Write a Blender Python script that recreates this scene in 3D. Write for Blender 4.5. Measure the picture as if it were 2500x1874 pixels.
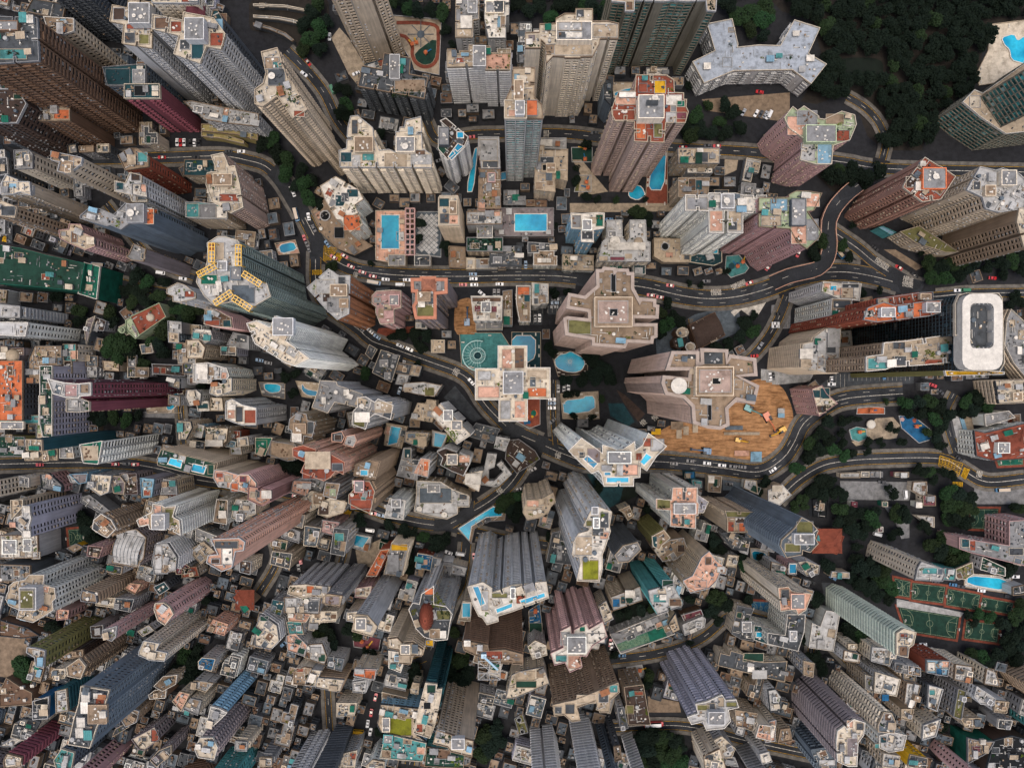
import bpy, math, random
from mathutils import Vector
from mathutils.geometry import tessellate_polygon

for o in list(bpy.data.objects):
    bpy.data.objects.remove(o)
SC = bpy.context.scene
COL = SC.collection
# ---------------------------------------------------------------- camera
HC = 460.0            # camera height above the streets
PX = 0.2366           # metres of street per photo pixel
CX, CY = 1250.0, 937.0
cam = bpy.data.cameras.new('camera')
cam.sensor_width = 36.0
cam.lens = 36.0 * HC / (2500 * PX)
cam.clip_start = 1.0
cam.clip_end = 5000.0
camo = bpy.data.objects.new('camera', cam)
camo.location = (0, 0, HC)
camo.rotation_euler = (0, 0, 0)
COL.objects.link(camo)
SC.camera = camo
# ---------------------------------------------------------------- sky, sun, exposure (overcast day)
SUN_EL, SUN_AZ = math.radians(83), math.radians(200)
world = bpy.data.worlds.new('World')
SC.world = world
world.use_nodes = True
nt = world.node_tree
sky = nt.nodes.new('ShaderNodeTexSky')
sky.sky_type = 'NISHITA'
sky.sun_disc = False
sky.sun_elevation = SUN_EL
sky.sun_rotation = SUN_AZ
sky.air_density = 0.8
sky.dust_density = 5.0
sky.ozone_density = 1.0
nt.links.new(sky.outputs[0], nt.nodes['Background'].inputs[0])
nt.nodes['Background'].inputs[1].default_value = 0.15
sun = bpy.data.lights.new('sun', 'SUN')
sun.energy = 0.6
sun.angle = math.radians(45)
sun.color = (1.0, 0.93, 0.83)
suno = bpy.data.objects.new('sun', sun)
suno.rotation_euler = (math.radians(90) - SUN_EL, 0, math.radians(180) - SUN_AZ)
COL.objects.link(suno)
SC.view_settings.view_transform = 'Standard'
SC.view_settings.look = 'None'
SC.view_settings.exposure = 0.58
SC.view_settings.gamma = 1.0
SC.cycles.max_bounces = 4
SC.cycles.diffuse_bounces = 1
SC.cycles.glossy_bounces = 2
SC.cycles.transmission_bounces = 2
SC.cycles.use_denoising = True
CITY = r"""
C 0 0
-260 150 320 165 335 525 -260 560|=335 525 1240 1130|brown l1 dgrey|huge brown slab tower with a teal roof terrace at the top left corner|t teal 0 430 235 515;r brown 3 -60 180 150 260;s teal 165 110 225 190;s white 232 135 282 195;g 60 440 180 470
960 185 980 55 1110 80 1120 10 1320 30 1310 415 1065 375 1080 210|=1300 415 1820 905|lgrey g1 cream|grey twin tower topped by grey lift houses beside a red pyramid roof|r lgrey 6 1110 25 1290 200;d 1145 125 17;d 1205 135 18;t dbrown 985 75 1080 175;t dgrey 1085 290 1165 370;t olive 1205 300 1290 385;t brick 1100 215 1300 255
+1325 250 1330 140 1590 190 1600 120 1760 150 1850 170 1945 300 1910 425 1785 400 1730 545 1515 470 1560 310|=1730 545 2190 1100|g1 cream|r lgrey 6 1595 155 1760 340;t brick 1820 290 1930 400;t dteal 1660 385 1760 510;t brown 1345 160 1460 250;t dgrey 1560 350 1640 430;t brick 1480 190 1570 280
390 155 635 170 635 270 545 300 420 250|70|beige g tan|cream rooftop terrace with a blue awning behind the brown slab tower|t blue 518 165 575 185;s lgrey 490 200 540 290
900 590 1260 560 1260 740 940 740|50|slate g dteal|slate block with a flooded teal roof beside the red lattice block|t dteal 915 600 1125 735;r grey 3 1145 600 1250 715;s white 1185 575 1230 615;t brown 1185 535 1255 565
1085 735 1380 735 1385 850 1085 850|=1085 850 1480 1120|maroon w dteal|dark red block whose front is a lattice of pale windows|t black 1165 745 1260 830;s white 1315 745 1365 780;s cream 1315 795 1365 825
220 905 345 830 385 830 430 900 605 950 605 1040 225 1045|46|brown g beige|brown block with orange roof patches below the brown slab tower|t orange 235 920 285 985;s lgrey 288 895 347 985;s lgrey 435 895 490 975;t orange 470 950 600 1030;s white 235 985 340 1025
70 1145 385 1125 390 1195 75 1215|24|dgrey b white|long low shed with a white panelled roof left of the street|t beige 175 1140 255 1205
-200 780 150 780 230 900 150 1060 -200 1060|60|dbrown g dbrown|dark brown tower cut off by the left edge
1255 1100 1290 1100 1290 1155 1360 1155 1365 1240 1255 1240|=1365 1240 1465 1300|cream p dgrey|small cream block with a pale parapet beside the parking deck|
740 450 1115 480 1115 575 880 575|12|slate x slate|low slate grey shed roof between the brown tower and the grey twins|
1590 40 1745 40 1750 130 1590 140|80|lgrey p cream|tower with a dark red pyramid roof behind the grey twins|h maroon 6 1590 42 1745 135
1300 -60 1700 -60 1705 30 1320 25|88|cream p cream|pale yellow rooftop at the very top behind the grey twins|
1850 100 1880 100 1930 190 1900 330 1830 180|82|dgrey g dteal|narrow grey tower right of the grey twins|s blue 1850 170 1920 260
130 1305 250 1300 285 1330 285 1455 140 1460|=285 1455 700 1610|cream p1 grey|pale grey slab tower at the left edge with a cluttered roof|
455 1315 715 1370 705 1420 600 1500 510 1480 530 1400 455 1385|86|beige p tan|beige slab tower with a plain tan flank left of the street|t beige 640 1370 710 1435;r beige 3 560 1420 610 1490;t dgrey 515 1350 600 1390
1030 1350 1120 1290 1190 1290 1285 1360 1285 1440 1180 1455 1090 1470|=1285 1440 1690 1600|brick p tan|brownish tower with a bright teal rooftop pool deck|t teal 1195 1320 1275 1400;s beige 1100 1340 1170 1420
1600 1385 1850 1385 1855 1520 1595 1515|18|cream p dteal|low flat dark roof with a pale rim beside the pink cruciform tower|r cream 2 1708 1430 1742 1460
1835 1350 1930 1330 1980 1450 2030 1440 2070 1600 2100 1790 2000 1840 1840 1740 1790 1600 1800 1500 1890 1490|=2030 1700 2212 1950|rose g1 cream|tall pink cruciform tower with cream roof left of the bending road|r beige 4 1840 1500 2000 1600;t beige 1860 1360 1950 1470;t brick 1900 1680 2060 1740
1000 1570 1090 1590 1130 1500 1220 1520 1220 1640 1270 1660 1270 1740 1150 1740 1130 1680 1000 1650|62|lgrey g1 lgrey|pale grey tower of many roof levels left of the street|t dteal 1010 1580 1070 1640;t dbrown 1140 1500 1210 1560;t slate 1180 1640 1260 1730
20 1590 60 1520 160 1560 165 1610 290 1610 290 1680 20 1680|70|beige p1 cream|beige tower with a red roof box at the left edge|t brick 230 1610 290 1680
-40 1380 60 1370 70 1500 -40 1520|40|dgrey g dgrey||
590 1260 660 1250 670 1320 600 1330|16|dgrey p beige||
690 1270 810 1265 810 1310 695 1315|15|grey p tan||
850 1255 945 1250 945 1310 850 1315|16|dgrey p cream||
G 900 340 1250 420 1330 250 980 120|100|dgrey l1 dgrey|tall dark tower with ochre balconies running off the top edge|
G 600 380 880 440 900 330 650 290|40|dgrey g dgrey||
1745 1075 1900 1075 2050 1095 2230 1140 2230 1215 2050 1165 1745 1135|11|khaki x khaki|long curved khaki footbridge roof below the grey twins|
1745 1142 1900 1150 2110 1220 2110 1245 1900 1195 1745 1180|7|khaki x khaki|lower curved khaki canopy beside the parking deck|
1600 885 1660 880 1900 930 2230 990 2230 1090 1960 1060 1780 1030|26|lgrey g lgrey|pale sloping podium block at the foot of the grey twins|
C 625 0
-20 135 200 150 330 175 410 205 400 222 320 195 190 170 -20 155|4|dgrey x grey|upper curved retaining wall on the dark slope|
-20 205 120 235 260 290 330 350 310 360 240 310 110 255 -20 225|5|dgrey x grey|lower curved retaining wall on the dark slope|
-20 40 250 50 450 90 450 104 250 66 -20 56|4|dgrey x grey|highest retaining wall on the dark slope|
G 960 580 1110 560 1290 470 1160 180 800 300|120|beige g1 beige|tall beige tower with a brown flank beside the round playground|
55 460 185 425 270 690 320 730 440 950 320 1020 190 830 60 920 0 900 0 780 70 730 95 640|=440 950 770 1500|beige w1 cream|slanting cream tower with planted roof terraces beside the hillside road|t tan 80 500 200 600;d 130 650 30;t dgrey 110 600 250 740;g 180 730 310 830;t brick 330 960 420 1010;t teal 150 540 220 590;g 270 830 360 890
890 745 925 580 1090 610 1115 470 1330 510 1320 650 1480 680 1450 850|=1450 850 1500 1050|dgrey l1 dgrey|dark grey block with a gridded roof garden beside the round playground|r lgrey 3 1155 470 1240 680;g 1190 670 1470 690;g 1180 780 1450 840;t tan 1200 690 1460 800;s teal 1240 510 1290 560;s green 1240 560 1270 630
1735 -60 1920 -60 1920 165 1870 170 1865 320 1730 320|=1865 320 1880 450|lgrey v1 grey|narrow grey tower with a white roof slab at the top|t beige 1735 250 1860 315;s white 1770 140 1865 240;r lgrey 3 1830 0 1910 110
1980 -60 2180 -60 2180 130 2155 135 2150 325 2015 325 1980 160|=2150 325 2160 460|lgrey v1 white|narrow grey tower with a pale blue roof beside its twin|t blue 2085 145 2110 240;t tan 2115 145 2150 240;r cream 3 1985 10 2140 110;t dgrey 2060 15 2150 100
1655 445 1840 450 1845 400 2020 410 2020 465 2200 470 2190 605 1985 605 1985 570 1655 580|=1655 580 1720 890|lgrey b1 beige|grey block with banded blue windows and peach roof terraces|r lgrey 4 1875 395 1985 570;t peach 1990 470 2195 600;g 2010 585 2180 600;g 2175 475 2195 600;s blue 1775 460 1835 480
825 1015 880 1010 1005 1110 1010 1180 1060 1310 1150 1300 1215 1330 1215 1150 1245 1150 1250 1110 1290 1110 1300 1050 1420 1020 1430 1290 1510 1340 1510 1445 735 1440 725 1310 790 1290 800 1110|=1510 1445 1620 1656|cream l1 cream|cream four winged tower with drum shaped balconies above the long pool|r beige 4 850 1180 1010 1310;r cream 5 1210 1180 1370 1310;d 1285 1260 28;t dteal 735 1320 825 1400;t lgrey 830 1340 905 1440;t teal 920 1330 1020 1390;g 940 1400 1060 1430;t beige 1115 1330 1300 1440;t dgrey 830 1040 880 1160;t lgrey 1340 1340 1510 1420;s blue 1315 1100 1355 1160
1600 1050 1640 1030 1830 1190 1800 1260 1660 1380 1580 1290 1580 1100 1690 1130|=1660 1380 1610 1620|lgrey w1 dbrown|grey tower with a tilted turquoise pool on its roof|r dgrey 5 1580 1100 1665 1250;P 1665 1355 1745 1245 1800 1270 1690 1380;p 1740 1145 1790 1190
1925 1190 2095 1190 2105 1450 1950 1450 1945 1340 1925 1340|22|pink g lgrey|narrow pink rimmed block beside the long thin pool|t dgrey 1960 1395 2090 1450;t lgrey 1935 1210 2085 1390
1930 1460 2105 1460 2110 1800 1925 1800 1930 1530 1950 1500|20|pink g tan|long pink rimmed block below its grey topped neighbour|
2155 880 2212 880 2212 905 2330 915 2330 1020 2155 1020|=2155 1020 2155 1560|steel k1 beige|tall slim tower with teal glass and an orange roof terrace|r beige 5 2230 690 2310 860;r lgrey 4 2240 870 2320 990;t orange 2340 870 2430 1000
+2160 880 2220 750 2230 600 2400 600 2395 850 2460 910 2470 1020 2160 1020|=2460 1020 2410 1530|k1 beige|t blue 2230 640 2280 750
560 1610 690 1530 880 1640 925 1720 850 1770 920 1940 815 2006 735 1896 700 1896 600 1726|=815 2006 905 2096|white p1 white|white tower with slanted plan standing on the dark curved podium|t dteal 690 1690 765 1780;t dgrey 740 1670 800 1740;t orange 760 1860 900 1990;g 860 1900 915 1930;t dteal 790 1640 880 1700
C 1250 0
120 295 240 290 245 220 380 215 385 170 455 130 550 130 555 90 690 90 690 195 835 195 915 215 910 335 755 335 745 385 690 490 590 490 585 500 460 500 455 490 350 485 300 540 295 385 245 335 240 415 120 415|=910 335 745 870|cream g2 cream|broad cream stepped tower with small balconies in the top middle|r cream 6 385 185 690 345;t lgrey 400 195 600 265;t dgrey 400 280 465 335;t white 470 280 605 330;t beige 365 385 690 480;t beige 700 215 905 325;g 130 380 235 412;t mauve 140 305 200 360
900 -330 1780 -330 1750 95 1690 90 1680 0 1500 10 1380 0 1310 10 1050 0 1045 95 985 95 985 20 870 10|=985 95 835 650|bronze k2 beige|wide teal glazed slab tower cut off by the top edge|t brown 990 20 1040 90;g 1690 20 1745 90
1690 215 1895 175 1945 390 1935 420 2130 400 2320 405 2440 185 2650 250 2550 470 2705 560 2580 720 2420 600 1910 610 1660 715 1565 540 1760 445|=1660 715 1590 830|lgrey l cool|pale grey winged building shaped like a propeller at the forest edge|t cool 1820 500 1900 580
1065 800 1075 660 1330 660 1390 700 1395 810 1475 815 1475 870 1500 870 1495 930 1515 970 1490 1060 1320 1060 1305 1230 1060 1220 1060 1050 895 1045 865 990 865 950 900 850 925 800|=1060 1220 820 1640|rose g2 brick|tall pinkish beige tower with orange roof terraces above the kidney pool|r cream 8 1095 820 1315 1020;d 1240 840 28;t peach 895 835 1065 905;t brick 870 955 1060 1040;t orange 1075 1060 1150 1200;t olive 1225 1070 1295 1190;t yellow 1230 700 1325 810;s white 930 800 1065 835;t brick 1090 725 1165 800;t white 1330 825 1465 910;t green 1425 875 1490 925;t maroon 1420 975 1505 1030;t lgrey 1330 975 1420 1060;s dgrey 1165 870 1260 905
800 725 865 725 850 905 800 850|30|slate b dgrey|curved slate podium with a dark roof strip between tall towers|
10 640 110 640 110 605 180 605 185 800 10 800|90|peach c lgrey||
235 1200 465 1200 465 1290 235 1280|14|dgrey p lgrey|small dark block with a white shed roof beside the upper road|s white 240 1210 345 1260
235 1260 275 1260 275 1305 425 1305 425 1295 480 1295 475 1560 365 1535 370 1656 200 1640 200 1430 235 1330|=475 1560 455 1640|beige p beige|stepped beige block with a tan flat roof left of the chequered courtyard|r beige 3 300 1410 375 1490;t dgrey 245 1360 360 1410;t black 265 1425 295 1475
1435 1285 1790 1285 1785 1410 1440 1410|26|beige p beige|beige block with a brown stained roof and green shed by the pool|s dgreen 1590 1320 1640 1410;t dgrey 1640 1320 1690 1400
1515 1440 1730 1440 1730 1495 1515 1495|16|grey p white||
1440 1540 1700 1540 1690 1700 1440 1700|26|beige p tan|beige block with a brown stained roof above the white winged tower|t brown 1525 1545 1585 1650;t dteal 1585 1560 1640 1640
C 1875 0
210 930 250 965 305 925 430 1010 430 1030 480 1040 630 970 740 1000 755 1080 700 1210 555 1260 540 1420 410 1420 275 1380 310 1200 180 1110 140 1020|=540 1420 300 1656|pink p1 pgreen|pink and pale green tower with a bright blue roof terrace|t blue 425 1245 550 1415;t peach 165 1010 340 1170;t grey 250 960 420 1080;r pgreen 5 330 1080 590 1225;t brick 590 1130 700 1220;t tan 500 990 650 1070;t lgrey 285 1240 400 1390;g 590 1050 640 1080;g 380 1260 420 1300
1690 885 1780 790 1850 820 2330 480 2500 560 2500 1100 2050 1150 1840 1010|31|bronze k beige|large bronze and teal glazed building at the right edge|t cream 1740 830 1830 930
+2300 560 2492 842 3000 600 2800 300|75|k beige|
1180 1590 1350 1370 1460 1440 1490 1450 1605 1530 1560 1600 1480 1720 1330 1740 1170 1620|=1170 1640 640 1850|rustb g2 brick|rust brown tower with terracotta roof at the right side|r orange 4 1340 1450 1540 1630;d 1460 1520 28;s white 1320 1395 1360 1430;s white 1280 1570 1390 1640;t dbrown 1190 1530 1330 1620
1830 1450 1960 1480 2020 1460 2160 1510 2212 1560 2260 1600 2200 1800 1990 1830 1880 1800 1850 1700 1720 1640|=1880 1800 1250 1950|beige g2 lgrey|beige tower with a pale cluttered roof beside the rust brown tower|r cream 4 2020 1470 2150 1600;s lgrey 1910 1490 1970 1560;t dgrey 1770 1570 1830 1640;r beige 3 1880 1600 1970 1690
C 0 468
-60 100 20 90 145 140 130 220 0 200 -60 200|70|tan v cream|tan slab tower with a grey roof at the left edge|t dgrey 20 130 135 205
30 -80 260 -80 270 30 180 0 120 20 30 10|72|beige p1 cream||
520 340 600 330 610 285 700 290 720 330 715 360 820 405 820 470 740 500 600 440 530 400|=740 500 1100 570|pink g1 beige|beige and pink slab tower with a sawtooth roof rim|t brown 620 345 670 440;t grey 530 345 575 385;s cream 750 395 810 450
700 210 780 140 870 150 990 200 1090 100 1240 135 1215 270 1120 280 1050 330 960 290 930 300 700 235|=1215 270 1760 560|slate x grey|dark slab tower with a big white dish on its roof|r grey 4 1090 105 1240 265;d 1120 180 33;g 1000 220 1030 300;t orange 1260 150 1330 280;d 1265 160 8
1250 150 1360 160 1370 250 1250 280|60|slate v orange|slab tower whose small roof is painted orange|g 1330 170 1380 250
1150 -60 1260 -60 1270 45 1150 20|66|lgrey g white||
1610 95 1720 95 1960 120 1965 230 1725 230 1610 220|30|beige p teal|low block with a mint green and grey panelled roof|t teal 1615 105 1720 220;t grey 1730 110 1870 225;t white 1870 130 1960 225
1120 545 1160 455 1260 500 1240 600 1140 590 1100 560|=1250 600 1650 720|mauve p1 grey|mauve slab tower with a narrow two part roof|t dgrey 1225 535 1255 580
1805 600 1810 445 1880 400 1950 400 2050 430 2060 440 2085 640 2100 720 2212 770 2300 800 2330 900 2212 970 2170 1010 2010 940 1860 970 1780 900 1710 780 1720 740 1780 700|=2170 1010 2720 1110|frame k2 lgrey|dark glass tower ringed by yellow steel frames on its roof|Y 1805 445 1855 608;Y 2035 460 2085 638;Z 1710 720 1860 640;Z 2100 705 2250 800;Z 1855 965 2000 870;Z 2015 915 2165 1010;t beige 1865 440 1940 590;r lgrey 3 1880 600 1960 680;r slate 3 1990 650 2080 760;t green 1740 720 1880 800;d 1935 600 25;s white 1840 840 1890 890;t slate 2010 810 2200 960
1450 840 1540 790 1600 810 1690 880 1690 920 1560 950 1500 945 1500 900 1450 880|=1560 950 1950 1020|lgrey p1 lgrey|pale grey narrow tower with a red and white roof stair|t brick 1600 860 1680 910
1130 1080 1380 960 1440 1080 1210 1240|12|pgreen x brick|pale green mosque hall with a terracotta roof and a central dome|D 1295 1085 35
+1090 1110 1150 1085 1230 1230 1175 1270 1090 1190|10|x pgreen|
+1030 1170 1090 1140 1150 1220 1100 1240|8|x pgreen|M 1050 1195 22
750 1320 820 1080 760 1110 740 1200|14|dgrey p mauve||
830 1085 920 1120 900 1200 800 1190|12|grey p dbrown||
0 1465 195 1465 195 1656 195 1970 0 1970|26|dgrey g orange|flat building with a large bright orange roof at the left edge|r cream 2 5 1985 200 2050
0 1330 60 1330 60 1350 215 1350 215 1410 180 1410 170 1460 0 1460|24|mauve x brown|brown deck carrying a white folded dome beside the orange roof|D 105 1415 60
300 1330 540 1330 540 1500 350 1500 350 1656 250 1656 250 1450|22|tan x tan|wide tan tiled deck between the orange roof and the white school|
555 1320 660 1320 660 1460 555 1460|20|cream p teal||
565 1465 620 1465 620 1565 565 1565|22|lilac p dbrown||
355 1510 450 1510 450 2110 380 2110 355 2000|=450 2050 790 1950|lilac g dgreen|pale lilac school block with a dark green roof strip|
1680 1490 1800 1480 1960 1530 1980 1590 1930 1656 1680 1640|40|white g lgrey|white rounded corner block with a pale panelled roof|s white 1700 1490 1790 1570
1780 1020 1860 1020 1990 1090 2000 1170 1860 1160 1770 1140|=2000 1170 2212 1200|pink b brown|pink slatted block with blue and red roof patches|t blue 1790 1025 1850 1080;s blue 1765 1065 1825 1110;t brick 1775 1110 1900 1155;t dteal 1930 1110 2000 1165
1670 1230 1690 1190 1820 1200 1840 1270 1770 1310 1660 1270|34|grey g white||
1620 1290 1720 1290 1770 1350 1750 1430 1620 1430|38|beige v1 cream||
1990 1280 2020 1220 2150 1250 2150 1360 1970 1320|20|lgrey g grey|boxy grey block with a rooftop pit behind the white winged slab|t dgrey 2050 1240 2130 1300
890 1460 1030 1470 1030 1550 900 1540|9|beige x beige||
1320 1490 1600 1500 1600 1590 1330 1570|10|maroon p dbrown||
1210 1320 1310 1310 1330 1390 1230 1400|8|dgrey x slate||
G 0 1000 590 1060 590 1140 0 1130|45|lgrey l lgrey|grey slab block with scalloped balconies at the left edge|
G 0 1180 700 1190 680 1290 0 1260|50|white p lgrey|pale grey slab block with one row of small windows|
-60 455 180 490 440 560 740 620 700 860 400 830 -60 790|30|green x dgreen|large site wrapped in dark green netting at the left edge|t brick 365 710 430 760
735 610 870 650 840 930 680 880|26|green x green|small annex under green netting with white bars on its roof|s white 765 680 772 720;s white 780 685 787 725;s white 750 735 757 770;s white 772 740 780 775
C 625 468
480 170 590 70 720 260 830 350 1010 470 850 550 700 490 560 350|6|dgrey x tan|dark curved podium with a spiral ramp beside the bending road|R 600 210 45;t black 680 310 760 400
1035 165 1290 165 1290 640 1145 640 1145 610 1035 590|6|beige x peach|peach paved deck around a long two tone pool|p 1085 205 1235 490
1145 545 1290 545 1290 640 1145 640|9|beige x grey|grey pavilion roof below the long two tone pool|
1370 550 1505 550 1505 640 1370 640|9|cream x dgrey|dark pavilion roof below the diamond paved plaza|
1580 60 1590 40 1740 40 1750 290 1580 285|=1750 290 1785 440|beige b cream|slim beige tower with shaded roof bays above the main road|t dteal 1585 60 1668 130;t dgrey 1590 190 1670 275;t peach 1670 205 1745 280;r beige 3 1670 80 1735 190
1820 175 2125 170 2125 280 1820 285|24|lgrey x lgrey|long plain pale grey flat roof beside the slim beige tower|
1915 285 2040 285 2040 395 1915 395|18|grey g grey||
1825 400 2130 400 2130 515 1825 510|16|beige p dgreen|block with a roof covered in planters near the main road|g 1840 410 2120 500
1815 570 1895 570 1895 670 1815 670|7|beige x cream||
1900 580 2085 575 2085 665 1900 665|8|grey x grey||
2090 565 2160 565 2160 665 2090 665|8|beige x tan||
1665 470 1810 480 1810 660 1670 655|5|tan x tan|brown tiled podium deck at the foot of the slim beige tower|
1350 760 1430 760 1430 745 1545 745 1545 760 1645 760 1645 870 1550 880 1550 1090 1385 1090 1365 990 1390 950 1390 860 1355 860|=1550 1090 1655 1180|mauve v1 grey|mauve tower with bright orange roof rims and a stepped orange pyramid|W salmon .8;h salmon 7 1430 748 1545 858;t grey 1375 770 1425 850;t grey 1555 770 1600 850;r tan 4 1395 865 1505 945;t olive 1395 975 1545 1080
450 830 630 675 720 735 810 730 800 1050 705 1100 600 1000|=810 730 1035 880|rust g1 lgrey|rust brick tower with a pale kite shaped roof at the junction|r beige 4 640 800 785 900;t lgrey 520 760 680 880;t dgrey 715 740 770 795;t dbrown 580 880 640 950;t grey 620 920 720 1040;r tan 2 720 925 795 1000
1010 900 1045 865 1190 855 1250 860 1250 1000 1190 1010 1190 1130 1080 1140 1040 1040 1045 990 1010 970|=1190 1130 1290 1175|pink g1 pink|small pink tower with crenellated roof levels beside the orange pyramid|r pink 3 1150 890 1235 980;t grey 1020 915 1080 960;t tan 1060 1010 1100 1090;s pink 1110 1030 1185 1090
1860 905 2125 905 2120 1110 1885 1110|28|lgrey p white|white stepped block beside the small rust coloured building site|t brown 1870 915 2115 950;r white 3 1945 950 2030 1040;t maroon 1890 985 1940 1035;t maroon 2035 990 2080 1040
1900 1110 2130 1110 2130 1190 1900 1190|10|lgrey x grey||
2135 860 2212 850 2212 1150 2135 1150|14|lgrey p tan||
-70 1140 10 1120 130 1180 170 1080 330 1160 260 1290 460 1440 340 1500 250 1470 0 1310|=460 1440 890 1450|white b2 cream|white ribbed slab tower with a jagged cream roof|r lgrey 4 145 1090 320 1240
1010 1560 1085 1370 1240 1420 1170 1640|14|dgrey p dgrey|low dark block with two rooftop boxes beside the curving road|r grey 3 1070 1450 1140 1510;r grey 2 1110 1560 1160 1620
945 1400 980 1320 1050 1360 1000 1450|10|dgrey x dgrey||
1515 1280 1630 1280 1630 1390 1515 1390|8|grey x beige||
1380 1130 1470 1130 1470 1180 1380 1180|9|grey x lgrey||
C 0 0 1.1302
1077 748 1137 748 1137 795 1187 795 1187 860 1138 860 1138 908 1079 908 1079 862 1028 862 1028 797 1077 797|108|white w cream|white cross shaped tower with peach roof terraces in the middle of the photo|r lgrey 5 1087 802 1130 850;t peach 1085 755 1105 795;t brown 1112 752 1132 795;t peach 1033 835 1078 858;t lgrey 1033 802 1060 820;t orange 1140 838 1180 856;t beige 1140 800 1180 818;t lgrey 1082 866 1102 904;t peach 1112 866 1134 902
C 1250 468
-150 140 360 140 360 385 -150 385|7|mauve x mauve|mauve tiled deck around a plain turquoise pool|p 25 195 300 340
190 535 235 535 235 515 360 515 360 560 385 560 385 635 190 635|14|white p tan|stepped tan roof with three white skylights beside the main road|s white 222 577 253 608;s white 264 577 295 608;s white 304 577 335 608
140 440 380 455 380 510 140 530|12|grey p dgrey||
-190 470 80 470 80 640 -190 640|12|grey p dgrey||
510 190 600 195 735 185 795 190 790 315 700 330 700 435 600 430 600 320 515 315|=700 435 640 555|blue p white|pale blue white rimmed tower with a T shaped roof|t grey 520 205 595 310;t dgrey 605 345 695 410;g 720 205 785 240;t green 725 200 785 300;r white 4 610 240 690 330
440 545 700 555 700 680 440 670|8|white p beige|white podium terrace with potted plants beside the main road|g 450 560 515 640;g 650 600 690 640
820 250 945 250 950 400 990 440 1020 400 1020 250 1150 250 1160 430 1190 440 1190 600 750 600 780 440 820 400|22|cream p lgrey|U shaped cream building with a white swooping roof canopy|s white 830 440 1150 500;d 890 430 45;D 1095 430 40;t maroon 850 565 970 592;r lgrey 2 835 340 900 390
1500 35 1690 40 1700 20 1920 20 2000 40 2190 40 2195 180 1985 180 1985 355 1865 350 1865 160 1825 160 1820 355 1705 350 1700 165 1500 160|=1820 355 1535 550|white g1 lgrey|white and tan winged tower with a satellite dish above a round light well|t grey 1510 50 1690 155;r lgrey 4 1810 20 1920 140;d 1860 75 28;t peach 1710 170 1815 340;t white 2000 45 2185 170;t orange 1990 110 2025 150;t beige 1870 170 1980 340;t dgrey 1870 265 1940 330;g 1865 180 1890 300
1225 400 1540 410 1540 610 1310 610 1225 560|6|beige x beige|beige podium deck with a round black light well|R 1320 475 35
1540 560 1810 470 1810 610 1740 640 1540 610|5|dteal x dteal|dark podium garden with a small blue pool corner|p 1700 490 1775 530
735 685 780 685 790 665 885 670 885 700 900 680 995 680 1000 710 1040 710 1040 840 1100 950 1110 930 1230 940 1230 985 1255 990 1250 1085 1040 1080 1045 1150 1240 1150 1240 1250 1210 1260 1205 1300 990 1290 970 1340 700 1320 700 1270 470 1230 455 1100 480 1090 670 1110 665 1030 480 1000 495 890 630 915 740 820|95|rose b tan|big beige cruciform tower with a square hole in its central block|W pinkgrey .8;r beige 6 715 910 1040 1165;t rose 745 945 1000 1130;t black 845 1015 910 1070;t black 855 710 895 865;t lgrey 745 755 775 785;t olive 490 1110 680 1230
1385 1390 1600 1390 1600 1490 1640 1480 1635 1365 1850 1375 1850 1480 1880 1420 2090 1450 2100 1580 1940 1590 2115 1680 2080 1820 1935 1790 1850 1870 1860 2010 1790 2040 1690 2030 1570 1990 1560 1850 1480 1770 1330 1740 1300 1650 1310 1600 1530 1620 1540 1530 1340 1530|115|rose b tan|big beige cruciform tower with a white dish beside the earthworks|W pinkgrey .8;r beige 6 1590 1510 1915 1760;t rose 1620 1540 1890 1730;t black 1730 1610 1800 1660;d 1440 1675 70;t dgrey 1650 1385 1820 1490;t black 1690 1820 1720 1970
1530 1150 1750 1040 1840 1240 1600 1365|10|brown x brown|brown barrel roofed hall with octagonal turrets below the road bend|B 1535 1152 1748 1045 1835 1238 1603 1360
+1415 1215 1430 1185 1470 1170 1510 1185 1525 1215 1510 1245 1470 1260 1430 1245|13|x cream|D 1470 1215 34
+1495 1340 1508 1312 1540 1300 1570 1312 1582 1340 1570 1368 1540 1380 1508 1368|13|x cream|D 1540 1340 30
+1390 1290 1410 1260 1450 1250 1490 1265 1500 1300 1480 1345 1440 1360 1400 1340|10|x dbrown|
40 815 155 815 155 1120 70 1120 40 960|26|cream p tan|narrow peach roofed block beside the small car park|t orange 50 825 150 890;t dteal 105 870 155 950
175 790 310 800 310 960 255 960 235 980 175 975|30|lgrey p lgrey|narrow white block beside the small car park|t tan 195 850 235 900;t dgrey 190 920 230 970
1050 630 1150 630 1150 715 1050 715|7|white x dteal||
850 635 945 635 945 700 850 700|6|white x green||
C 1875 468
-80 60 180 55 180 30 240 0 330 0 455 20 390 160 330 170 420 300 450 350 430 400 330 490 250 430 190 320 -80 300|=330 490 -100 660|dpink p1 pgreen|pink and pale green tower with a five sided dark roof near the flyover|t blue 20 65 165 165;r dgrey 4 205 60 330 290;t peach 200 290 330 450;t grey 330 240 430 420;t beige -60 210 110 295;g 230 385 290 430;t peach 330 20 440 130
2170 150 2400 130 2500 420 2212 480 2150 260|=2170 150 1510 360|tan g1 cream|tan slab tower with a blank flank at the right edge|
G 1030 395 1180 350 1500 560 1400 560 1150 480|16|beige g olive|curved stepped lattice facade below the rust brown tower|
G 880 340 920 330 1030 380 990 405|10|teal x blue||
475 780 620 800 795 800 780 940 610 920 540 890 465 860|=475 780 180 860|lgrey p white|pale block with a small blue roof pool beside the flyover|p 535 815 590 850;t dgrey 640 785 780 830;t beige 625 830 735 920;g 480 800 510 880
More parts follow.
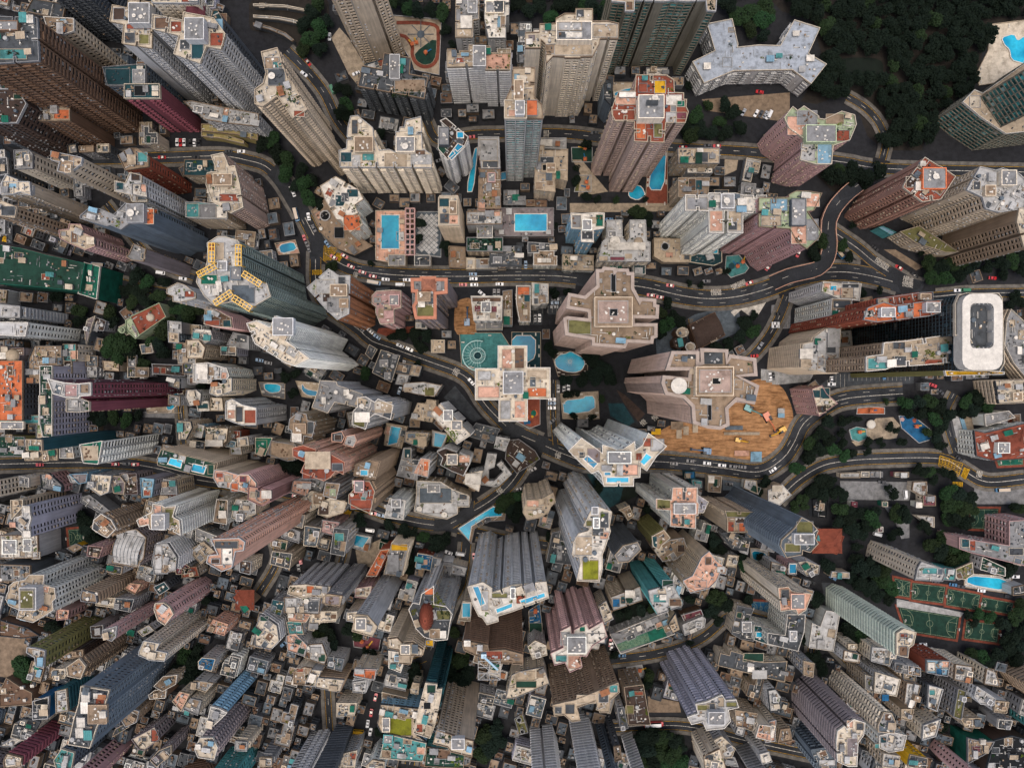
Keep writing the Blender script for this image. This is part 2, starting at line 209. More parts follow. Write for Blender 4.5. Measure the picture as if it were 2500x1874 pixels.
555 930 715 940 710 1015 645 1030 635 1165 540 1160|=540 1160 210 1130|white v1 tan|white and mauve block with a tan roof below the pale pooled block|t dgrey 560 940 710 1005;t dgrey 550 1115 635 1165;d 605 975 12
300 1320 390 1300 400 1260 520 1170 620 1180 610 1400 600 1560 490 1560 380 1530 280 1510|=280 1320 -10 1290|beige b lgrey|beige slatted block with a white tent on its roof terrace|s lgrey 520 1180 620 1340;s white 280 1360 385 1440;s beige 285 1450 370 1515;T 555 1430 45;g 500 1480 605 1510;t dgrey 505 1345 580 1390;s lgrey 430 1290 495 1370
860 1010 1000 960 1090 990 1380 950 1560 935 1560 1020 1380 1070 940 1120 830 1100|98|brick g1 orange|long orange roofed block pointing at the white ring|r lgrey 4 980 1000 1100 1080;r lgrey 4 1370 955 1490 1040;t peach 1485 940 1560 1010;g 845 1030 960 1090;t dbrown 1200 975 1250 1010
945 930 1320 875 1415 870 1415 930 1040 1000 950 990|88|brick b1 brick|narrow rust block behind the long orange roof|t beige 945 925 1035 995;r beige 3 1320 880 1410 930
1000 1310 1180 1295 1500 1250 1690 1240 1700 1300 1850 1310 1850 1440 1700 1455 1340 1490 1060 1510 1000 1530 850 1545 850 1430 990 1410|98|tan g1 beige|long beige block with roof gardens pointing at the white ring|t dgrey 1075 1300 1180 1360;t dgrey 1090 1420 1190 1500;t dgrey 1585 1245 1685 1315;t dgrey 1595 1370 1700 1450;g 1360 1375 1440 1440;g 1500 1400 1530 1450;t brick 1350 1450 1510 1490;t teal 860 1440 1030 1530;s lgrey 945 1425 1025 1470;s lgrey 1705 1330 1795 1420;g 1340 1440 1370 1480;g 1460 1460 1500 1490
1640 900 1700 880 1980 880 2010 920 2030 1480 1990 1550 1690 1540 1700 1310 1760 1310 1700 1200 1610 1240 1610 970|=1610 1020 690 1170|ink c dgrey|black glass tower under netting crowned by a white ring|F 1680 880 2028 1540 1748 962 1952 1352
1520 1545 2030 1555 2030 1575 1530 1590|100|olive x yellow|tall strip of yellow scaffold netting along the black glass tower|
2060 1100 2095 1020 2212 1130 2300 1300 2300 1700 2120 1480 2040 1320|14|beige b grey|curved beige terraces at the right edge beyond the white ring|
C 0 936
1840 -30 2000 -40 2000 60 1880 105 1820 80|40|cream g1 cream||
1620 60 1700 55 1740 90 1730 180 1640 190 1610 120|20|lgrey p white||
1705 165 1800 155 1810 230 1720 235|18|lgrey p white|small roof painted dark navy at the end of a lane|t dteal 1712 172 1800 215
1830 125 1920 130 1930 230 1820 230|20|cream p cream|small cream roof rimmed with planters beside the navy roof|g 1825 140 1850 220
1965 160 2010 140 2100 190 2212 215 2212 350 2100 350 2030 330 1960 300|54|lgrey v1 white|white rimmed block with a red terrace left of the middle|t brick 2115 230 2212 340;t dgrey 2040 200 2100 330;t peach 1970 230 2030 300
430 -30 560 0 680 10 780 0 780 95 690 100 680 120 570 110 470 80|=780 95 1570 30|maroon v2 lgrey|maroon slab tower with white roof boxes beside the kidney shaped pool|t pink 565 10 670 110;t tan 700 10 770 80;d 500 40 14
+590 140 700 130 770 160 770 230 690 240 590 235|=770 230 1480 150|v1 grey|t lgrey 615 145 675 200;g 740 150 770 230
345 110 450 110 445 350 345 350|22|lilac g dgreen||
0 275 340 275 340 345 0 345|18|beige x teal|long row of turquoise skylights on the school roof|r teal 1 5 285 40 320;r teal 1 48 285 85 320;r teal 1 95 285 130 320;r teal 1 142 285 180 320;r teal 1 190 285 230 320;r teal 1 240 285 280 320;r teal 1 290 285 335 320
320 355 415 355 415 465 320 465|16|cream x pgreen|small pale green flat roof at the corner of the school|
0 455 215 460 215 625 0 625|14|olive x dgreen|low dark green roof with yellow lines at the left edge|
230 480 365 485 370 580 235 575|=365 485 1030 380|dteal x beige|blue black tower seen as a narrow wedge with a stony roof|
220 600 500 560 500 660 220 665|16|dgrey x beige||
525 555 625 540 640 640 525 640|20|white p grey||
700 530 885 500 850 690 730 680|=885 500 1370 400|white w green|tower wrapped in bright green netting and white scaffolding|t beige 710 540 850 660
1365 650 1400 570 1860 690 1840 810 1600 760 1370 700|=1860 690 2130 600|beige b dgreen|wide beige block with two pale blue skylit pools on its roof|P 1455 690 1475 645 1575 665 1560 725;P 1655 750 1670 695 1780 720 1760 775;t dgreen 1800 700 1850 780;s blue 1370 640 1440 675
1540 320 1650 330 1660 380 1610 480 1540 480|30|beige p cream|curved cream roofed block near the green netted tower|
1650 345 1760 370 1740 460 1640 440|22|blue v lgrey||
1780 380 1970 390 1960 490 1900 550 1770 530 1800 480|24|beige p cream|cream block with a leafy roof corner and white shed|g 1780 380 1900 420;s white 1775 490 1920 540
1985 400 2080 410 2080 480 1980 470|15|brick x brick||
1945 475 2045 500 2040 560 1930 540|16|blue x blue||
2055 470 2140 460 2150 530 2060 535|26|lgrey p lgrey||
1995 560 2080 545 2090 610 1995 610|20|cream p lgrey||
1860 750 1960 760 2060 790 2060 850 1980 900 1890 880 1850 810|=2060 790 2330 700|beige b1 peach|beige ribbed block with peach roof patches|t brick 1870 770 1930 810;t beige 1940 790 2010 850;t lgrey 1890 850 1960 890
2070 790 2150 790 2212 860 2212 960 2110 930 1990 900 2000 860|=2150 790 2420 700|pink b1 peach|pink ribbed block with an orange roof corner|t orange 2000 860 2060 930;t maroon 2075 800 2130 850
G 0 830 340 770 350 890 0 980|45|cream v lgrey|cream ribbed slab block at the left edge below the road|
360 790 430 780 540 880 540 930 370 900|=540 880 680 830|dpink g grey|pink brick block with an open grey roof|
615 785 760 780 750 850 690 860|26|blue p mauve|wedge shaped blue walled block with a white rim|t mauve 690 795 750 840
800 790 960 800 940 930 870 960 790 900|24|grey g cream||
960 800 1040 805 1080 860 1070 950 990 940|22|grey g mauve||
1045 780 1180 780 1190 950 1090 950|20|mauve g dbrown||
1225 820 1330 830 1310 970 1240 975|28|lilac v blue|lilac striped block with a blue and brown roof|t blue 1235 850 1310 890;t brick 1245 920 1300 965
1420 830 1520 840 1530 950 1400 950|24|cream g grey||
1390 960 1480 970 1440 1010 1385 1010|12|orange x orange||
205 1060 255 1060 255 1110 270 1160 250 1230 260 1320 205 1320 205 1280 130 1220 140 1160 205 1140|=255 1060 700 930|lilac g2 lgrey|lilac white slab tower with twin white roof boxes|s white 205 1060 255 1110;s white 205 1275 260 1320;d 190 1215 18;s peach 85 1200 130 1240
105 1010 200 1005 200 1060 110 1160|40|beige g beige||
710 980 780 960 960 1100 880 1120 700 1020|12|grey x grey||
820 1180 880 1130 960 1180 1000 1250 930 1320 870 1290 810 1250|=960 1200 1290 1060|tan l1 tan|tan stepped slab block with ribbed flank|
1040 1280 1180 1260 1260 1330 1240 1500 1180 1580 980 1540 1010 1400|26|mauve g lgrey|block with a silver arched roof of ribbed metal sheets|b 1030 1290 1260 1330 1190 1570 985 1530
940 1560 1060 1580 1050 1640 935 1620|24|lgrey p dgrey||
1190 1180 1320 1110 1330 1040 1400 1050 1430 1070 1520 1060 1490 1150 1550 1180 1560 1300 1420 1230 1420 1260 1300 1250 1290 1210 1210 1230|=1490 1150 1850 950|white b2 beige|white winged slab tower with a glass box on its beige roof|r lgrey 6 1310 1130 1420 1260;t peach 1335 1055 1395 1130;t peach 1200 1160 1290 1220;g 1480 1190 1550 1220;t olive 1430 1080 1500 1200
1880 1000 1970 1010 1960 1210 1850 1190|26|white p tan|narrow white block with solar panels and planters|g 1880 1005 1965 1040;s white 1890 1100 1950 1160
2050 1000 2212 1010 2212 1120 2150 1130 2100 1180 2010 1150 2030 1040|24|cream p lgrey|ragged white rimmed block with a mossy grey roof|
770 1400 890 1410 860 1500 760 1480|22|pink p dbrown|small pink block with a dark roof beside the silver arched roof|
1840 1350 2070 1340 2110 1370 2100 1430 2030 1440 2000 1580 1920 1610 1800 1540 1810 1490 1900 1480|=2110 1370 2850 1100|peach v1 peach|peach tower with a white splashed roof panel|t white 1920 1420 2010 1560;t dgrey 1860 1360 2060 1420;t dbrown 1830 1510 1900 1550
1350 1390 1450 1380 1530 1500 1520 1600 1420 1640 1340 1640 1320 1540|36|lgrey b1 lgrey|pale ribbed block with a figured white roof left of the peach tower|t lgrey 1340 1400 1400 1600;t lgrey 1460 1530 1520 1620
1520 1590 1570 1540 1640 1580 1620 1640 1530 1640|14|lgrey p maroon|house sized block with a bright red striped awning|
1580 1600 1700 1580 1720 1656 1580 1670|14|beige p brick||
1700 1250 1900 1330 1830 1400 1700 1350|14|grey g grey||
1640 1440 1760 1370 1850 1450 1740 1550|16|grey g beige||
2080 1530 2170 1540 2160 1640 2080 1620|20|cream g dbrown||
0 1310 330 1310 335 1500 0 1510|22|lgrey x white|wide white roof of raised panels at the left edge|r white 1 20 1350 140 1470;r white 1 200 1340 270 1450
0 1560 265 1570 265 1700 0 1710|24|dgrey x grey|plain grey flat roof at the left edge below the panelled roof|
580 1420 660 1380 720 1410 640 1460|10|yellow x tan||
"""
CITY += r"""
C 625 936
540 80 560 -20 690 -10 700 20 915 95 885 200 680 150 620 245 495 200|62|lgrey v1 grey|grey ridged tower with plain grey roofs left of the middle|s white 760 55 800 100;s white 570 120 600 170
885 130 950 120 1030 170 1060 140 1180 190 1160 300 1030 250 980 290 945 385 840 345 850 240 890 200|72|lgrey v1 grey|grey ridged tower with a white roof and a mossy roof corner|s white 855 250 980 330;t olive 845 315 940 375;d 910 195 22;t beige 1030 160 1175 250;t white 1035 155 1080 220
365 255 430 270 440 320 510 340 480 455 410 440 400 510 310 490 320 400 290 385 300 310|50|beige v1 tan|beige ribbed block with a mossy stepped roof beside a lane|r tan 3 325 345 430 430;t dgrey 450 330 500 430;s white 315 430 390 500
130 490 350 530 340 660 280 670 105 610|20|cream x tan|low beige terrace roof with one curved edge|t tan 130 510 330 640
0 470 140 470 80 620 0 600|18|lgrey p green|low block with a bright green roof panel|t green 0 490 95 560
330 560 410 540 650 620 760 680 750 770 690 740 640 800 590 830 400 760 440 670 330 620|=760 680 1035 530|peach v2 brick|large peach tower with a wide cream canopy over red roof terraces|s beige 425 590 640 735;t brick 405 725 600 820;d 385 605 28;t dgrey 660 690 750 750
+665 435 740 420 760 460 740 500 665 490|80|v dgrey|t dbrown 680 440 740 490
+790 460 850 450 865 490 840 540 770 520|80|v lgrey|
850 790 865 700 930 690 990 665 1060 680 1020 820 950 830 940 800|=1060 680 1230 560|tan b1 tan|tan ribbed tower with a small teal pool on its stepped roof|p 905 750 965 790;d 970 715 14
840 840 980 850 1020 930 1000 1040 980 1110 870 1060 810 1030 810 960 850 920|=1000 900 1190 750|tan l1 brick|tan balconied tower with pink ducts and terracotta roof|r pink 3 850 840 930 940;d 845 855 18;d 825 965 16;t brick 820 1000 1000 1080;t teal 910 975 950 1005
-60 890 130 920 120 1010 50 1050 -60 1000|=130 920 380 800|dpink b1 peach|pink ribbed tower with a white roof room above the road|s white 50 925 130 990;t dgrey 0 920 30 980
330 840 480 850 440 970 310 930|24|lgrey g peach|small block with a plain peach roof above the road|
610 860 720 870 690 990 590 960|=720 870 860 770|grey v tan|narrow grey ribbed block with a pale green roof|t pgreen 640 910 690 970
480 820 590 850 560 940 470 900|20|lgrey p grey||
400 990 480 930 600 960 580 1040 470 1100 385 1060|24|beige p cream|cream stepped block above the crossing|r tan 3 495 950 590 1040
560 1040 640 990 780 1030 750 1110 620 1150 540 1120|30|grey v cream|corner block with a long cream terrace above the yellow box junction|t dbrown 545 1050 630 1130;t cream 640 1010 770 1090
1160 990 1290 1010 1270 1170 1115 1150|=1290 1010 1370 900|white p lgrey|white fronted block with a blue glazed back|r lgrey 4 1170 1000 1250 1070;t dgrey 1170 1075 1250 1110
1390 840 1600 850 1690 910 1840 970 1840 1060 1740 1060 1740 1120 1650 1165 1480 1130 1370 1100 1390 960|22|beige p lgrey|wide pale castle like block with round corner turrets|t slate 1415 900 1690 1030;d 1410 1085 24;d 1625 1135 26;r lgrey 2 1480 870 1590 940;t lgrey 1440 1020 1740 1120
1280 560 1340 560 1340 660 1430 660 1400 700 1390 830 1220 790 1260 650|22|grey p grey|L shaped grey block with a navy roof corner|t dteal 1285 565 1335 640
1300 420 1490 430 1450 560 1290 500|20|beige p beige|beige block with a slate roof patch beside the curved pool deck|t slate 1310 430 1380 470;s beige 1400 460 1470 540
1400 170 1470 180 1480 140 1555 150 1550 220 1520 330 1340 300|16|beige p beige|low stepped beige block below the mossy roofed villa|g 1450 310 1510 330
1280 0 1450 -10 1600 20 1540 110 1400 90 1270 60|18|grey p lgrey|low grey block with a mossy planter roof corner|t olive 1460 35 1540 105
1515 260 1590 180 1850 440 1735 515|52|lgrey b1 white|white roofed block turned at an angle beside the dark road|r white 3 1620 230 1700 320;g 1640 380 1740 500;r cream 3 1690 320 1780 400
1900 340 2110 390 2050 515 1820 450|8|dgrey x dgrey|dark podium wedge at the foot of the angled white block|
1570 590 1640 560 1850 640 1840 690 1790 790 1690 750 1600 700 1620 640|34|lgrey b1 dbrown|grey block with a cream lift house and flower terraces|r cream 4 1650 610 1740 700;t peach 1755 620 1845 680;g 1610 690 1680 720
1430 650 1500 660 1480 800 1370 770|44|lgrey v peach|narrow grey ridged tower with a peach roof|t orange 1450 670 1490 750
1840 780 1950 760 1920 920 1860 890 1800 850|30|lgrey v white|narrow block with a white louvered roof beside the L shaped roof|s white 1810 780 1940 870
2000 600 2080 610 2060 720 2010 740 2010 840 2060 840 2140 760 2080 700 2120 670 2210 780 2100 880 2060 890 1940 870 1970 740|12|lgrey x lgrey|pale grey hook shaped roof above the sloping road|
2080 460 2190 480 2150 580 2060 550|18|grey p lgrey||
1130 340 1310 370 1260 560 1110 530|5|beige x beige|beige pool deck with a rounded blue pool between towers|P 1170 370 1255 385 1220 510 1140 530
1520 400 1660 430 1620 560 1520 540|5|dgrey x lgrey|small deck filled by a turquoise pool|P 1545 425 1645 445 1600 548 1538 540
800 1280 1000 1320 980 1430 940 1450 800 1400|5|lgrey x lgrey|grey deck with a blue angular pool below the road|P 815 1300 975 1330 920 1415 815 1380
1740 1250 2050 1050 2160 1100 2150 1180 1990 1190 1890 1250 1860 1380|4|beige x tan|long wedge of turquoise pool beside the sloping road|P 1755 1250 2050 1065 2130 1100 2120 1140 1990 1150 1860 1230 1840 1350
230 1120 420 1140 400 1240 215 1200|28|cream g1 grey|old block with a cluttered grey roof below the road|
140 1340 270 1360 250 1440 130 1400|26|grey g tan||
150 1450 310 1470 290 1590 130 1550|30|beige g dgrey||
430 1230 560 1250 520 1400 420 1390|28|lgrey g slate|pale block with a bluish rooftop below the road|
680 1250 800 1260 760 1480 650 1460|32|lgrey g dgrey|narrow pale block beside the blue angular pool|t teal 680 1290 760 1360
580 1180 720 1200 690 1310 570 1280|26|pink g pink|narrow pink block below the road|
250 1250 330 1260 380 1280 370 1370 230 1320|26|grey g grey||
560 1330 640 1350 620 1430 540 1410|20|grey g dgrey||
1175 1385 1315 1410 1260 1656 1110 1640|26|cream b grey|block with a yellow and black striped roof strip|t yellow 1170 1385 1310 1440;s grey 1140 1480 1230 1620
1080 1440 1150 1430 1040 1656 960 1656|24|brick b orange|narrow block with a long orange roof beside the striped roof|
1070 1360 1170 1390 1150 1440 1060 1430|8|green x dgreen||
1400 1465 1540 1490 1510 1610 1380 1580|14|brick p bblue|small block with a navy blue roof playground|t peach 1450 1520 1480 1560
1700 1560 1820 1590 1800 1656 1690 1640|16|cream p lgrey||
1530 1500 1600 1510 1590 1640 1510 1630|18|grey p slate||
1610 1540 1690 1550 1670 1656 1600 1656|16|lgrey b grey||
C 1250 936
-40 490 60 480 200 580 240 650 130 720 40 775 -60 650|8|dbrown x dbrown|dark brown many sided deck at the road junction|
500 580 600 480 700 550 790 620 790 540 860 560 900 580 960 575 1050 515 1055 590 1130 540 1180 440 1320 540 1270 590 1240 620 1160 740 1080 700 1100 720 1095 800 1040 805 1040 875 800 875 780 780 745 740 690 765 600 680|136|white v1 cream|white fan shaped tower with four rooftop pools|P 620 650 650 625 735 690 705 725;P 1110 675 1160 605 1205 635 1140 700;p 820 812 1005 850;p 800 768 850 790;r white 5 830 590 1030 690;t mauve 650 560 760 680;t peach 910 700 1085 790;s lgrey 910 705 955 790;t beige 520 560 620 620;t lgrey 1200 480 1310 580;t dgrey 580 590 630 640;t brick 1070 600 1120 660
690 1100 750 1075 850 1110 830 1230 840 1270 800 1390 770 1470 770 1590 745 1700 570 1690 600 1550 590 1490 530 1470 540 1370 580 1300 660 1280 690 1240 630 1220|135|lgrey v1 white|silver curved tower with a bright grass roof at one end|t beige 545 1320 690 1480;t olive 640 1180 690 1230;t dgrey 765 1115 830 1240;t grass 610 1525 745 1690;r white 4 705 1160 755 1250;t peach 760 1280 835 1340;r lgrey 3 690 1065 745 1130;g 750 1100 790 1140
100 1110 130 1010 260 1000 350 950 370 1020 330 1060 310 1110 240 1150 135 1170|=350 950 290 820|beige g1 beige|small beige lattice block with a boat shaped roof|d 240 1105 18;t peach 130 1010 230 1060
1390 900 1595 900 1590 1020 1610 1040 1600 1130 1580 1135 1580 1245 1480 1235 1370 1225 1370 1090 1245 1080 1245 995 1380 1010|=1390 900 1200 765|white p1 peach|white tower with paired peach roof squares and a cross plan|t dgrey 1475 905 1495 1000;t dgrey 1465 1140 1485 1230;r lgrey 3 1400 1035 1590 1125;t olive 1255 1000 1365 1075;g 1250 1060 1330 1080
1600 960 1690 1020 1650 1110 1600 1110|40|lilac p lilac||
1840 1100 2080 1110 2060 1150 2030 1190 2025 1280 1860 1275 1860 1160|=1840 1100 1640 950|beige p1 tan|beige block with red and orange roof squares|t brick 1865 1190 1915 1275;t orange 1960 1200 2010 1275;t dbrown 1930 1160 2050 1200;t olive 1850 1105 2070 1150;d 1945 1175 10
930 1090 1010 1055 1045 1145 1000 1175 975 1115|16|cream p tan|small L shaped tan roof beside the silver curved tower|
890 1480 960 1400 1080 1370 1110 1430 1010 1530 920 1540|=960 1400 860 1210|dgrey b1 grey|dark ribbed block with cluttered roof right of the silver curved tower|
1210 1320 1310 1265 1360 1330 1290 1390 1270 1430 1220 1400|=1310 1265 1190 1110|olive b tan|curved olive block with white roof vents|t dteal 1210 1320 1250 1410
1230 1430 1360 1350 1480 1330 1520 1440 1420 1510 1300 1535|30|tan x tan|broad tan roofed block with a curved front|t dbrown 1430 1390 1490 1450
1640 1500 1700 1450 1760 1530 1850 1600 1840 1640 1790 1630 1760 1700 1700 1760 1540 1800 1480 1700 1560 1660|=1700 1450 1450 1285|beige p1 peach|beige curved tower with stepped peach roof terraces|t brown 1670 1500 1720 1560;t peach 1580 1700 1680 1760;t lgrey 1770 1580 1840 1630
1690 790 1810 800 1800 940 1690 930|6|beige x tan|open parking court with a pale rim beside the road|
1490 760 1580 760 1580 820 1500 820|7|dteal x bblue||
1550 830 1640 840 1640 900 1560 900|7|teal x teal||
2010 830 2110 840 2120 950 2000 900|6|white x lgrey||
1820 1290 1900 1280 2040 1350 2020 1440 1900 1420|14|grey g dgrey||
1870 1480 1950 1490 1930 1580 1850 1570|14|grey g cream||
1980 1360 2050 1370 2030 1470 1970 1450|12|lgrey p lgrey||
350 1290 430 1270 520 1480 520 1560 300 1530|12|cream p dgrey|triangular courtyard block with a pale rim|t grey 390 1400 430 1520
C 1875 936
380 50 460 20 500 90 590 170 440 275 410 180|=380 50 190 65|pink p cream|pinkish white tower with a planted roof beside the earthworks|t dteal 385 60 450 120;t dteal 450 40 530 130;g 470 180 570 250;t dbrown 420 190 500 250
0 920 120 870 200 960 100 1050 0 1010|14|beige x white|small angular white roof between the road and the woods|s cream 40 880 120 930
230 1250 290 1160 370 1200 425 1270 400 1330 425 1380 360 1450 290 1430 290 1470 160 1495 110 1400 120 1350|=290 1160 -300 890|slate b1 slate|slate glass tower with two grass roofs and rounded ends|t olive 245 1190 385 1310;t olive 145 1380 275 1450;r lgrey 4 230 1300 400 1390
440 1260 650 1320 590 1470 400 1410|8|cream p brick|house with a red tiled hip roof beside the slate glass tower|h brick 4 400 1265 645 1465
1290 1590 1320 1540 1510 1600 1520 1656 1500 1700 1270 1690|=1290 1590 870 1380|cream p lgrey|long cream slab block beyond the wooded villa garden|t teal 1330 1590 1460 1640
1650 1330 1740 1350 2080 1400 2080 1190 2212 1180 2270 1180 2270 1580 1740 1450 1650 1420|22|pink g grey|pink rimmed school building at the right edge|t dteal 1670 1340 1735 1410;t brick 1740 1355 1790 1440;t dgrey 2080 1420 2200 1480
1780 410 1870 430 2250 340 2250 640 1940 660 1800 620|18|white g brick|white building with a large red tiled roof at the right edge|H brick 5 1930 560 2260 480 200;r white 6 1990 510 2090 600
1870 270 2070 240 2120 290 1880 360|12|white g grey|long grey roofed block above the red tiled building|t grey 1880 275 2060 340
2115 275 2170 280 2170 350 2120 355|8|brick x brick||
1960 -20 2260 -30 2260 160 1990 170|20|beige b cream|curved beige building of stacked balconies at the right edge|
380 1000 520 990 500 1160 390 1150|6|dgrey x black|low black roofed shed among the trees|
1340 970 1440 970 1440 1050 1340 1050|8|cream p maroon|small square dark red roofed pavilion among the trees|
1250 850 1365 845 1365 990 1240 920|6|cream x lgrey|low pale grey flat roof beside the villa court|
800 760 870 760 870 805 800 805|5|cream x grey||
880 760 920 760 920 805 880 805|5|cream x grey||
930 760 985 760 985 805 930 805|5|cream x grey||
620 775 790 770 790 810 620 810|5|cream x lgrey||
1090 765 1210 765 1210 805 1090 805|5|maroon x grey||
720 1020 765 1020 765 1065 720 1065|6|white x maroon|small red and white pavilion at one end of the garden walk|
1275 1020 1320 1020 1320 1065 1275 1065|6|white x maroon|small red and white pavilion at the other end of the garden walk|
945 1235 990 1235 990 1280 945 1280|6|white x maroon|small red and white pavilion near the curved wall|
985 1018 1030 1018 1030 1060 985 1060|6|green x green|small green roofed pavilion at the middle of the garden walk|
1280 1140 1430 1150 1430 1240 1380 1220|5|cream x lgrey||
180 1550 250 1550 235 1645 170 1640|20|pink p brick|small block with a pale blue roof pool beside the red tiled house|p 185 1560 240 1635
30 1540 130 1570 160 1600 130 1656 20 1640|22|lgrey p white||
260 1540 330 1530 440 1570 430 1640 330 1656|20|lgrey p1 cream||
550 1620 700 1630 700 1680 540 1670|10|beige x beige||
1520 1590 1620 1600 1610 1700 1500 1690|14|teal x teal||
1620 1600 1760 1540 1770 1640 1700 1690 1620 1680|14|dgreen x olive||
1850 1500 2040 1590 2040 1656 1830 1600|14|lgrey p dgreen||
C 0 1404
90 130 90 95 130 60 230 40 260 0 380 0 370 90 470 110 480 190 450 220 460 290 400 330 290 395 160 360 180 290 90 250 65 200 75 160|=470 110 900 -90|white v2 beige|tall white cruciform tower at the left edge with a grassy roof box|r lgrey 7 165 105 310 300;t olive 180 130 290 280
705 180 720 130 830 160 840 230 710 215|=830 160 1200 10|tan b tan|tan slab block with one plain flank above the pink slab|d 740 150 12;d 820 165 14
1085 110 1130 65 1220 75 1170 155|20|peach p peach|small peach block beside the tan slab|
1010 195 1160 205 1130 305 1000 280|22|lgrey g slate|low block with a dark bluish roof behind the pink slab|
850 190 1000 195 990 270 840 250|20|cream g cream||
500 290 600 300 590 370 500 380|20|pink p peach|small block with a pink and white roof beside the white cruciform tower|
245 620 320 630 390 650 380 790 320 780 310 700 240 660|=390 650 900 360|olive p1 tan|olive tan slab tower with rows of small windows|
790 440 890 430 900 530 800 530|=890 430 1060 330|mauve p dbrown|dark mauve slab tower hidden beside the pink slab|
895 470 1010 440 1000 530 970 560 890 530|=1010 440 1400 205|pink p grey|pink slab tower with a small mossy roof|
1340 290 1350 240 1420 235 1470 270 1500 330 1430 420 1370 380|=1470 235 1830 20|pink p2 peach|pale pink slab tower with an orange roof corner|t orange 1350 250 1400 290
1210 660 1250 570 1370 590 1340 650 1440 670 1420 730 1300 720 1210 680|=1370 590 1730 275|cream v cream|cream slab tower with a white dish and a blank flank|d 1265 645 26;t beige 1350 670 1430 710
590 790 690 720 740 780 700 880 600 860|=740 770 1130 510|tan l tan|tan slab block with lacy balconies beside the blue tower|
530 700 560 670 720 640 720 690 560 720|24|dbrown p tan||
290 1080 430 1040 420 1230 290 1240|=430 1040 620 850|bblue x dgrey|tower wrapped in bright blue sheeting|s beige 340 1160 410 1210;t black 305 1060 420 1110
490 1000 575 980 590 1160 495 1180|=575 980 800 830|dteal b lgrey|dark striped tower with a pale roof beside the bright blue wrapped tower|
710 955 945 990 910 1110 930 1130 840 1300 780 1480 600 1450 650 1230 690 1100|78|slate p dgrey|blue grey tower with rows of white cooling units on its roof|s white 705 1010 770 1090;s white 700 1095 755 1190;s white 810 1020 880 1060;r tan 2 760 1120 920 1280;s white 665 1230 730 1310;s white 655 1320 715 1400;s white 860 1175 910 1230;s teal 725 1340 790 1420
40 1600 70 1540 190 1570 180 1640 50 1656|=190 1570 560 1270|maroon b1 cream|maroon and white striped slab tower in the bottom left corner|
160 1290 200 1230 350 1260 310 1330|20|cream p dgrey||
480 1590 540 1500 640 1530 620 1650 500 1656|=640 1530 960 1290|slate v teal|slate blue tower with a teal roof frame at the bottom edge|
G 1040 1370 1150 1430 1100 1510 1010 1450|70|dpink v dpink|tall pink slab tower running off the bottom edge|
1150 1410 1230 1370 1340 1310 1380 1400 1250 1500 1210 1490|=1380 1330 1530 1190|mauve g cream|mauve block with a white rimmed roof and red patches|t brick 1310 1330 1370 1430;t dgrey 1230 1390 1270 1430
1790 1300 1830 1130 1900 1150 1960 1180 1900 1240 1820 1310|=1960 1150 2300 860|blue w1 lgrey|light blue ridged slab tower|
1690 1490 1740 1400 1840 1400 1880 1480 1850 1580 1720 1560|=1840 1400 2150 1080|mauve w1 cream|mauve ridged slab tower with a cluttered cream roof|s white 1690 1460 1730 1500
G 2000 1480 2212 1440 2240 1560 2050 1600|60|teal p teal|teal block with square windows at the bottom edge|
G 1650 1600 1860 1560 1900 1656 1680 1656|40|brown b brown||
1590 1150 1650 1060 1740 1080 1710 1200|24|cream p grey|cream block of square windows beside the tree clump|
1660 960 1680 910 1840 930 1780 1000|22|lgrey p lgrey||
1500 1080 1560 1000 1640 1020 1570 1160|24|cream p peach||
1720 740 1750 710 1860 720 1830 820 1720 790|22|lgrey p bblue|small block with a navy roof beside the tree clump|
2010 190 2060 130 2190 240 2110 330|14|tan x brick|tan house with a rusty orange pitched roof|h brick 4 2030 140 2180 300
1800 470 1850 380 1970 420 1940 510|22|peach p peach|block with a pink and white roof above the street|
1380 160 1460 110 1420 60 1340 100|22|dgrey g dteal||
1200 480 1290 430 1330 470 1240 520|18|lgrey p lgrey||
450 830 470 810 610 800 560 880 470 890|18|cream p cream||
1340 950 1420 870 1530 860 1520 930 1410 990|20|beige g tan||
1290 1030 1340 990 1440 970 1430 1050 1300 1060|18|brown p tan||
1060 1250 1120 1150 1200 1170 1180 1260 1090 1300|22|tan p tan||
1310 1590 1380 1510 1480 1470 1480 1530 1360 1640|28|mauve g dgrey||
0 380 60 400 240 450 350 520 200 540 0 520|10|brown x brown|broad brown tiled roof at the left edge|
0 1000 60 880 180 960 280 1010 280 1110 0 1130|12|brown x brown|brown tiled roof with white dormer boxes at the left edge|s white 175 960 200 980;s white 265 945 290 965;s white 200 1070 220 1090;s white 40 1065 60 1085
C 625 1404
280 150 300 90 430 80 510 90 640 100 620 180 540 180 510 160 400 190|=640 100 790 -110|grey w1 cream|grey ribbed tower with cream and orange roof terraces|t orange 440 90 500 150;g 300 100 420 130;t beige 300 110 400 170
585 195 620 165 740 180 720 260 580 230|=740 180 930 -110|grey l1 beige|grey balconied tower with a mauve grey roof|t mauve 600 180 720 250
250 190 560 180 540 330 250 310|28|lgrey p grey|grey block with a white dish and a sunken court|d 430 225 24;t dgrey 450 220 540 310;t lgrey 260 200 350 280
480 340 560 310 700 310 690 390 560 400 500 470 460 460|24|cream p cream|cream terrace roof above the tree clump|t dgrey 600 320 650 345
280 330 340 300 420 310 470 340 430 400 290 390|24|lgrey p peach||
270 400 390 390 410 500 290 500|22|lgrey p teal||
270 520 340 500 440 600 420 690 280 640|22|lgrey p peach|block with a plain peach roof left of the tree clump|
440 600 570 590 610 700 590 760 430 710|20|lgrey p lgrey|pale corner block below the tree clump|t dgreen 540 680 600 740;t lgrey 470 620 560 700
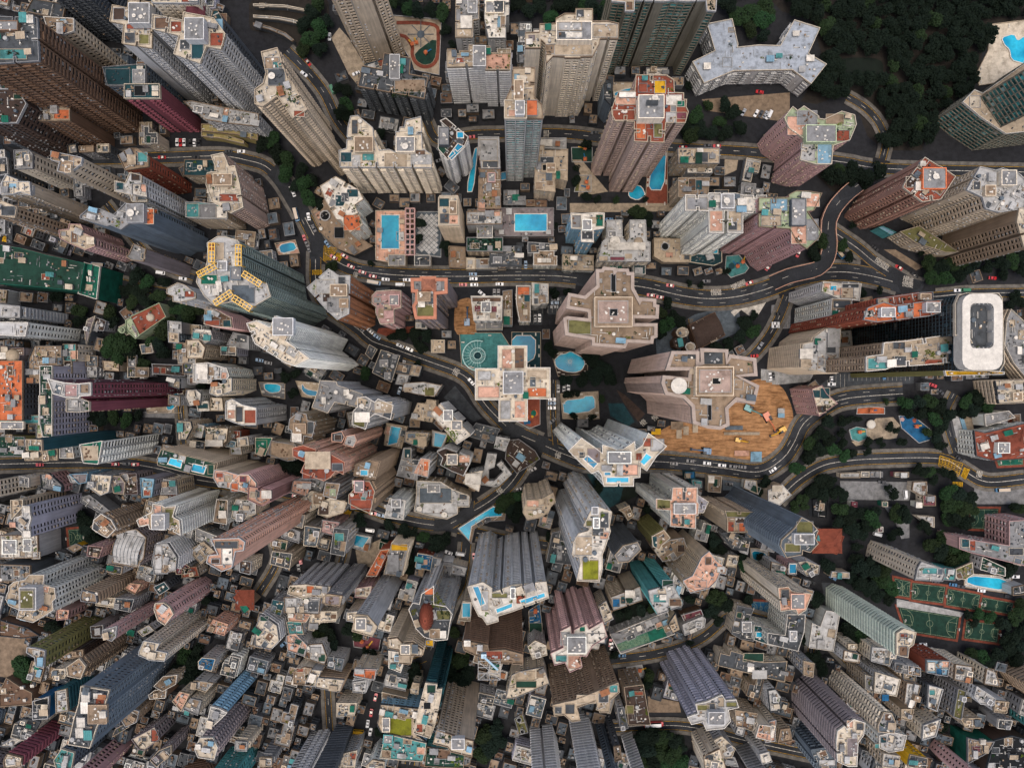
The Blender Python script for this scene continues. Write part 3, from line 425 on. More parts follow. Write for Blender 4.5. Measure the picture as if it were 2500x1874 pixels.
0 450 50 340 180 430 200 560 130 630 0 600|32|lgrey b cream|pale block with a slatted front and white roof walls at a corner|t dgreen 40 350 110 390
150 210 250 230 210 340 130 310|26|grey g dteal|narrow block with a leafy terrace above a street corner|g 150 280 210 320
330 830 420 790 480 800 470 940 330 930|24|cream p tan|cream corner block with a red tiled roof edge|t brick 350 800 420 830
480 810 560 820 510 950 430 940|24|lgrey p cream||
530 880 760 900 720 1000 520 960|24|tan b cream|long slatted beige block in the old quarter|d 580 960 14
630 700 760 720 740 820 620 790|18|lgrey p slate||
860 800 1040 810 1020 895 850 860|28|cream p orange|cream block with an orange roof terrace at a street corner|t orange 940 820 1030 890;s lgrey 860 810 930 850
840 920 960 900 940 1010 840 1000|24|lgrey b lgrey||
700 1100 870 1100 850 1200 700 1210|22|cream p cream|cream block with small square windows beside the main street|
840 470 870 340 960 350 1040 440 1000 515|=1000 515 1190 70|lgrey v1 cream|tall pale slab tower with a boat shaped end beside the street|r cream 3 860 370 950 470
790 320 880 310 870 400 785 385|30|cream p cream||
870 110 1000 90 980 190 860 180|28|pink p cream|cluttered pinkish roofs beside the tall pale slab|d 900 130 12
1330 290 1360 240 1420 250 1440 160 1530 100 1530 250 1640 270 1690 330 1670 400 1650 540 1560 550 1460 520 1390 450|=1690 330 1755 20|lgrey v1 dgrey|tower with a red shell shaped roof among roof gardens|E 1405 255 1530 490;g 1520 150 1630 280;g 1590 300 1680 370;s white 1595 480 1640 540;t orange 1460 110 1530 165;t tan 1500 460 1590 540;g 1340 290 1390 340;t olive 1560 300 1680 380
1470 560 1530 555 1530 610 1470 600|50|cream p yellow|small roof painted yellow beside the red shell roof|
1145 550 1220 540 1270 590 1350 580 1440 640 1430 690 1340 680 1330 760 1240 750 1240 640 1145 620|=1220 540 1330 270|beige b1 cream|beige slab tower with a stepped roof in the bottom middle|r cream 3 1250 600 1330 680;s beige 1240 690 1325 750
1150 650 1230 660 1270 770 1250 830 1150 790|28|blue p white|small block with white and blue roof frames|
1840 100 1960 65 2030 110 2030 160 2212 90 2500 60 2520 185 2212 300 2080 340 2085 385 2000 410 1960 350 1930 340 1880 240|120|lgrey v2 white|grey striped tower with slender pools along its white roof|P 1875 100 1920 95 1978 240 1940 260;P 2285 215 2490 150 2497 180 2300 250;P 2075 290 2210 240 2212 270 2085 320;t olive 2040 150 2170 190;g 2230 90 2320 180;t brick 2250 170 2330 240;t lgrey 1950 130 2010 300;r white 4 2200 110 2240 200
1790 600 1830 570 2000 600 2010 650 2150 640 2300 680 2300 760 2100 750 1910 690 1800 640|78|brown b1 tan|brown and blue banded tower with a white crane frame on its roof|s white 1800 565 1850 610;t brick 1980 650 2130 720;K 1920 740 2110 900
1755 380 1790 220 1860 230 1850 390|45|beige p beige|beige annex with a small teal roof pool|p 1785 240 1850 355
1470 930 1560 940 1550 990 1600 980 1590 1050 1540 1290 1500 1390 1370 1350 1400 1200|=1560 940 1600 560|dteal l1 cream|dark teal ribbed tower with a long white rimmed roof|t dgreen 1480 945 1550 1010;t black 1450 1090 1510 1150;t brick 1390 1280 1440 1350
1540 1440 1570 1340 1690 1380 1760 1400 1870 1430 1860 1550 1690 1510 1660 1470|=1870 1430 1900 930|beige v1 cream|beige grey striped tower with a terraced roof in the bottom middle|r lgrey 4 1690 1410 1800 1500;g 1580 1370 1680 1430
1055 1290 1080 1110 1430 1150 1400 1240 1370 1360 1470 1430 1080 1340|28|blue p beige|blue walled block with a large grass roof|t grass 1155 1230 1345 1380;r cream 3 1090 1230 1155 1350
1120 1365 1470 1445 1440 1600 1075 1570|26|teal c teal|flat teal glass roof at the bottom edge|
1480 1480 1800 1530 1790 1656 1460 1640|24|teal p dgreen|roof garden with brown beds beside the teal glass roof|g 1480 1490 1600 1560;g 1690 1560 1790 1640;t brown 1560 1500 1680 1580
1090 1000 1310 1050 1290 1110 1090 1090|18|beige x tan|plain tan flat roof above the blue walled block|
1110 920 1130 850 1300 890 1290 990 1110 950|18|lgrey p lgrey|wide pale grey roof beside the street|
1340 980 1360 920 1410 930 1400 1020 1340 1010|20|cream p cream||
1330 500 1390 480 1400 560 1340 560|30|grey g grey||
1930 1010 2060 1040 2040 1120 1920 1090|14|lgrey p dgrey||
G 480 1350 640 1330 600 1440 440 1440|70|lgrey w lgrey|tall pale grey slab with stepped balconies at the bottom edge|
G 700 1290 850 1280 830 1380 660 1370|65|dgrey b dgrey|tall charcoal slab at the bottom edge beside the street|
750 1540 870 1510 850 1656 740 1656|24|lgrey g cream||
960 1640 1010 1590 1110 1610 1100 1700 950 1700|26|white p1 cream||
C 1250 1404
420 480 500 440 510 500 540 500 540 470 640 420 660 470 780 400 815 520 690 600 640 690 580 680 600 780 500 825 460 740 370 765 340 670 450 620|=640 420 560 90|pink w2 white|pinkish ribbed tower with white roof boxes in the bottom middle|r white 5 480 530 640 670;t peach 485 690 595 800;t grey 420 490 500 600;g 575 700 605 780;t white 650 500 800 580;t teal 380 690 470 740;t green 585 440 630 480
360 1120 440 1100 540 1080 720 1010 830 960 910 930 920 1000 840 1070 830 1170 760 1170 730 1070 550 1130 580 1240 520 1250 450 1190 370 1200|=830 960 790 610|tan v2 beige|wide tan ribbed slab tower crossed by one green band|t teal 845 945 910 1005;t dgrey 750 1020 830 1090;t dgrey 460 1110 540 1190;t beige 560 1030 720 1100;t dgrey 370 1130 430 1190
0 860 60 830 270 790 320 930 30 1050 -50 1060|20|cream p cream|cream low block with a dark green roof slot|t dgreen 35 910 210 965;t beige 30 825 195 900;s tan 215 830 270 880
850 510 1340 310 1400 500 940 670|12|lgrey p grey|long low block with a striped green roof court|q green 905 595 1310 430 1340 530 930 655;s grey 860 500 940 540
1470 420 1640 350 1670 370 1660 440 1490 515|12|lgrey x lgrey|pale grey roof beside the dark red roof|r lgrey 2 1590 405 1640 450
1460 340 1630 290 1650 340 1490 400|9|brown x maroon|low dark red roof beside the pale grey roof|
1350 420 1410 330 1450 470 1390 495|18|beige p beige||
1590 1110 1680 1090 1810 1030 1840 1080 1930 1070 1950 1130 1860 1150 1880 1250 1830 1310 1680 1325 1650 1250 1550 1275 1520 1220 1610 1190|=1930 1070 1620 630|lilac w2 lgrey|lilac grey ribbed tower with an octagonal roof drum|r lgrey 4 1700 1180 1840 1290;t olive 1600 1115 1700 1160;t beige 1780 1050 1830 1130;t olive 1850 1090 1940 1130;d 1730 1250 10
1950 260 2080 290 2030 420 2080 560 1970 540 1900 500|=1950 260 1890 190|cream p dgrey|cream block with small windows and a dark grey roof|r lgrey 3 1990 400 2070 490
2090 430 2212 450 2250 460 2240 600 2090 550|20|white p dteal|white block with a blue roof pool beside the slatted court|p 2110 490 2175 530
1780 770 1800 670 1880 690 1890 650 2000 680 1990 720 2170 750 2370 740 2350 910 2212 880|14|cream p dgrey|long dark roofed school block with a pale rim|t dgreen 1995 670 2170 740;s lgrey 2080 820 2200 890;s white 2040 790 2090 830
970 960 1130 940 1190 1280 1010 1280|26|tan p dbrown|dark roofed block beside the round playground|t brick 1040 1000 1130 1030;t olive 980 1120 1050 1190
910 1140 960 1130 1000 1310 940 1330|26|lgrey p dgrey|narrow white rimmed block beside the dark roofed block|
880 1480 930 1470 945 1580 890 1600|=930 1470 850 1170|dgrey p tan|long dark flanked slab with a tan sliver of roof|
G 160 1310 340 1290 380 1400 180 1430|85|lgrey b1 lgrey|grey ribbed tower at the bottom edge nearest the spiral garden|
G 490 1190 640 1170 680 1290 520 1310|85|lgrey b1 lgrey|grey ribbed tower at the bottom edge in the middle of three|
G 720 1260 760 1240 820 1370 760 1400|85|slate l slate|slim slate tower at the bottom edge with one balcony stack|
G 950 1380 1030 1350 1060 1450 970 1470|75|lgrey b lgrey|pale ribbed tower at the bottom edge beside the dark wood|
1660 1560 1790 1500 1840 1656 1850 1750 1680 1720|=1660 1560 1570 1340|cream g1 cream|cream tower with rows of windows at the bottom edge|
1750 1420 1810 1390 1920 1490 1890 1560 1830 1560|24|grey g cream||
G 1930 1480 2040 1450 2090 1540 1980 1560|40|grey b grey|grey ribbed block at the bottom edge|
2140 1540 2212 1520 2240 1600 2160 1620|30|lgrey p white||
2110 1390 2140 1290 2230 1300 2230 1420|28|cream g peach||
140 610 200 560 290 600 300 680 180 715|26|lgrey p white|small white rimmed block beside the tan ribbed slab|
750 260 810 220 870 370 800 405|26|cream p cream||
860 190 1100 100 1120 210 880 295|36|beige g1 lgrey|old beige block with a cluttered roof above the green court|t bblue 870 200 930 270;s white 980 130 1060 190;t dteal 940 180 980 240
1180 130 1390 70 1400 100 1470 240 1460 260 1260 330 1200 230|=1390 70 1230 -190|teal b1 lgrey|teal and white block with a stepped pale roof|t teal 1220 160 1330 230;t dgreen 1300 40 1390 90;t brown 1360 200 1460 260;s white 1280 170 1330 210
145 300 240 240 270 540 150 545|6|bblue x bblue|narrow dark blue playground deck between towers|t dgreen 150 410 260 540;s orange 190 290 215 330
20 1230 90 1190 140 1350 60 1370|8|cream x olive|small roof garden with yellow spiral beds|R 60 1240 22;R 90 1340 20
1930 1160 2110 1190 2080 1330 1940 1290|20|beige g tan||
1950 1300 2010 1310 1990 1380 1930 1360|20|lgrey p lgrey||
C 1875 1404
90 110 170 100 200 140 370 160 350 210 320 290 260 330 240 280 110 300|=200 140 -170 -100|cream g1 peach|cream tower with a wide peach roof near the basketball courts|r peach 3 200 160 320 290;t dgrey 110 120 180 200
170 340 310 340 300 480 250 640 0 580 0 500 150 520|30|white v dgrey|white slatted building wrapped around a court|r lgrey 3 190 480 250 570
350 620 380 410 450 440 500 300 620 320 560 650|12|white x lgrey|L shaped building with a plain pale blue roof|s lgrey 430 560 490 630
1110 500 1170 460 1270 490 1250 590 1210 620 1200 700 1110 680|=1110 490 545 35|mint b2 cream|long green striped slab tower beside the sports courts|d 1235 565 20;t brown 1130 610 1200 690;t brick 1140 500 1200 530
2110 100 2212 80 2212 160 2110 170|10|lgrey x dgrey||
600 1340 740 1240 830 1270 820 1370 770 1440 760 1640 690 1640 600 1600 590 1440|=740 1240 300 880|mauve b2 cream|mauve ribbed slab tower near the bottom edge|t peach 680 1250 730 1310;t mauve 680 1400 770 1560;t dgrey 760 1270 820 1330
950 1290 1000 1180 1060 1190 1090 1260 1080 1350 950 1340|=1060 1190 640 790|cream w1 grey|cream slab tower with one yellow stripe|t brown 1005 1190 1060 1250;t slate 960 1300 1070 1350
370 1500 500 1480 580 1600 580 1700 440 1700|=370 1500 200 1270|slate w1 slate|slate blue ridged tower at the bottom edge|t lgrey 440 1590 580 1640
960 1380 1070 1350 1190 1380 1160 1500 1040 1520 960 1480|24|white p lgrey|white partitioned roof below the cream slab tower|t dteal 970 1390 1020 1440;t teal 920 1450 970 1490
1720 1400 1860 1430 1950 1430 1900 1520 1720 1620|=1720 1400 1570 1290|green x tan|building wrapped in dark green netting near the bottom right|t maroon 1760 1470 1830 1520;s white 1840 1420 1880 1460
G 1390 1480 1440 1410 1510 1450 1450 1550|75|pink p pink|pink and white slab tower running off the bottom edge|
1370 730 1560 740 1540 860 1370 830|28|brick g blue|brick sided block with blue and white roof pieces|t peach 1500 740 1560 790;t white 1380 750 1440 820;t bblue 1450 800 1500 860
1620 770 1760 790 1750 920 1610 890|28|cream g lgrey||
1890 810 1960 840 1990 950 1870 930|28|cream g lgrey||
930 840 1130 900 1100 1030 920 1000|28|lgrey v white|pale ribbed block with a white partitioned roof|s bblue 990 1030 1040 1080
1200 930 1310 950 1260 1130 1180 1100|28|tan g lgrey|old block with a narrow white roof and an arched tank|
1390 950 1500 980 1450 1160 1380 1130|28|dgrey g white|old block with a white washed roof and green netting|t teal 1390 985 1440 1030
1780 1040 1800 960 1950 1060 1940 1110 1830 1100|30|lgrey g lgrey||
1150 1150 1250 1150 1230 1250 1150 1230|22|beige p beige||
840 860 920 880 890 1000 840 970|24|beige g grey||
660 650 790 680 780 750 650 730|22|lgrey p white||
690 590 760 590 750 640 690 630|20|cream p cream||
900 620 1090 640 1040 770 890 730|24|cream g lgrey||
310 740 390 760 380 870 310 850|26|grey g tan|small grey block with a boxed roof beside the tree row|
1480 1240 1440 1380 1330 1410 1340 1290|24|cream p white||
1640 980 1700 1000 1660 1230 1600 1210|24|grey g olive||
1960 1080 2070 1090 2050 1180 1950 1170|24|lgrey p beige||
1990 1240 2100 1250 2080 1320 1980 1310|18|grey p dgrey||
1660 1230 1830 1230 1820 1310 1700 1300|22|beige p beige||
1000 1540 1130 1560 1110 1656 990 1640|26|beige g lgrey||
1230 1550 1370 1580 1360 1656 1210 1640|28|yellow g dgrey|ochre block with dark roof wells at the bottom edge|
G 1980 790 2100 740 2212 900 2212 1010 2050 900|35|tan b tan|tan terraced slab at the right edge below the courts|
G 2090 1130 2212 1200 2212 1290 2090 1200|25|teal p teal||
1890 1640 1950 1420 2100 1380 2260 1420 2260 1700 1880 1700|16|dbrown x black|large dark arched roof in the bottom right corner|
0 990 60 980 110 1050 80 1170 20 1170|22|lgrey p lgrey||
10 1260 60 1250 50 1420 -20 1430|24|cream g peach||
110 1330 180 1320 200 1420 90 1440|24|beige g tan||
"""
# blocks of old tenements: four ground corners, then lots along and across, height range
FILL = r"""
C 625 1404
20 620 300 700 300 1656 -60 1656|5 15|16 34
340 740 1040 900 960 1500 320 1330|11 9|14 30
0 -60 280 60 250 330 -40 280|5 5|14 30
860 1100 1010 1060 860 1656 740 1656|3 7|12 26
1140 620 1470 640 1460 1000 1100 980|5 5|12 26
C 0 1404
1850 -100 2230 20 2230 830 1880 560|6 11|14 32
1150 380 1420 330 1260 560 1150 560|4 3|12 24
1280 20 1620 -60 1500 170 1280 180|5 3|12 26
500 1180 620 1190 420 1400 100 1400|4 3|10 20
1280 860 1560 880 1480 1080 1040 1420|4 8|12 24
2160 840 2230 860 2230 1300 2160 1300|2 6|14 26
C 0 936
1600 -60 1960 40 1960 340 1600 320|5 5|12 24
1660 300 2200 400 2200 640 1560 560|7 4|12 26
1310 1330 1900 1250 2040 1400 1660 1656|7 6|12 24
700 770 1460 780 1420 980 780 940|9 3|12 26
360 760 640 820 640 930 360 930|4 2|12 24
C 625 936
60 1080 450 1130 380 1656 -40 1656|6 9|16 32
460 1190 820 1230 700 1656 440 1600|5 7|14 28
1380 1430 1860 1490 1840 1700 1340 1656|6 3|10 20
C 1875 1404
640 560 1330 700 1330 900 640 760|9 3|14 28
1320 660 2000 780 1990 1000 1330 900|9 4|16 30
820 860 1320 920 1280 1300 830 1020|6 6|16 32
1310 920 1700 1000 1620 1440 1300 1300|5 7|16 32
1700 980 2120 1060 2090 1340 1620 1280|6 5|16 30
760 1330 1240 1300 1200 1656 760 1656|6 6|14 28
1200 1350 1420 1420 1380 1656 1200 1656|3 5|14 26
C 1250 1404
1820 880 2230 930 2230 1340 1900 1120|5 6|14 28
1700 1330 2230 1440 2230 1656 1850 1656|6 4|14 28
770 -60 1150 -120 1120 120 830 200|5 4|16 30
-30 1270 130 1380 120 1656 -30 1656|3 5|10 20
C 0 468
1620 1150 2180 1200 2180 1656 1640 1656|6 6|12 26
740 1040 960 1100 900 1440 740 1440|4 6|6 12
820 1420 1640 1440 1640 1600 820 1600|9 2|6 12
C 625 468
1100 1340 1700 1480 1640 1700 1000 1640|7 3|6 12
"""
# flat ground surfaces: kind | colour | polygon | label
PATCH = r"""
C 625 0
lawn|dgreen|-60 -60 620 -60 640 200 560 460 420 480 300 330 0 270 -60 260|
playground|beige|1180 140 1600 175 1580 650 1340 600 1330 500 1210 330|cream playground with a red running loop and a green play corner
paving|beige|650 330 720 240 800 330 960 590 900 620 880 740 800 640|
C 0 0 1.1302
earth|earth|1400 955 1430 925 1520 890 1590 835 1640 815 1690 832 1712 880 1715 920 1690 965 1650 990 1580 998 1480 985 1410 975|
earth|earth|982 650 1020 640 1032 690 1028 728 980 724|
C 625 468
paving|lgrey|1380 170 1600 170 1600 570 1520 560 1380 540|
pooldeck|teal|1760 1220 2120 1220 2300 1500 2120 1560 1880 1540 1780 1500|teal paved garden with a round trellis beside the white cross tower
pooldeck|peach|170 450 340 420 375 530 200 545|peach deck around a small turquoise pool beside the pink tower
paving|brick|1010 1290 1060 1180 1400 1160 1380 1200 1100 1300|
C 1250 0
playground|dgreen|515 1280 690 1280 690 1400 520 1400|dark green play court with white diamonds
playground|olive|570 1520 680 1520 680 1656 540 1656|chequered green and red play court
paving|beige|520 1380 600 1380 830 1656 570 1700 590 1500|
pooldeck|brick|1170 1480 1340 1290 1340 1780 1150 1780|brick deck around a long angular pool
pooldeck|beige|870 720 1080 720 1060 830 880 850|tan deck around a curved teal pool
paving|beige|1840 1340 1960 1340 1940 1470 1830 1520|
paving|tan|1640 860 2400 800 2400 1060 1700 960|
C 1875 0
lawn|olive|590 500 1000 500 990 700 590 690|
pooldeck|cream|1900 220 2230 180 2230 640 2140 690 1820 740 1800 640 1900 440|cream terrace around a free form turquoise pool in the top right corner
C 1250 468
playground|teal|1850 560 1960 550 2040 660 2010 700 1890 740 1840 690|teal playground with orange slides beside the pink tower
pooldeck|dteal|0 1215 245 1215 245 1520 150 1520 0 1400|dark deck around a chequered blue pool behind the white cross tower
pooldeck|dbrown|340 1390 650 1380 650 1570 400 1590|brown deck around a scalloped blue pool
paving|slate|1580 1060 1740 1020 1960 1020 1990 1200 1700 1320 1500 1400 1250 1420 1240 1260|
paving|white|1890 1040 1980 970 2060 980 2060 930 2180 890 2210 930 2130 1060 2060 1080 1980 1020 1920 1075|
paving|beige|500 100 1400 100 1400 170 500 180|
parking|dgrey|310 900 480 900 440 1060 310 1060|
parking|dgrey|150 980 280 980 260 1150 150 1150|
C 1875 468
parking|dgrey|600 1560 1260 1560 1260 1656 400 1700|
parking|lgrey|-60 1530 400 1560 360 1640 -60 1680|
parking|grey|30 980 200 960 190 1180 20 1190|
lawn|dgreen|1200 300 1500 320 1480 470 1300 440|
paving|tan|1000 500 1100 500 1340 650 1280 680|
paving|grey|2050 1150 2300 1350 2300 1656 2180 1656 2050 1350|
C 0 936
pooldeck|beige|1270 190 1590 60 1560 250 1280 250|cream deck with a kidney shaped pool beside the maroon slab
paving|grey|1220 240 1570 250 1540 300 1220 290|
court|dgreen|590 1260 740 1250 760 1390 600 1400|small dark green court behind the silver arched roof
parking|dgrey|450 960 900 960 1000 1060 500 1090|
C 625 936
pooldeck|grey|30 -10 250 0 250 130 60 100|grey deck around an oval teal pool
pooldeck|beige|350 -20 560 0 540 130 400 110|cream deck around a curved turquoise pool
paving|dgrey|1620 120 1720 20 1950 300 1880 330|
paving|grey|1380 1170 1700 1190 1560 1240 1370 1210|
paving|beige|860 1440 1080 1340 1060 1600 880 1560|
C 1250 936
playground|brick|0 130 240 125 240 350 150 385 0 300|many coloured play court at the foot of the white cross tower
pooldeck|beige|420 90 740 70 750 300 680 310 440 300|beige deck around a wide teal pool
paving|dteal|640 760 850 800 960 900 930 1020 830 1080 760 1000|
lawn|dgreen|960 890 1040 880 1095 970 930 1030|
paving|dteal|830 170 960 170 1060 330 1000 370 850 280|
paving|dbrown|900 50 980 100 1150 260 1090 330 960 160|
parking|slate|310 30 380 30 370 330 310 320|
paving|slate|1820 830 2000 820 2000 920 1820 920|
pooldeck|lgrey|2060 1420 2212 1430 2212 1550 2060 1540|pale deck around a blue pool below the beige block
C 1875 936
paving|beige|930 300 1080 290 1140 360 1110 470 1040 480 940 470 840 520 760 540 720 500 850 470 850 390|
playground|teal|700 400 760 375 840 390 850 470 780 500 720 480|round teal play area beside the white dome
playground|bblue|1130 280 1260 290 1400 400 1400 480 1300 510 1220 440 1150 380|blue and teal play area with a sand circle
playground|orange|770 210 870 200 1000 210 1000 260 765 260|orange and blue play strip below the curved road
court|dgreen|1750 1080 1990 1080 1970 1260 1740 1250|green ball court with a red border beside the pink school
court|green|1970 650 2200 600 2200 700 1990 710|small green court below the red tiled building
paving|grey|620 840 1240 850 1220 1010 630 1000|
paving|beige|1650 260 1760 300 1780 420 1800 600 1740 600 1690 480|
paving|grey|1780 860 2212 830 2212 1040 1780 1040|
paving|grey|1000 1060 1100 1060 1220 1180 1220 1330 1150 1340 1100 1200|
C 0 1404
paving|tan|-60 480 240 520 240 700 140 850 60 880 -60 860|
C 625 1404
playground|maroon|840 510 1080 530 1060 640 850 610|dark red playground beside the tree clump
C 1250 1404
playground|lgrey|990 790 1120 770 1150 870 1020 890|pale plaza with a round green play spot
lawn|dgreen|1060 1310 1500 1310 1480 1656 1110 1656|
lawn|dgreen|880 250 1240 200 1260 330 900 470|
court|bblue|2060 220 2230 230 2230 340 2080 330|dark blue court behind the cream block
paving|tan|1170 1040 1440 1090 1460 1180 1180 1180|
C 1875 1404
court|dgreen|1090 20 1230 50 1220 190 1100 170|green ball court at the end of the upper row
court|dgreen|1245 60 1535 95 1510 240 1235 205|green basketball court nearest the striped slab
court|dgreen|1550 110 1835 165 1810 300 1535 255|green basketball court below the lap pool
court|dgreen|1850 185 2120 235 2095 335 1830 290|green basketball court farthest right
court|dgreen|1120 270 1650 355 1620 550 1190 480|wide green football court
court|dgreen|1710 390 2000 420 1980 580 1690 540|small green football court beside the wide one
paving|lgrey|1110 200 1690 320 1660 360 1110 270|
pooldeck|lgrey|1700 -20 2100 10 2090 150 1690 95|grey deck around a bright blue lap pool
paving|dgrey|460 60 540 60 560 300 500 300|
"""
# ground level water: colour | polygon | label
POOLS = r"""
C 625 0
1890 1290 1915 1280 1875 1656 1820 1656|long thin turquoise pool between two narrow blocks
C 1250 0
1305 1290 1330 1280 1310 1640 1180 1640 1200 1480|long angular pool below the pink and cream tower
880 810 960 780 1040 765 1030 800 960 800 900 840|curved teal pool behind the pink and cream tower
1010 1640 1060 1600 1120 1620 1150 1690 1080 1730 1010 1700|round pale children's pool beside the tall pink tower
C 1875 0
2015 330 2120 300 2150 360 2210 320 2260 330 2260 570 2190 545 2100 520 2085 430 2040 390|free form turquoise pool in the top right corner
C 625 468
200 465 325 435 355 500 220 535|small turquoise pool beside the pink cruciform tower
C 1250 468
365 1460 410 1410 470 1400 500 1380 540 1400 600 1430 630 1480 600 1540 540 1560 460 1550 390 1520|scalloped blue pool with a white star on its floor
0 1245 200 1245 200 1430 120 1480 0 1440|chequered blue pool behind the white cross tower
C 1250 0
-110 1500 0 1480 0 1540 -110 1560|small turquoise play pool among the towers
C 0 936
1440 190 1490 110 1510 80 1560 90 1550 160 1490 225 1450 225|kidney shaped turquoise pool beside the maroon slab
C 625 936
75 0 215 10 210 70 130 80 80 50|oval teal pool left of the middle
400 0 430 50 540 70 530 105 450 100 400 60|curved turquoise pool beside the grey ridged tower
C 1250 936
440 150 620 130 630 110 710 110 715 230 450 270|wide teal pool above the white fan shaped tower
2070 1440 2190 1460 2200 1530 2080 1520|blue pool below the beige block with orange squares
C 1875 1404
1720 0 2060 30 2050 130 1715 70|bright blue lap pool above the basketball courts
"""
# carriageways: width (photo px) | line style | points
ROADS = r"""
C 0 0
30|c|200 1370 700 1375 1400 1365 1900 1350 2150 1390 2300 1440 2420 1560 2520 1720 2600 1860
C 0 0 1.1302
36|c|603 378 640 432 665 482 685 520 702 546 730 566 770 583 830 592 900 596 1000 597 1100 595 1200 596 1265 603
44|c|1265 603 1330 612 1400 622 1470 638 1530 645 1590 641 1650 626 1710 604 1770 590 1830 588 1890 598 1940 612 1990 627
30|c|685 520 682 560 684 620 705 660 745 690 778 714 803 736 853 754 928 781 990 804 1020 828 1050 875 1106 932
40|c|1106 932 1156 953 1226 983 1280 998 1400 996 1470 1000 1560 1010 1640 1018 1690 990 1715 955 1735 915 1780 880 1830 860 1950 850
30|c|1156 962 1106 1040 1060 1080 1000 1115 960 1133 900 1128 840 1112 790 1095 720 1080 640 1066 553 1053 425 1035 349 1013 274 1001 175 998 0 1002
26|d|960 1133 1030 1150 1110 1168 1200 1180
30|c|1680 1080 1720 1040 1770 1008 1820 996 1900 990 2030 990 2080 1015 2130 1040 2212 1034
22|d|2065 975 2050 930 2042 890 2060 850
24|d|1150 288 1080 290 1020 292 960 302
22|d|880 180 905 230 925 270 940 300 990 320
26|d|620 110 660 150 700 200 730 260 770 310
26|d|1150 288 1250 292 1400 315 1500 322 1610 328 1740 340
28|c|1700 332 1780 345 1830 352 1920 365 2212 372
20|d|1830 210 1870 235 1900 270 1912 310 1905 345
30|c|1795 498 1850 535 1900 575 1990 627
24|d|1700 640 1680 690 1650 740 1600 790 1560 800
24|c|1935 618 2000 640 2090 634 2212 632
18|d|760 1060 748 1120 742 1200 700 1330 690 1400 705 1460 712 1560 720 1658
26|d|1015 1080 1000 1240 975 1300 935 1390 915 1460 905 1530 885 1650
22|d|850 1450 960 1400
24|d|1310 1425 1420 1410 1510 1380 1575 1330 1620 1330 1720 1360
24|c|1320 1570 1420 1565 1500 1570 1620 1600 1760 1630
18|d|1840 1640 1760 1540 1750 1420 1770 1370 1850 1440 1980 1480 2100 1500
16|d|390 860 400 980 420 1040
18|d|230 440 330 560 420 600
22|d|0 545 120 570 300 620 420 640 520 660
20|d|1480 690 1500 820 1560 860
16|d|1195 820 1195 900 1200 960
20|d|460 1070 560 1120 600 1200 560 1280
"""
FLYOVER = r"""
C 1875 468
34|780 -60 700 0 620 80 560 160 520 260 515 330 530 420 530 520 500 610 440 660 330 690 200 720 60 780
"""
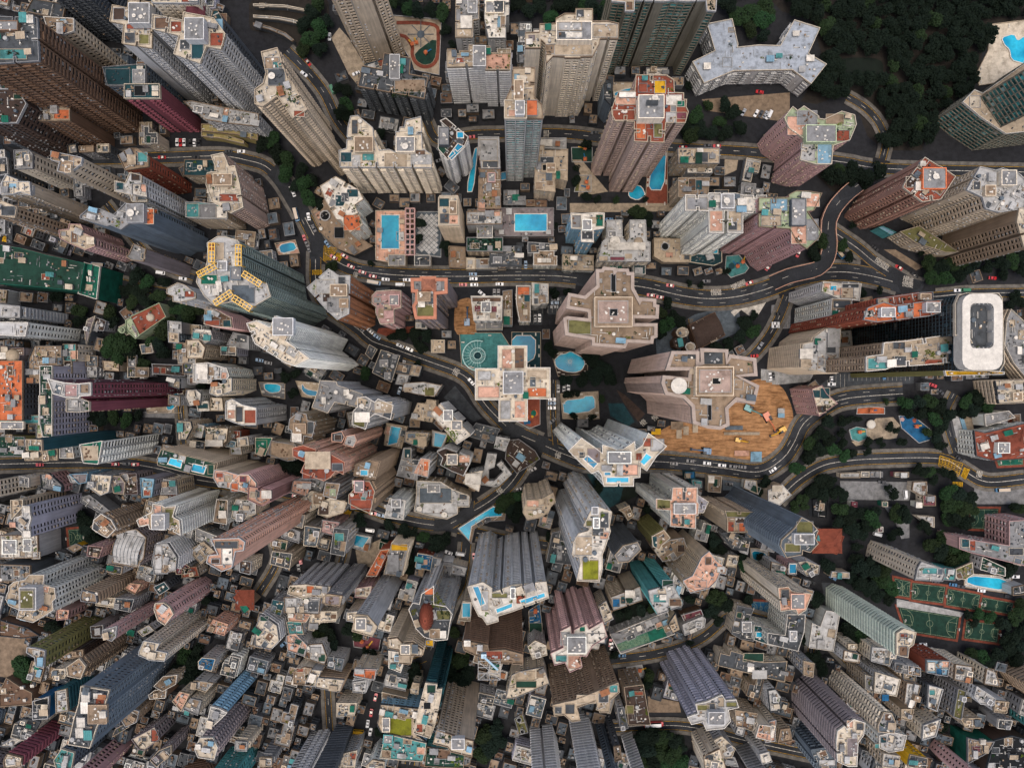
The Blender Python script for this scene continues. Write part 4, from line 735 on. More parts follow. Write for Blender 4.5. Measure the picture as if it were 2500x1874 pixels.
# trees: x y radius (crop px)
TREES = r"""
C 0 468
1080 770 70;1190 740 80;1280 790 75;1100 860 70;1220 880 85;1330 850 80;1400 780 60;1160 960 70;1290 960 75;1380 910 70;1560 1020 80;1640 1080 85;1580 1130 80;1700 1010 70;1520 960 60;1450 1190 110;960 1050 70;980 1120 60;1000 1290 100;1090 1340 110;960 1360 80;1160 1390 90;1050 1420 80;1330 1290 70;1390 1320 70;1240 1480 70;1400 1400 60;700 1020 70;680 1110 60;500 900 60
C 625 0
500 130 90;430 220 80;560 250 85;480 340 90;420 430 80;560 420 70;620 180 60;540 60 80;800 800 60;720 760 60;790 900 70;740 980 70;800 1020 60;60 1250 90;150 1220 80;60 1370 90;180 1330 90;280 1390 80;120 1470 90;260 1500 80;390 1480 70;430 1580 80;340 1600 70;500 1560 60;900 1060 40;1080 1150 50;1640 250 60;1620 120 80;1500 90 70;1400 80 70;1300 60 70;1700 380 40;1280 20 70;1200 20 60
C 1250 0
60 60 80;150 120 80;240 60 80;330 140 70;420 60 80;500 40 80;600 30 70;700 60 80;780 130 70;820 60 70;1880 70 80;1960 150 90;2060 110 90;2160 180 90;2200 70 90;2060 260 70;2170 300 60;1840 30 70;1580 1000 80;1620 1120 90;1540 1170 80;1500 1100 70;1840 900 70;1900 980 80;1800 1040 60;1700 900 50;1720 1140 70;1850 1160 80;1960 1110 70;1560 640 50;1530 740 40;640 1250 50;560 1560 50;560 1450 40
C 625 468
470 60 80;540 110 60;420 20 60;650 640 60;720 660 70;790 690 50;1420 280 60;1400 400 50;1630 460 50;1650 510 45;1260 1230 60;1380 1230 70;1480 1250 60;1420 1330 70;1450 1400 70;1230 1200 50;1400 1500 45;950 1570 60;1180 1250 50;260 1600 60;340 1570 50;990 610 35
C 1250 468
1080 190 80;1160 230 70;1050 260 50;640 50 50;740 70 40;900 60 40;1160 60 35;370 280 35;60 760 45;130 770 40;360 870 50;480 860 40;1350 960 55;1280 1050 60;1390 1080 80;1500 1060 70;1340 1160 80;1470 1140 60;1290 1230 60;310 1330 50;350 1400 50;700 1440 90;780 1520 90;850 1590 80;700 1600 80;600 1620 70;470 1620 60;2020 1130 80;2080 1200 70;1960 1250 70;1870 1320 60;1760 1330 60;2090 1070 50;1980 960 35;1860 690 40;1540 790 35;1640 800 35
C 1875 468
450 430 70;500 400 50;400 560 60;380 500 50;640 460 60;700 560 50;740 290 40;1380 620 70;1480 660 75;1580 640 80;1680 620 80;1780 620 70;1420 740 75;1540 740 70;1640 720 70;1700 680 60;1440 850 60;1390 800 55;2020 640 70;2120 600 75;2180 680 70;2060 720 50;2180 560 60;2150 900 55;2110 960 50;2190 950 50;1340 520 40;1500 470 40;820 860 50;960 850 40;1990 580 60;1900 640 60
C 0 936
820 290 60;900 320 70;1000 290 70;1100 320 70;1180 280 50;1750 30 60;720 1200 80;760 1260 80;700 1150 60;850 1360 70;800 1320 60
C 625 936
300 720 70;360 740 60;250 700 60;910 1190 75;1150 1210 60;1300 1270 70;1370 1290 50;1450 1330 60;1540 1290 90;1600 1350 90;1560 1380 80;2080 950 80;2150 1010 90;2190 920 70;2120 1080 60;2200 1080 60;1860 1310 45;1330 1500 60;1320 1600 60;1340 1440 40;320 90 50;1270 460 30;380 1110 30;2190 1140 40
C 1250 936
40 980 60;60 1080 70;30 1150 60;760 880 60;730 940 40;490 90 50;570 80 40;770 130 40;540 280 40;700 290 40;320 1330 50;350 1400 40;2180 850 60;2150 930 50;1750 1350 70;1800 1420 60;1740 1420 50;1980 1500 60;2000 1580 60;2140 1490 40;1180 1080 50
C 1875 936
290 430 70;360 500 80;440 420 80;500 330 70;420 560 80;300 560 80;220 620 80;160 680 75;340 620 80;520 480 75;560 560 70;640 520 60;100 720 70;240 720 70;620 220 60;700 180 50;760 160 45;860 150 50;960 150 50;1040 160 40;640 320 60;720 310 50;780 310 45;640 420 50;560 260 50;880 510 55;960 490 45;1000 530 40;1060 370 55;1110 400 45;1150 510 55;1180 170 80;1280 150 85;1380 160 90;1480 200 90;1560 260 70;1200 250 70;1320 260 85;1430 310 85;1510 360 70;1460 470 60;1500 530 55;1400 420 60;1700 150 70;1790 130 75;1880 180 75;1780 230 70;1700 250 55;1920 120 65;440 830 70;540 840 70;380 920 75;480 960 75;580 930 65;300 1010 60;640 970 60;230 1070 55;320 1060 50;620 1090 75;680 1160 80;600 1180 70;720 1230 75;800 1130 75;880 1160 85;840 1230 80;940 1130 60;1090 1100 70;1170 1120 75;1120 1170 60;1200 1180 60;740 1300 70;820 1300 60;700 1100 60;1080 950 55;1050 900 40;1540 930 85;1640 950 90;1720 990 80;1560 1040 90;1680 1080 90;1760 1080 70;1600 1160 85;1700 1180 80;1540 1180 60;1340 1210 60;1390 1270 50;1060 1310 50;1130 1290 50;1400 1380 80;1500 1350 80;1480 1450 90;1590 1420 90;1560 1520 90;1660 1500 80;1640 1580 70;800 1580 90;900 1600 90;1000 1610 80;760 1520 70;880 1540 70;500 1560 70;540 1600 60;1290 740 60;1400 760 60;1500 760 50;1600 800 50;1440 830 50;1340 760 50;2170 1090 60;2140 1060 50;2050 1610 70;2120 1590 60;760 1400 50;1050 600 40;860 590 50;740 600 60;650 620 60
C 0 1404
230 790 120;440 440 60;480 460 50;1580 700 80;1660 740 80;1560 800 80;1650 840 80;1600 880 70;1700 640 60;1760 840 60;1780 220 50;1840 200 40
C 625 1404
520 480 70;590 440 70;550 540 75;640 500 75;600 590 60;680 600 60;660 660 55;790 480 60;860 520 60;800 430 45;940 680 50;1020 680 50;1380 830 80;1340 900 70;1330 780 60;1750 740 100;1820 830 90;1700 850 90;1780 900 80;1700 500 60;1970 1380 90;2060 1330 90;2000 1480 90;2100 1420 80;1950 1560 80;1420 170 50;1080 1350 60
C 1250 1404
1760 200 90;1840 260 80;1720 320 70;1780 380 60;1640 540 55;1660 590 45;920 770 50;1190 870 60;1170 940 55;1220 730 45;1110 770 40;1540 580 40;2040 220 60;920 330 50;1010 330 50;1120 300 60;1200 290 50;1540 210 50;1100 1380 80;1200 1400 90;1300 1380 90;1400 1400 80;1160 1500 90;1270 1520 90;1380 1520 90;1460 1480 70;1220 1620 90;1340 1630 90;1440 1600 80;1120 1600 70;890 700 45
C 1875 1404
780 50 80;880 80 85;980 60 85;1050 110 80;940 160 80;1050 200 70;840 130 60;720 20 60;430 220 70;400 180 55;700 440 80;800 490 80;880 540 70;680 500 70;720 560 60;940 580 50;320 560 50;380 700 60;450 760 60;480 830 50;430 700 50;1740 340 50;1830 350 60;1920 360 60;1990 400 55;1780 410 45;2060 420 70;2140 350 80;2180 460 80;2100 540 80;2180 600 80;2060 620 80;1960 660 80;2120 700 80;1840 700 70;1900 740 60;1760 660 60;2190 250 60;1520 1310 55;1420 1210 40
"""
# forest floor polygons filled with trees: polygon | spacing m
WOODS = r"""
C 1875 0
-40 -60 2230 -60 2230 180 1930 200 1860 400 1830 620 1790 740 1480 960 1400 1080 1330 1300 1000 1300 860 1180 780 960 640 820 420 900 280 880 380 720 480 540 380 180 120 100|9.5
380 1480 640 1420 1000 1500 820 1656 560 1656|8.5
"""
# vehicles: x y heading(deg clockwise from right) type
CARS = r"""
C 0 0
1530 1230 90 w;1560 1232 90 r;1590 1230 90 w;1680 1233 90 w;1645 1233 90 k;1720 1233 90 k;1975 1310 0 k;2085 1310 0 w;1400 1362 0 t;1690 1360 0 k
C 625 0
635 318 90 w;450 540 55 t;415 640 40 w;865 635 -20 w;660 775 65 G;1860 1185 -8 r;1585 1385 -20 k;310 1640 65 w
C 1250 0
715 1148 0 k;1690 1258 0 k;1770 1262 0 t;1480 1275 0 t;2000 970 -60 s;2110 980 -60 w;2150 985 -60 k;2190 990 -60 s;2210 1000 -60 w;2140 795 10 r
C 1875 0
15 990 -65 v;1360 1395 -25 s
C 0 468
1390 700 8 v;1580 750 8 w;850 632 5 L
C 625 468
325 10 75 w;455 215 80 w;350 200 75 L;500 318 65 k;420 405 70 r;432 435 70 k;455 490 75 k;615 450 55 b;672 565 30 t;765 555 30 t;820 645 25 t;920 695 18 t;1010 730 12 t;1120 758 5 w;1305 762 0 w;1020 785 10 L;1245 803 0 v;1875 712 0 b;1880 752 0 w;1790 803 0 r;1885 803 0 w;2105 798 0 w;1950 878 40 w;2060 875 90 k;2095 875 90 k;985 1200 40 w;1045 1252 35 b;1245 1330 25 s;1325 1360 25 w;905 1185 45 k;1275 1490 -80 w;1272 1540 -80 w;30 1455 10 b;105 1478 10 k;1860 1640 50 w
C 1250 468
1365 810 8 t;1198 895 8 t;1278 912 8 t;1680 773 0 k;2050 788 -25 t;2210 650 -60 t;375 928 0 k;370 960 0 b;365 995 0 k;200 1090 90 k;238 1090 90 w;2145 1330 -55 s;2095 1418 -5 r;50 630 90 k;118 630 90 b;840 240 0 b
C 1875 468
262 535 -65 t;425 597 -10 s;15 635 -60 t;265 710 -5 b;610 530 50 L;1130 655 30 t;1270 720 35 k;925 490 40 k;65 1138 0 w;65 1163 0 w;90 1055 0 k;20 1595 85 w;45 1592 85 k;548 1628 90 w;1005 1590 90 b;1940 745 5 r;1700 850 0 G;1640 853 0 w
C 0 936
998 695 0 t;1170 697 0 t;1095 692 0 k;495 1440 85 w;485 1330 85 b;345 700 0 r;1030 985 40 k
C 625 936
345 970 8 t;1010 1120 5 t;985 1265 10 v;1075 1135 12 b;1240 60 -70 b;385 1525 85 r;510 850 -70 b;1665 1460 20 w;1765 1470 8 v;1885 1495 80 r;1140 1060 0 k;370 1590 80 k
C 1250 936
400 45 90 k;450 40 90 k;488 40 90 s;345 137 0 w;345 170 0 b;345 210 0 w;350 322 -40 k;1540 668 5 k;1685 687 5 w;1815 705 5 w;1910 715 5 k;1990 720 5 k;1725 860 0 k;1725 895 0 k;1875 868 5 k;180 745 -30 k;1400 690 5 k;70 910 -20 k
C 1875 936
42 745 -35 w;1185 955 85 v;1425 15 20 r;1490 70 40 k;550 5 0 w;985 850 0 k;945 1300 15 v;2020 915 -3 L;1650 650 40 k
C 625 1404
1033 1050 -75 t;995 1185 -82 t;965 1280 -82 w;988 1350 -80 w;240 590 -40 b;880 1345 5 Y
C 1250 1404
850 580 95 t;860 610 95 w;870 645 95 k;1220 1275 -3 U;950 690 0 b
C 1875 1404
375 60 20 k;1450 52 5 k;1600 80 8 b;1670 95 8 k;1845 130 8 w;2080 180 5 k;560 20 30 b;1100 810 5 k;1185 825 5 w;1250 840 5 r;1320 850 5 k;820 755 5 k;1270 640 85 k;1220 610 85 k;1340 595 0 w;1410 870 8 k;2140 10 0 w
"""
# ================================================================ helpers
RNG = random.Random(7)

def W(nx, ny, z=0.0):
    k = PX * (HC - z) / HC
    return ((nx - CX) * k, (CY - ny) * k)

class Crop:
    ox = oy = 0.0
    s = 625.0 / 2212.0
def setcrop(line):
    a = [float(v) for v in line.split()[1:]]
    Crop.ox, Crop.oy = a[0], a[1]
    Crop.s = a[2] if len(a) > 2 else 625.0 / 2212.0
def N(x, y):
    return (Crop.ox + x * Crop.s, Crop.oy + y * Crop.s)
def P(x, y, z=0.0):
    return W(*N(x, y), z)
def nums(s):
    return [float(v) for v in s.split()]
def pts(a, z=0.0):
    return [P(a[i], a[i + 1], z) for i in range(0, len(a) - 1, 2)]
def rect_pts(a, z=0.0):
    x0, y0, x1, y1 = a[:4]
    return [P(x0, y1, z), P(x1, y1, z), P(x1, y0, z), P(x0, y0, z)]

HEX = dict(cream='cfc2ac', beige='b5a48c', tan='94806a', brown='6e5644', dbrown='463830', grey='8b8b8a', lgrey='b5b4b0',
           dgrey='4b4f52', white='dfd8ca', pink='b99690', dpink='a5827f', mauve='847a79', red='a3262a', maroon='76424a',
           brick='8c4a37', orange='c46c44', peach='cda088', teal='4d8c8a', dteal='20454b', green='176450', dgreen='1d4033',
           pgreen='a3b08e', blue='7fa3b5', bblue='205e86', lilac='a6a4ad', slate='5f6970', yellow='d0a020', olive='6f6c42',
           black='15181a', grass='7d7f1e', earth='a67c54', rust='9c6a4a', rustb='8f6c5c', khaki='9a8c5a', rose='ab9486', bronze='6f6a5c', steel='95948f', pinkgrey='ad9d90', mint='b6bfae', ink='3a4448', frame='76827a', salmon='bd7f64', cool='a2a9b0')
WORDS = dict(cream='cream', beige='beige', tan='tan', brown='brown', dbrown='dark brown', grey='grey', lgrey='pale grey',
             dgrey='dark grey', white='white', pink='pink', dpink='dusky pink', mauve='mauve', red='red', maroon='dark red',
             brick='brick red', orange='orange', peach='peach', teal='teal', dteal='dark teal', green='green',
             dgreen='dark green', pgreen='pale green', blue='pale blue', bblue='navy blue', lilac='lilac', slate='slate',
             yellow='ochre', olive='olive', black='black', grass='grassy', earth='earthen', rust='rusty', rustb='rust brown', khaki='khaki', rose='pinkish beige', bronze='bronze', steel='steel grey', pinkgrey='pinkish grey', mint='pale mint', ink='ink grey', frame='grey green', salmon='salmon', cool='cool grey')
def lin(h, k=1.0):
    o = []
    for i in (0, 2, 4):
        c = int(h[i:i + 2], 16) / 255.0
        c = c / 12.92 if c <= 0.04045 else ((c + 0.055) / 1.055) ** 2.4
        o.append(min(1.0, c * k))
    return (*o, 1.0)

MATS = {}
def mat(key, kind='wall'):
    """procedural material: colour key + kind of surface"""
    nm = f'{kind}_{key}'
    if nm in MATS:
        return MATS[nm]
    m = bpy.data.materials.new(nm)
    MATS[nm] = m
    m.use_nodes = True
    t = m.node_tree
    L = t.links.new
    b = t.nodes['Principled BSDF']
    nn = t.nodes.new
    geo = nn('ShaderNodeNewGeometry')
    info = nn('ShaderNodeObjectInfo')
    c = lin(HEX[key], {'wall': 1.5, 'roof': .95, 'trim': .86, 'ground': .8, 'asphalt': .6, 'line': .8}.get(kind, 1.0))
    def noise(scale, detail=3.0, vec=None, rough=0.6):
        n = nn('ShaderNodeTexNoise')
        n.inputs['Scale'].default_value = scale
        n.inputs['Detail'].default_value = detail
        n.inputs['Roughness'].default_value = rough
        L(vec or geo.outputs['Position'], n.inputs['Vector'])
        return n.outputs['Fac']
    def ramp(fac, stops):
        r = nn('ShaderNodeValToRGB')
        e = r.color_ramp.elements
        e[0].position, e[0].color = stops[0]
        e[1].position, e[1].color = stops[1]
        for p, cc in stops[2:]:
            x = e.new(p)
            x.color = cc
        L(fac, r.inputs[0])
        return r.outputs[0]
    def mul(a, bb, fac=1.0):
        x = nn('ShaderNodeMix')
        x.data_type = 'RGBA'
        x.blend_type = 'MULTIPLY'
        x.inputs[0].default_value = fac
        L(a, x.inputs[6])
        L(bb, x.inputs[7])
        return x.outputs[2]
    def g(v):
        return (v, v, v, 1)
    rgb = nn('ShaderNodeRGB')
    rgb.outputs[0].default_value = c
    col = rgb.outputs[0]
    b.inputs['Roughness'].default_value = 0.85
    b.inputs['Specular IOR Level'].default_value = 0.25
    if kind == 'wall':
        # rain streaks: noise squeezed sideways, plus blotches and per building tint
        mp = nn('ShaderNodeMapping')
        mp.inputs['Scale'].default_value = (1.1, 1.1, 0.05)
        L(geo.outputs['Position'], mp.inputs['Vector'])
        col = mul(col, ramp(noise(1.0, 4, mp.outputs[0]), [(0.3, g(0.74)), (0.62, g(1.04))]))
        col = mul(col, ramp(noise(0.12, 3), [(0.3, g(0.85)), (0.7, g(1.1))]))
        col = mul(col, ramp(info.outputs['Random'], [(0.0, g(0.86)), (1.0, g(1.06))]))
    elif kind in ('roof', 'ground', 'trim'):
        lo = {'roof': 0.68, 'ground': 0.45, 'trim': 0.75}[kind]
        col = mul(col, ramp(noise(0.35, 6, rough=0.7), [(0.32, g(lo)), (0.66, g(1.06))]))
        col = mul(col, ramp(noise(2.4, 4), [(0.3, g(0.88)), (0.65, g(1.03))]))
        if kind == 'roof':
            col = mul(col, ramp(noise(0.22, 7, rough=0.65), [(0.34, (0.58, 0.57, 0.55, 1)), (0.5, g(1.0))]))
            col = mul(col, ramp(info.outputs['Random'], [(0.0, g(0.8)), (1.0, g(1.1))]))
        bump = nn('ShaderNodeBump')
        bump.inputs['Strength'].default_value = 0.3
        bump.inputs['Distance'].default_value = 0.1
        L(noise(3.0, 3), bump.inputs['Height'])
        L(bump.outputs[0], b.inputs['Normal'])
    elif kind == 'soil':
        mp = nn('ShaderNodeMapping')
        mp.inputs['Scale'].default_value = (0.12, 0.9, 1.0)
        mp.inputs['Rotation'].default_value = (0, 0, 0.12)
        L(geo.outputs['Position'], mp.inputs['Vector'])
        col = mul(col, ramp(noise(1.0, 6, mp.outputs[0], .7), [(0.34, (0.42, 0.36, 0.3, 1)), (0.56, g(1.0)), (0.72, (1.25, 1.2, 1.1, 1))]))
        col = mul(col, ramp(noise(0.3, 6, rough=.7), [(0.3, g(0.6)), (0.6, g(1.08))]))
    elif kind == 'glass':
        # each pane its own tone: curtains, blinds, dark rooms
        sn = nn('ShaderNodeVectorMath')
        sn.operation = 'SNAP'
        sn.inputs[1].default_value = (1.7, 1.7, 3.1)
        L(geo.outputs['Position'], sn.inputs[0])
        wn = nn('ShaderNodeTexWhiteNoise')
        wn.noise_dimensions = '3D'
        L(sn.outputs[0], wn.inputs['Vector'])
        d = lin(HEX[key], 0.30)
        e = lin(HEX[key], 0.65)
        col = ramp(wn.outputs['Value'], [(0.0, (d[0] * .25, d[1] * .25, d[2] * .25, 1)), (0.55, (d[0] * .6, d[1] * .6, d[2] * .6, 1)), (0.82, d), (0.94, e), (1.0, (0.38, 0.36, 0.32, 1))])
        b.inputs['Roughness'].default_value = 0.25
        b.inputs['Specular IOR Level'].default_value = 0.35
    elif kind == 'water':
        col = mul(col, ramp(noise(0.5, 2), [(0.3, g(0.85)), (0.7, g(1.1))]))
        col = mul(col, ramp(noise(0.07, 1), [(0.42, (0.45, 0.72, 0.85, 1)), (0.56, g(1.15))]))
        b.inputs['Roughness'].default_value = 0.12
        b.inputs['Specular IOR Level'].default_value = 0.12
        bump = nn('ShaderNodeBump')
        bump.inputs['Strength'].default_value = 0.15
        L(noise(1.5, 3), bump.inputs['Height'])
        L(bump.outputs[0], b.inputs['Normal'])
    elif kind == 'leaf':
        col = mul(col, ramp(noise(1.3, 3), [(0.3, g(0.5)), (0.7, g(1.35))]))
        hs = nn('ShaderNodeHueSaturation')
        mr = nn('ShaderNodeMapRange')
        mr.inputs['To Min'].default_value = 0.46
        mr.inputs['To Max'].default_value = 0.53
        L(info.outputs['Random'], mr.inputs['Value'])
        L(mr.outputs[0], hs.inputs['Hue'])
        mv = nn('ShaderNodeMapRange')
        mv.inputs['To Min'].default_value = 0.6
        mv.inputs['To Max'].default_value = 1.25
        L(info.outputs['Random'], mv.inputs['Value'])
        L(mv.outputs[0], hs.inputs['Value'])
        L(col, hs.inputs['Color'])
        col = hs.outputs[0]
        b.inputs['Specular IOR Level'].default_value = 0.15
    elif kind == 'net':
        col = mul(col, ramp(noise(0.25, 4), [(0.3, g(0.5)), (0.7, g(1.2))]))
        wv = nn('ShaderNodeTexWave')
        wv.bands_direction = 'Z'
        wv.inputs['Scale'].default_value = 0.33
        wv.inputs['Distortion'].default_value = 1.5
        L(geo.outputs['Position'], wv.inputs['Vector'])
        col = mul(col, ramp(wv.outputs['Fac'], [(0.0, g(0.7)), (0.4, g(1.0))]))
    elif kind == 'paint':
        b.inputs['Roughness'].default_value = 0.3
        b.inputs['Specular IOR Level'].default_value = 0.5
        b.inputs['Coat Weight'].default_value = 0.4
    elif kind == 'line':
        col = mul(col, ramp(noise(1.2, 5, rough=.7), [(0.38, g(0.3)), (0.56, g(1.0))]))
    elif kind == 'asphalt':
        col = mul(col, ramp(noise(0.05, 5), [(0.3, g(0.6)), (0.7, g(1.35))]))
        vo = nn('ShaderNodeTexVoronoi')
        vo.inputs['Scale'].default_value = 0.09
        L(geo.outputs['Position'], vo.inputs['Vector'])
        col = mul(col, ramp(vo.outputs['Color'], [(0.2, g(0.75)), (0.8, g(1.2))]))
        col = mul(col, ramp(noise(1.6, 5), [(0.3, g(0.7)), (0.7, g(1.3))]))
    L(col, b.inputs['Base Color'])
    return m

HEX.update(asph='3a3d41', glassy='3d5a60', glassb='33404a', glasst='66cfc8', glassw='4a4238', water='2a9fba', waterd='1d86a0', glassgn='2f9c78', leafd='121e15', leafm='22351d', leafy='5a6420',
           soil='2f2a24', street='2b2c2f', white2='e8e5de', taxi='b01820', carw='d8d8d6', cark='1b1d20', carb='1f5f86', cars='8c9094',
           carG='1d6b45', carY='c99a20', pave='7a756d', tyre='101010', water2='35b4c8')

class MB:
    """collects faces, then becomes one mesh object"""
    def __init__(s):
        s.v, s.f, s.m = [], [], []
    def quad(s, a, b, c, d, m=0):
        n = len(s.v)
        s.v += [a, b, c, d]
        s.f.append((n, n + 1, n + 2, n + 3))
        s.m.append(m)
    def tri(s, a, b, c, m=0):
        n = len(s.v)
        s.v += [a, b, c]
        s.f.append((n, n + 1, n + 2))
        s.m.append(m)
    def face(s, poly, z, m=0):
        n = len(s.v)
        s.v += [(x, y, z) for x, y in poly]
        for t in tessellate_polygon([[Vector((x, y, 0)) for x, y in poly]]):
            a, b, c = t
            (ax, ay), (bx, by), (cx, cy) = poly[a], poly[b], poly[c]
            if (bx - ax) * (cy - ay) - (by - ay) * (cx - ax) < 0:
                b, c = c, b
            s.f.append((n + a, n + b, n + c))
            s.m.append(m)
    def sides(s, poly, z0, z1, m=0, out=True):
        n = len(poly)
        for i in range(n):
            (ax, ay), (bx, by) = poly[i], poly[(i + 1) % n]
            if out:
                s.quad((ax, ay, z0), (bx, by, z0), (bx, by, z1), (ax, ay, z1), m)
            else:
                s.quad((bx, by, z0), (ax, ay, z0), (ax, ay, z1), (bx, by, z1), m)
    def prism(s, poly, z0, z1, m=0, mtop=None):
        s.sides(poly, z0, z1, m)
        s.face(poly, z1, m if mtop is None else mtop)
    def box(s, cx, cy, z0, sx, sy, h, ang=0.0, m=0, mtop=None):
        c, sn = math.cos(ang), math.sin(ang)
        p = [(cx + x * c - y * sn, cy + x * sn + y * c) for x, y in ((-sx / 2, -sy / 2), (sx / 2, -sy / 2), (sx / 2, sy / 2), (-sx / 2, sy / 2))]
        z1 = z0 + h
        for i in range(4):
            (ax, ay), (bx, by) = p[i], p[(i + 1) % 4]
            s.quad((ax, ay, z0), (bx, by, z0), (bx, by, z1), (ax, ay, z1), m)
        s.quad(*[(x, y, z1) for x, y in p], m if mtop is None else mtop)
    def cyl(s, cx, cy, z0, r, h, n=12, m=0, r2=None, cap=True):
        r2 = r if r2 is None else r2
        a = [(math.cos(2 * math.pi * i / n), math.sin(2 * math.pi * i / n)) for i in range(n)]
        for i in range(n):
            (x, y), (u, v) = a[i], a[(i + 1) % n]
            s.quad((cx + x * r, cy + y * r, z0), (cx + u * r, cy + v * r, z0), (cx + u * r2, cy + v * r2, z0 + h), (cx + x * r2, cy + y * r2, z0 + h), m)
        if cap:
            s.face([(cx + x * r2, cy + y * r2) for x, y in a], z0 + h, m)
    def bar(s, a, b, w, h, m=0):
        """horizontal-ish bar from a to b (3d), width w, height h"""
        a, b = Vector(a), Vector(b)
        d = (b - a)
        if d.length < 1e-6:
            return
        d.normalize()
        sd = Vector((-d.y, d.x, 0))
        if sd.length < 1e-4:
            sd = Vector((1, 0, 0))
        sd.normalize()
        up = d.cross(sd) * -1
        if up.z < 0:
            up = -up
        q = lambda p, i, j: tuple(p + sd * (w / 2 * i) + up * (h / 2 * j))
        A = [q(a, -1, -1), q(a, 1, -1), q(a, 1, 1), q(a, -1, 1)]
        B = [q(b, -1, -1), q(b, 1, -1), q(b, 1, 1), q(b, -1, 1)]
        for i in range(4):
            j = (i + 1) % 4
            s.quad(A[j], A[i], B[i], B[j], m)
        s.quad(*A, m)
        s.quad(*B[::-1], m)
    def build(s, name, mats, parent=None, smooth=False):
        if not s.f:
            return None
        me = bpy.data.meshes.new(name)
        me.from_pydata(s.v, [], s.f)
        if not isinstance(mats, (list, tuple)):
            mats = [mats]
        for m in mats:
            me.materials.append(m)
        if len(mats) > 1:
            me.polygons.foreach_set('material_index', s.m)
        if smooth:
            me.polygons.foreach_set('use_smooth', [True] * len(s.f))
        o = bpy.data.objects.new(name, me)
        COL.objects.link(o)
        if parent is not None:
            o.parent = parent
            o.location = [-parent.location[i] for i in range(3)]
        return o

def empty(name, x, y, z=0.0):
    o = bpy.data.objects.new(name, None)
    o.empty_display_size = 1.0
    o.location = (x, y, z)
    COL.objects.link(o)
    return o
def tag(o, label, cat, group=None):
    o['label'] = label
    o['category'] = cat
    if group:
        o['group'] = group
    return o
def structure(o):
    o['kind'] = 'structure'
    return o
def stuff(o):
    if o:
        o['kind'] = 'stuff'
    return o

def area(p):
    return 0.5 * sum(p[i][0] * p[(i + 1) % len(p)][1] - p[(i + 1) % len(p)][0] * p[i][1] for i in range(len(p)))
def ccw(p):
    return p if area(p) > 0 else p[::-1]
def inside(x, y, p):
    r = False
    j = len(p) - 1
    for i in range(len(p)):
        xi, yi = p[i]
        xj, yj = p[j]
        if (yi > y) != (yj > y) and x < (xj - xi) * (y - yi) / (yj - yi) + xi:
            r = not r
        j = i
    return r
def centroid(p):
    return (sum(x for x, y in p) / len(p), sum(y for x, y in p) / len(p))
def offset(p, d):
    """mitred offset, d > 0 grows a ccw polygon"""
    n = len(p)
    out = []
    for i in range(n):
        ax, ay = p[i - 1]
        bx, by = p[i]
        cx, cy = p[(i + 1) % n]
        u = Vector((bx - ax, by - ay))
        v = Vector((cx - bx, cy - by))
        if u.length < 1e-6 or v.length < 1e-6:
            out.append((bx, by))
            continue
        u.normalize()
        v.normalize()
        nu, nv = Vector((u.y, -u.x)), Vector((v.y, -v.x))
        m = nu + nv
        k = 1 + nu.dot(nv)
        m = m / max(k, 0.35)
        out.append((bx + m.x * d, by + m.y * d))
    return out
def cleanpoly(p):
    q = []
    for a in p:
        if not q or math.hypot(a[0] - q[-1][0], a[1] - q[-1][1]) > 0.15:
            q.append(a)
    if math.hypot(q[0][0] - q[-1][0], q[0][1] - q[-1][1]) <= 0.15:
        q.pop()
    return ccw(q)
def main_angle(p):
    best = (0, 0.0)
    for i in range(len(p)):
        (ax, ay), (bx, by) = p[i], p[(i + 1) % len(p)]
        l = math.hypot(bx - ax, by - ay)
        if l > best[0]:
            best = (l, math.atan2(by - ay, bx - ax))
    return best[1]
def notched(p, lvl):
    """cut light wells into the long edges, as in most of these towers"""
    A = area(p)
    per = sum(math.hypot(p[i][0] - p[i - 1][0], p[i][1] - p[i - 1][1]) for i in range(len(p)))
    if A / per < 2.2:
        return p
    dep = min(2.6, 0.55 * A / per)
    sp = 10.5 if lvl == 1 else 7.0
    out = []
    n = len(p)
    for i in range(n):
        (ax, ay), (bx, by) = p[i], p[(i + 1) % n]
        out.append((ax, ay))
        l = math.hypot(bx - ax, by - ay)
        k = int(l / sp)
        if l < 8.5 or k < 1:
            continue
        ux, uy = (bx - ax) / l, (by - ay) / l
        nx, ny = -uy, ux
        wd = 1.9
        for j in range(1, k + 1):
            t = l * j / (k + 1)
            for tt, dd in ((t - wd / 2, 0), (t - wd / 2, dep), (t + wd / 2, dep), (t + wd / 2, 0)):
                out.append((ax + ux * tt + nx * dd, ay + uy * tt + ny * dd))
    return out

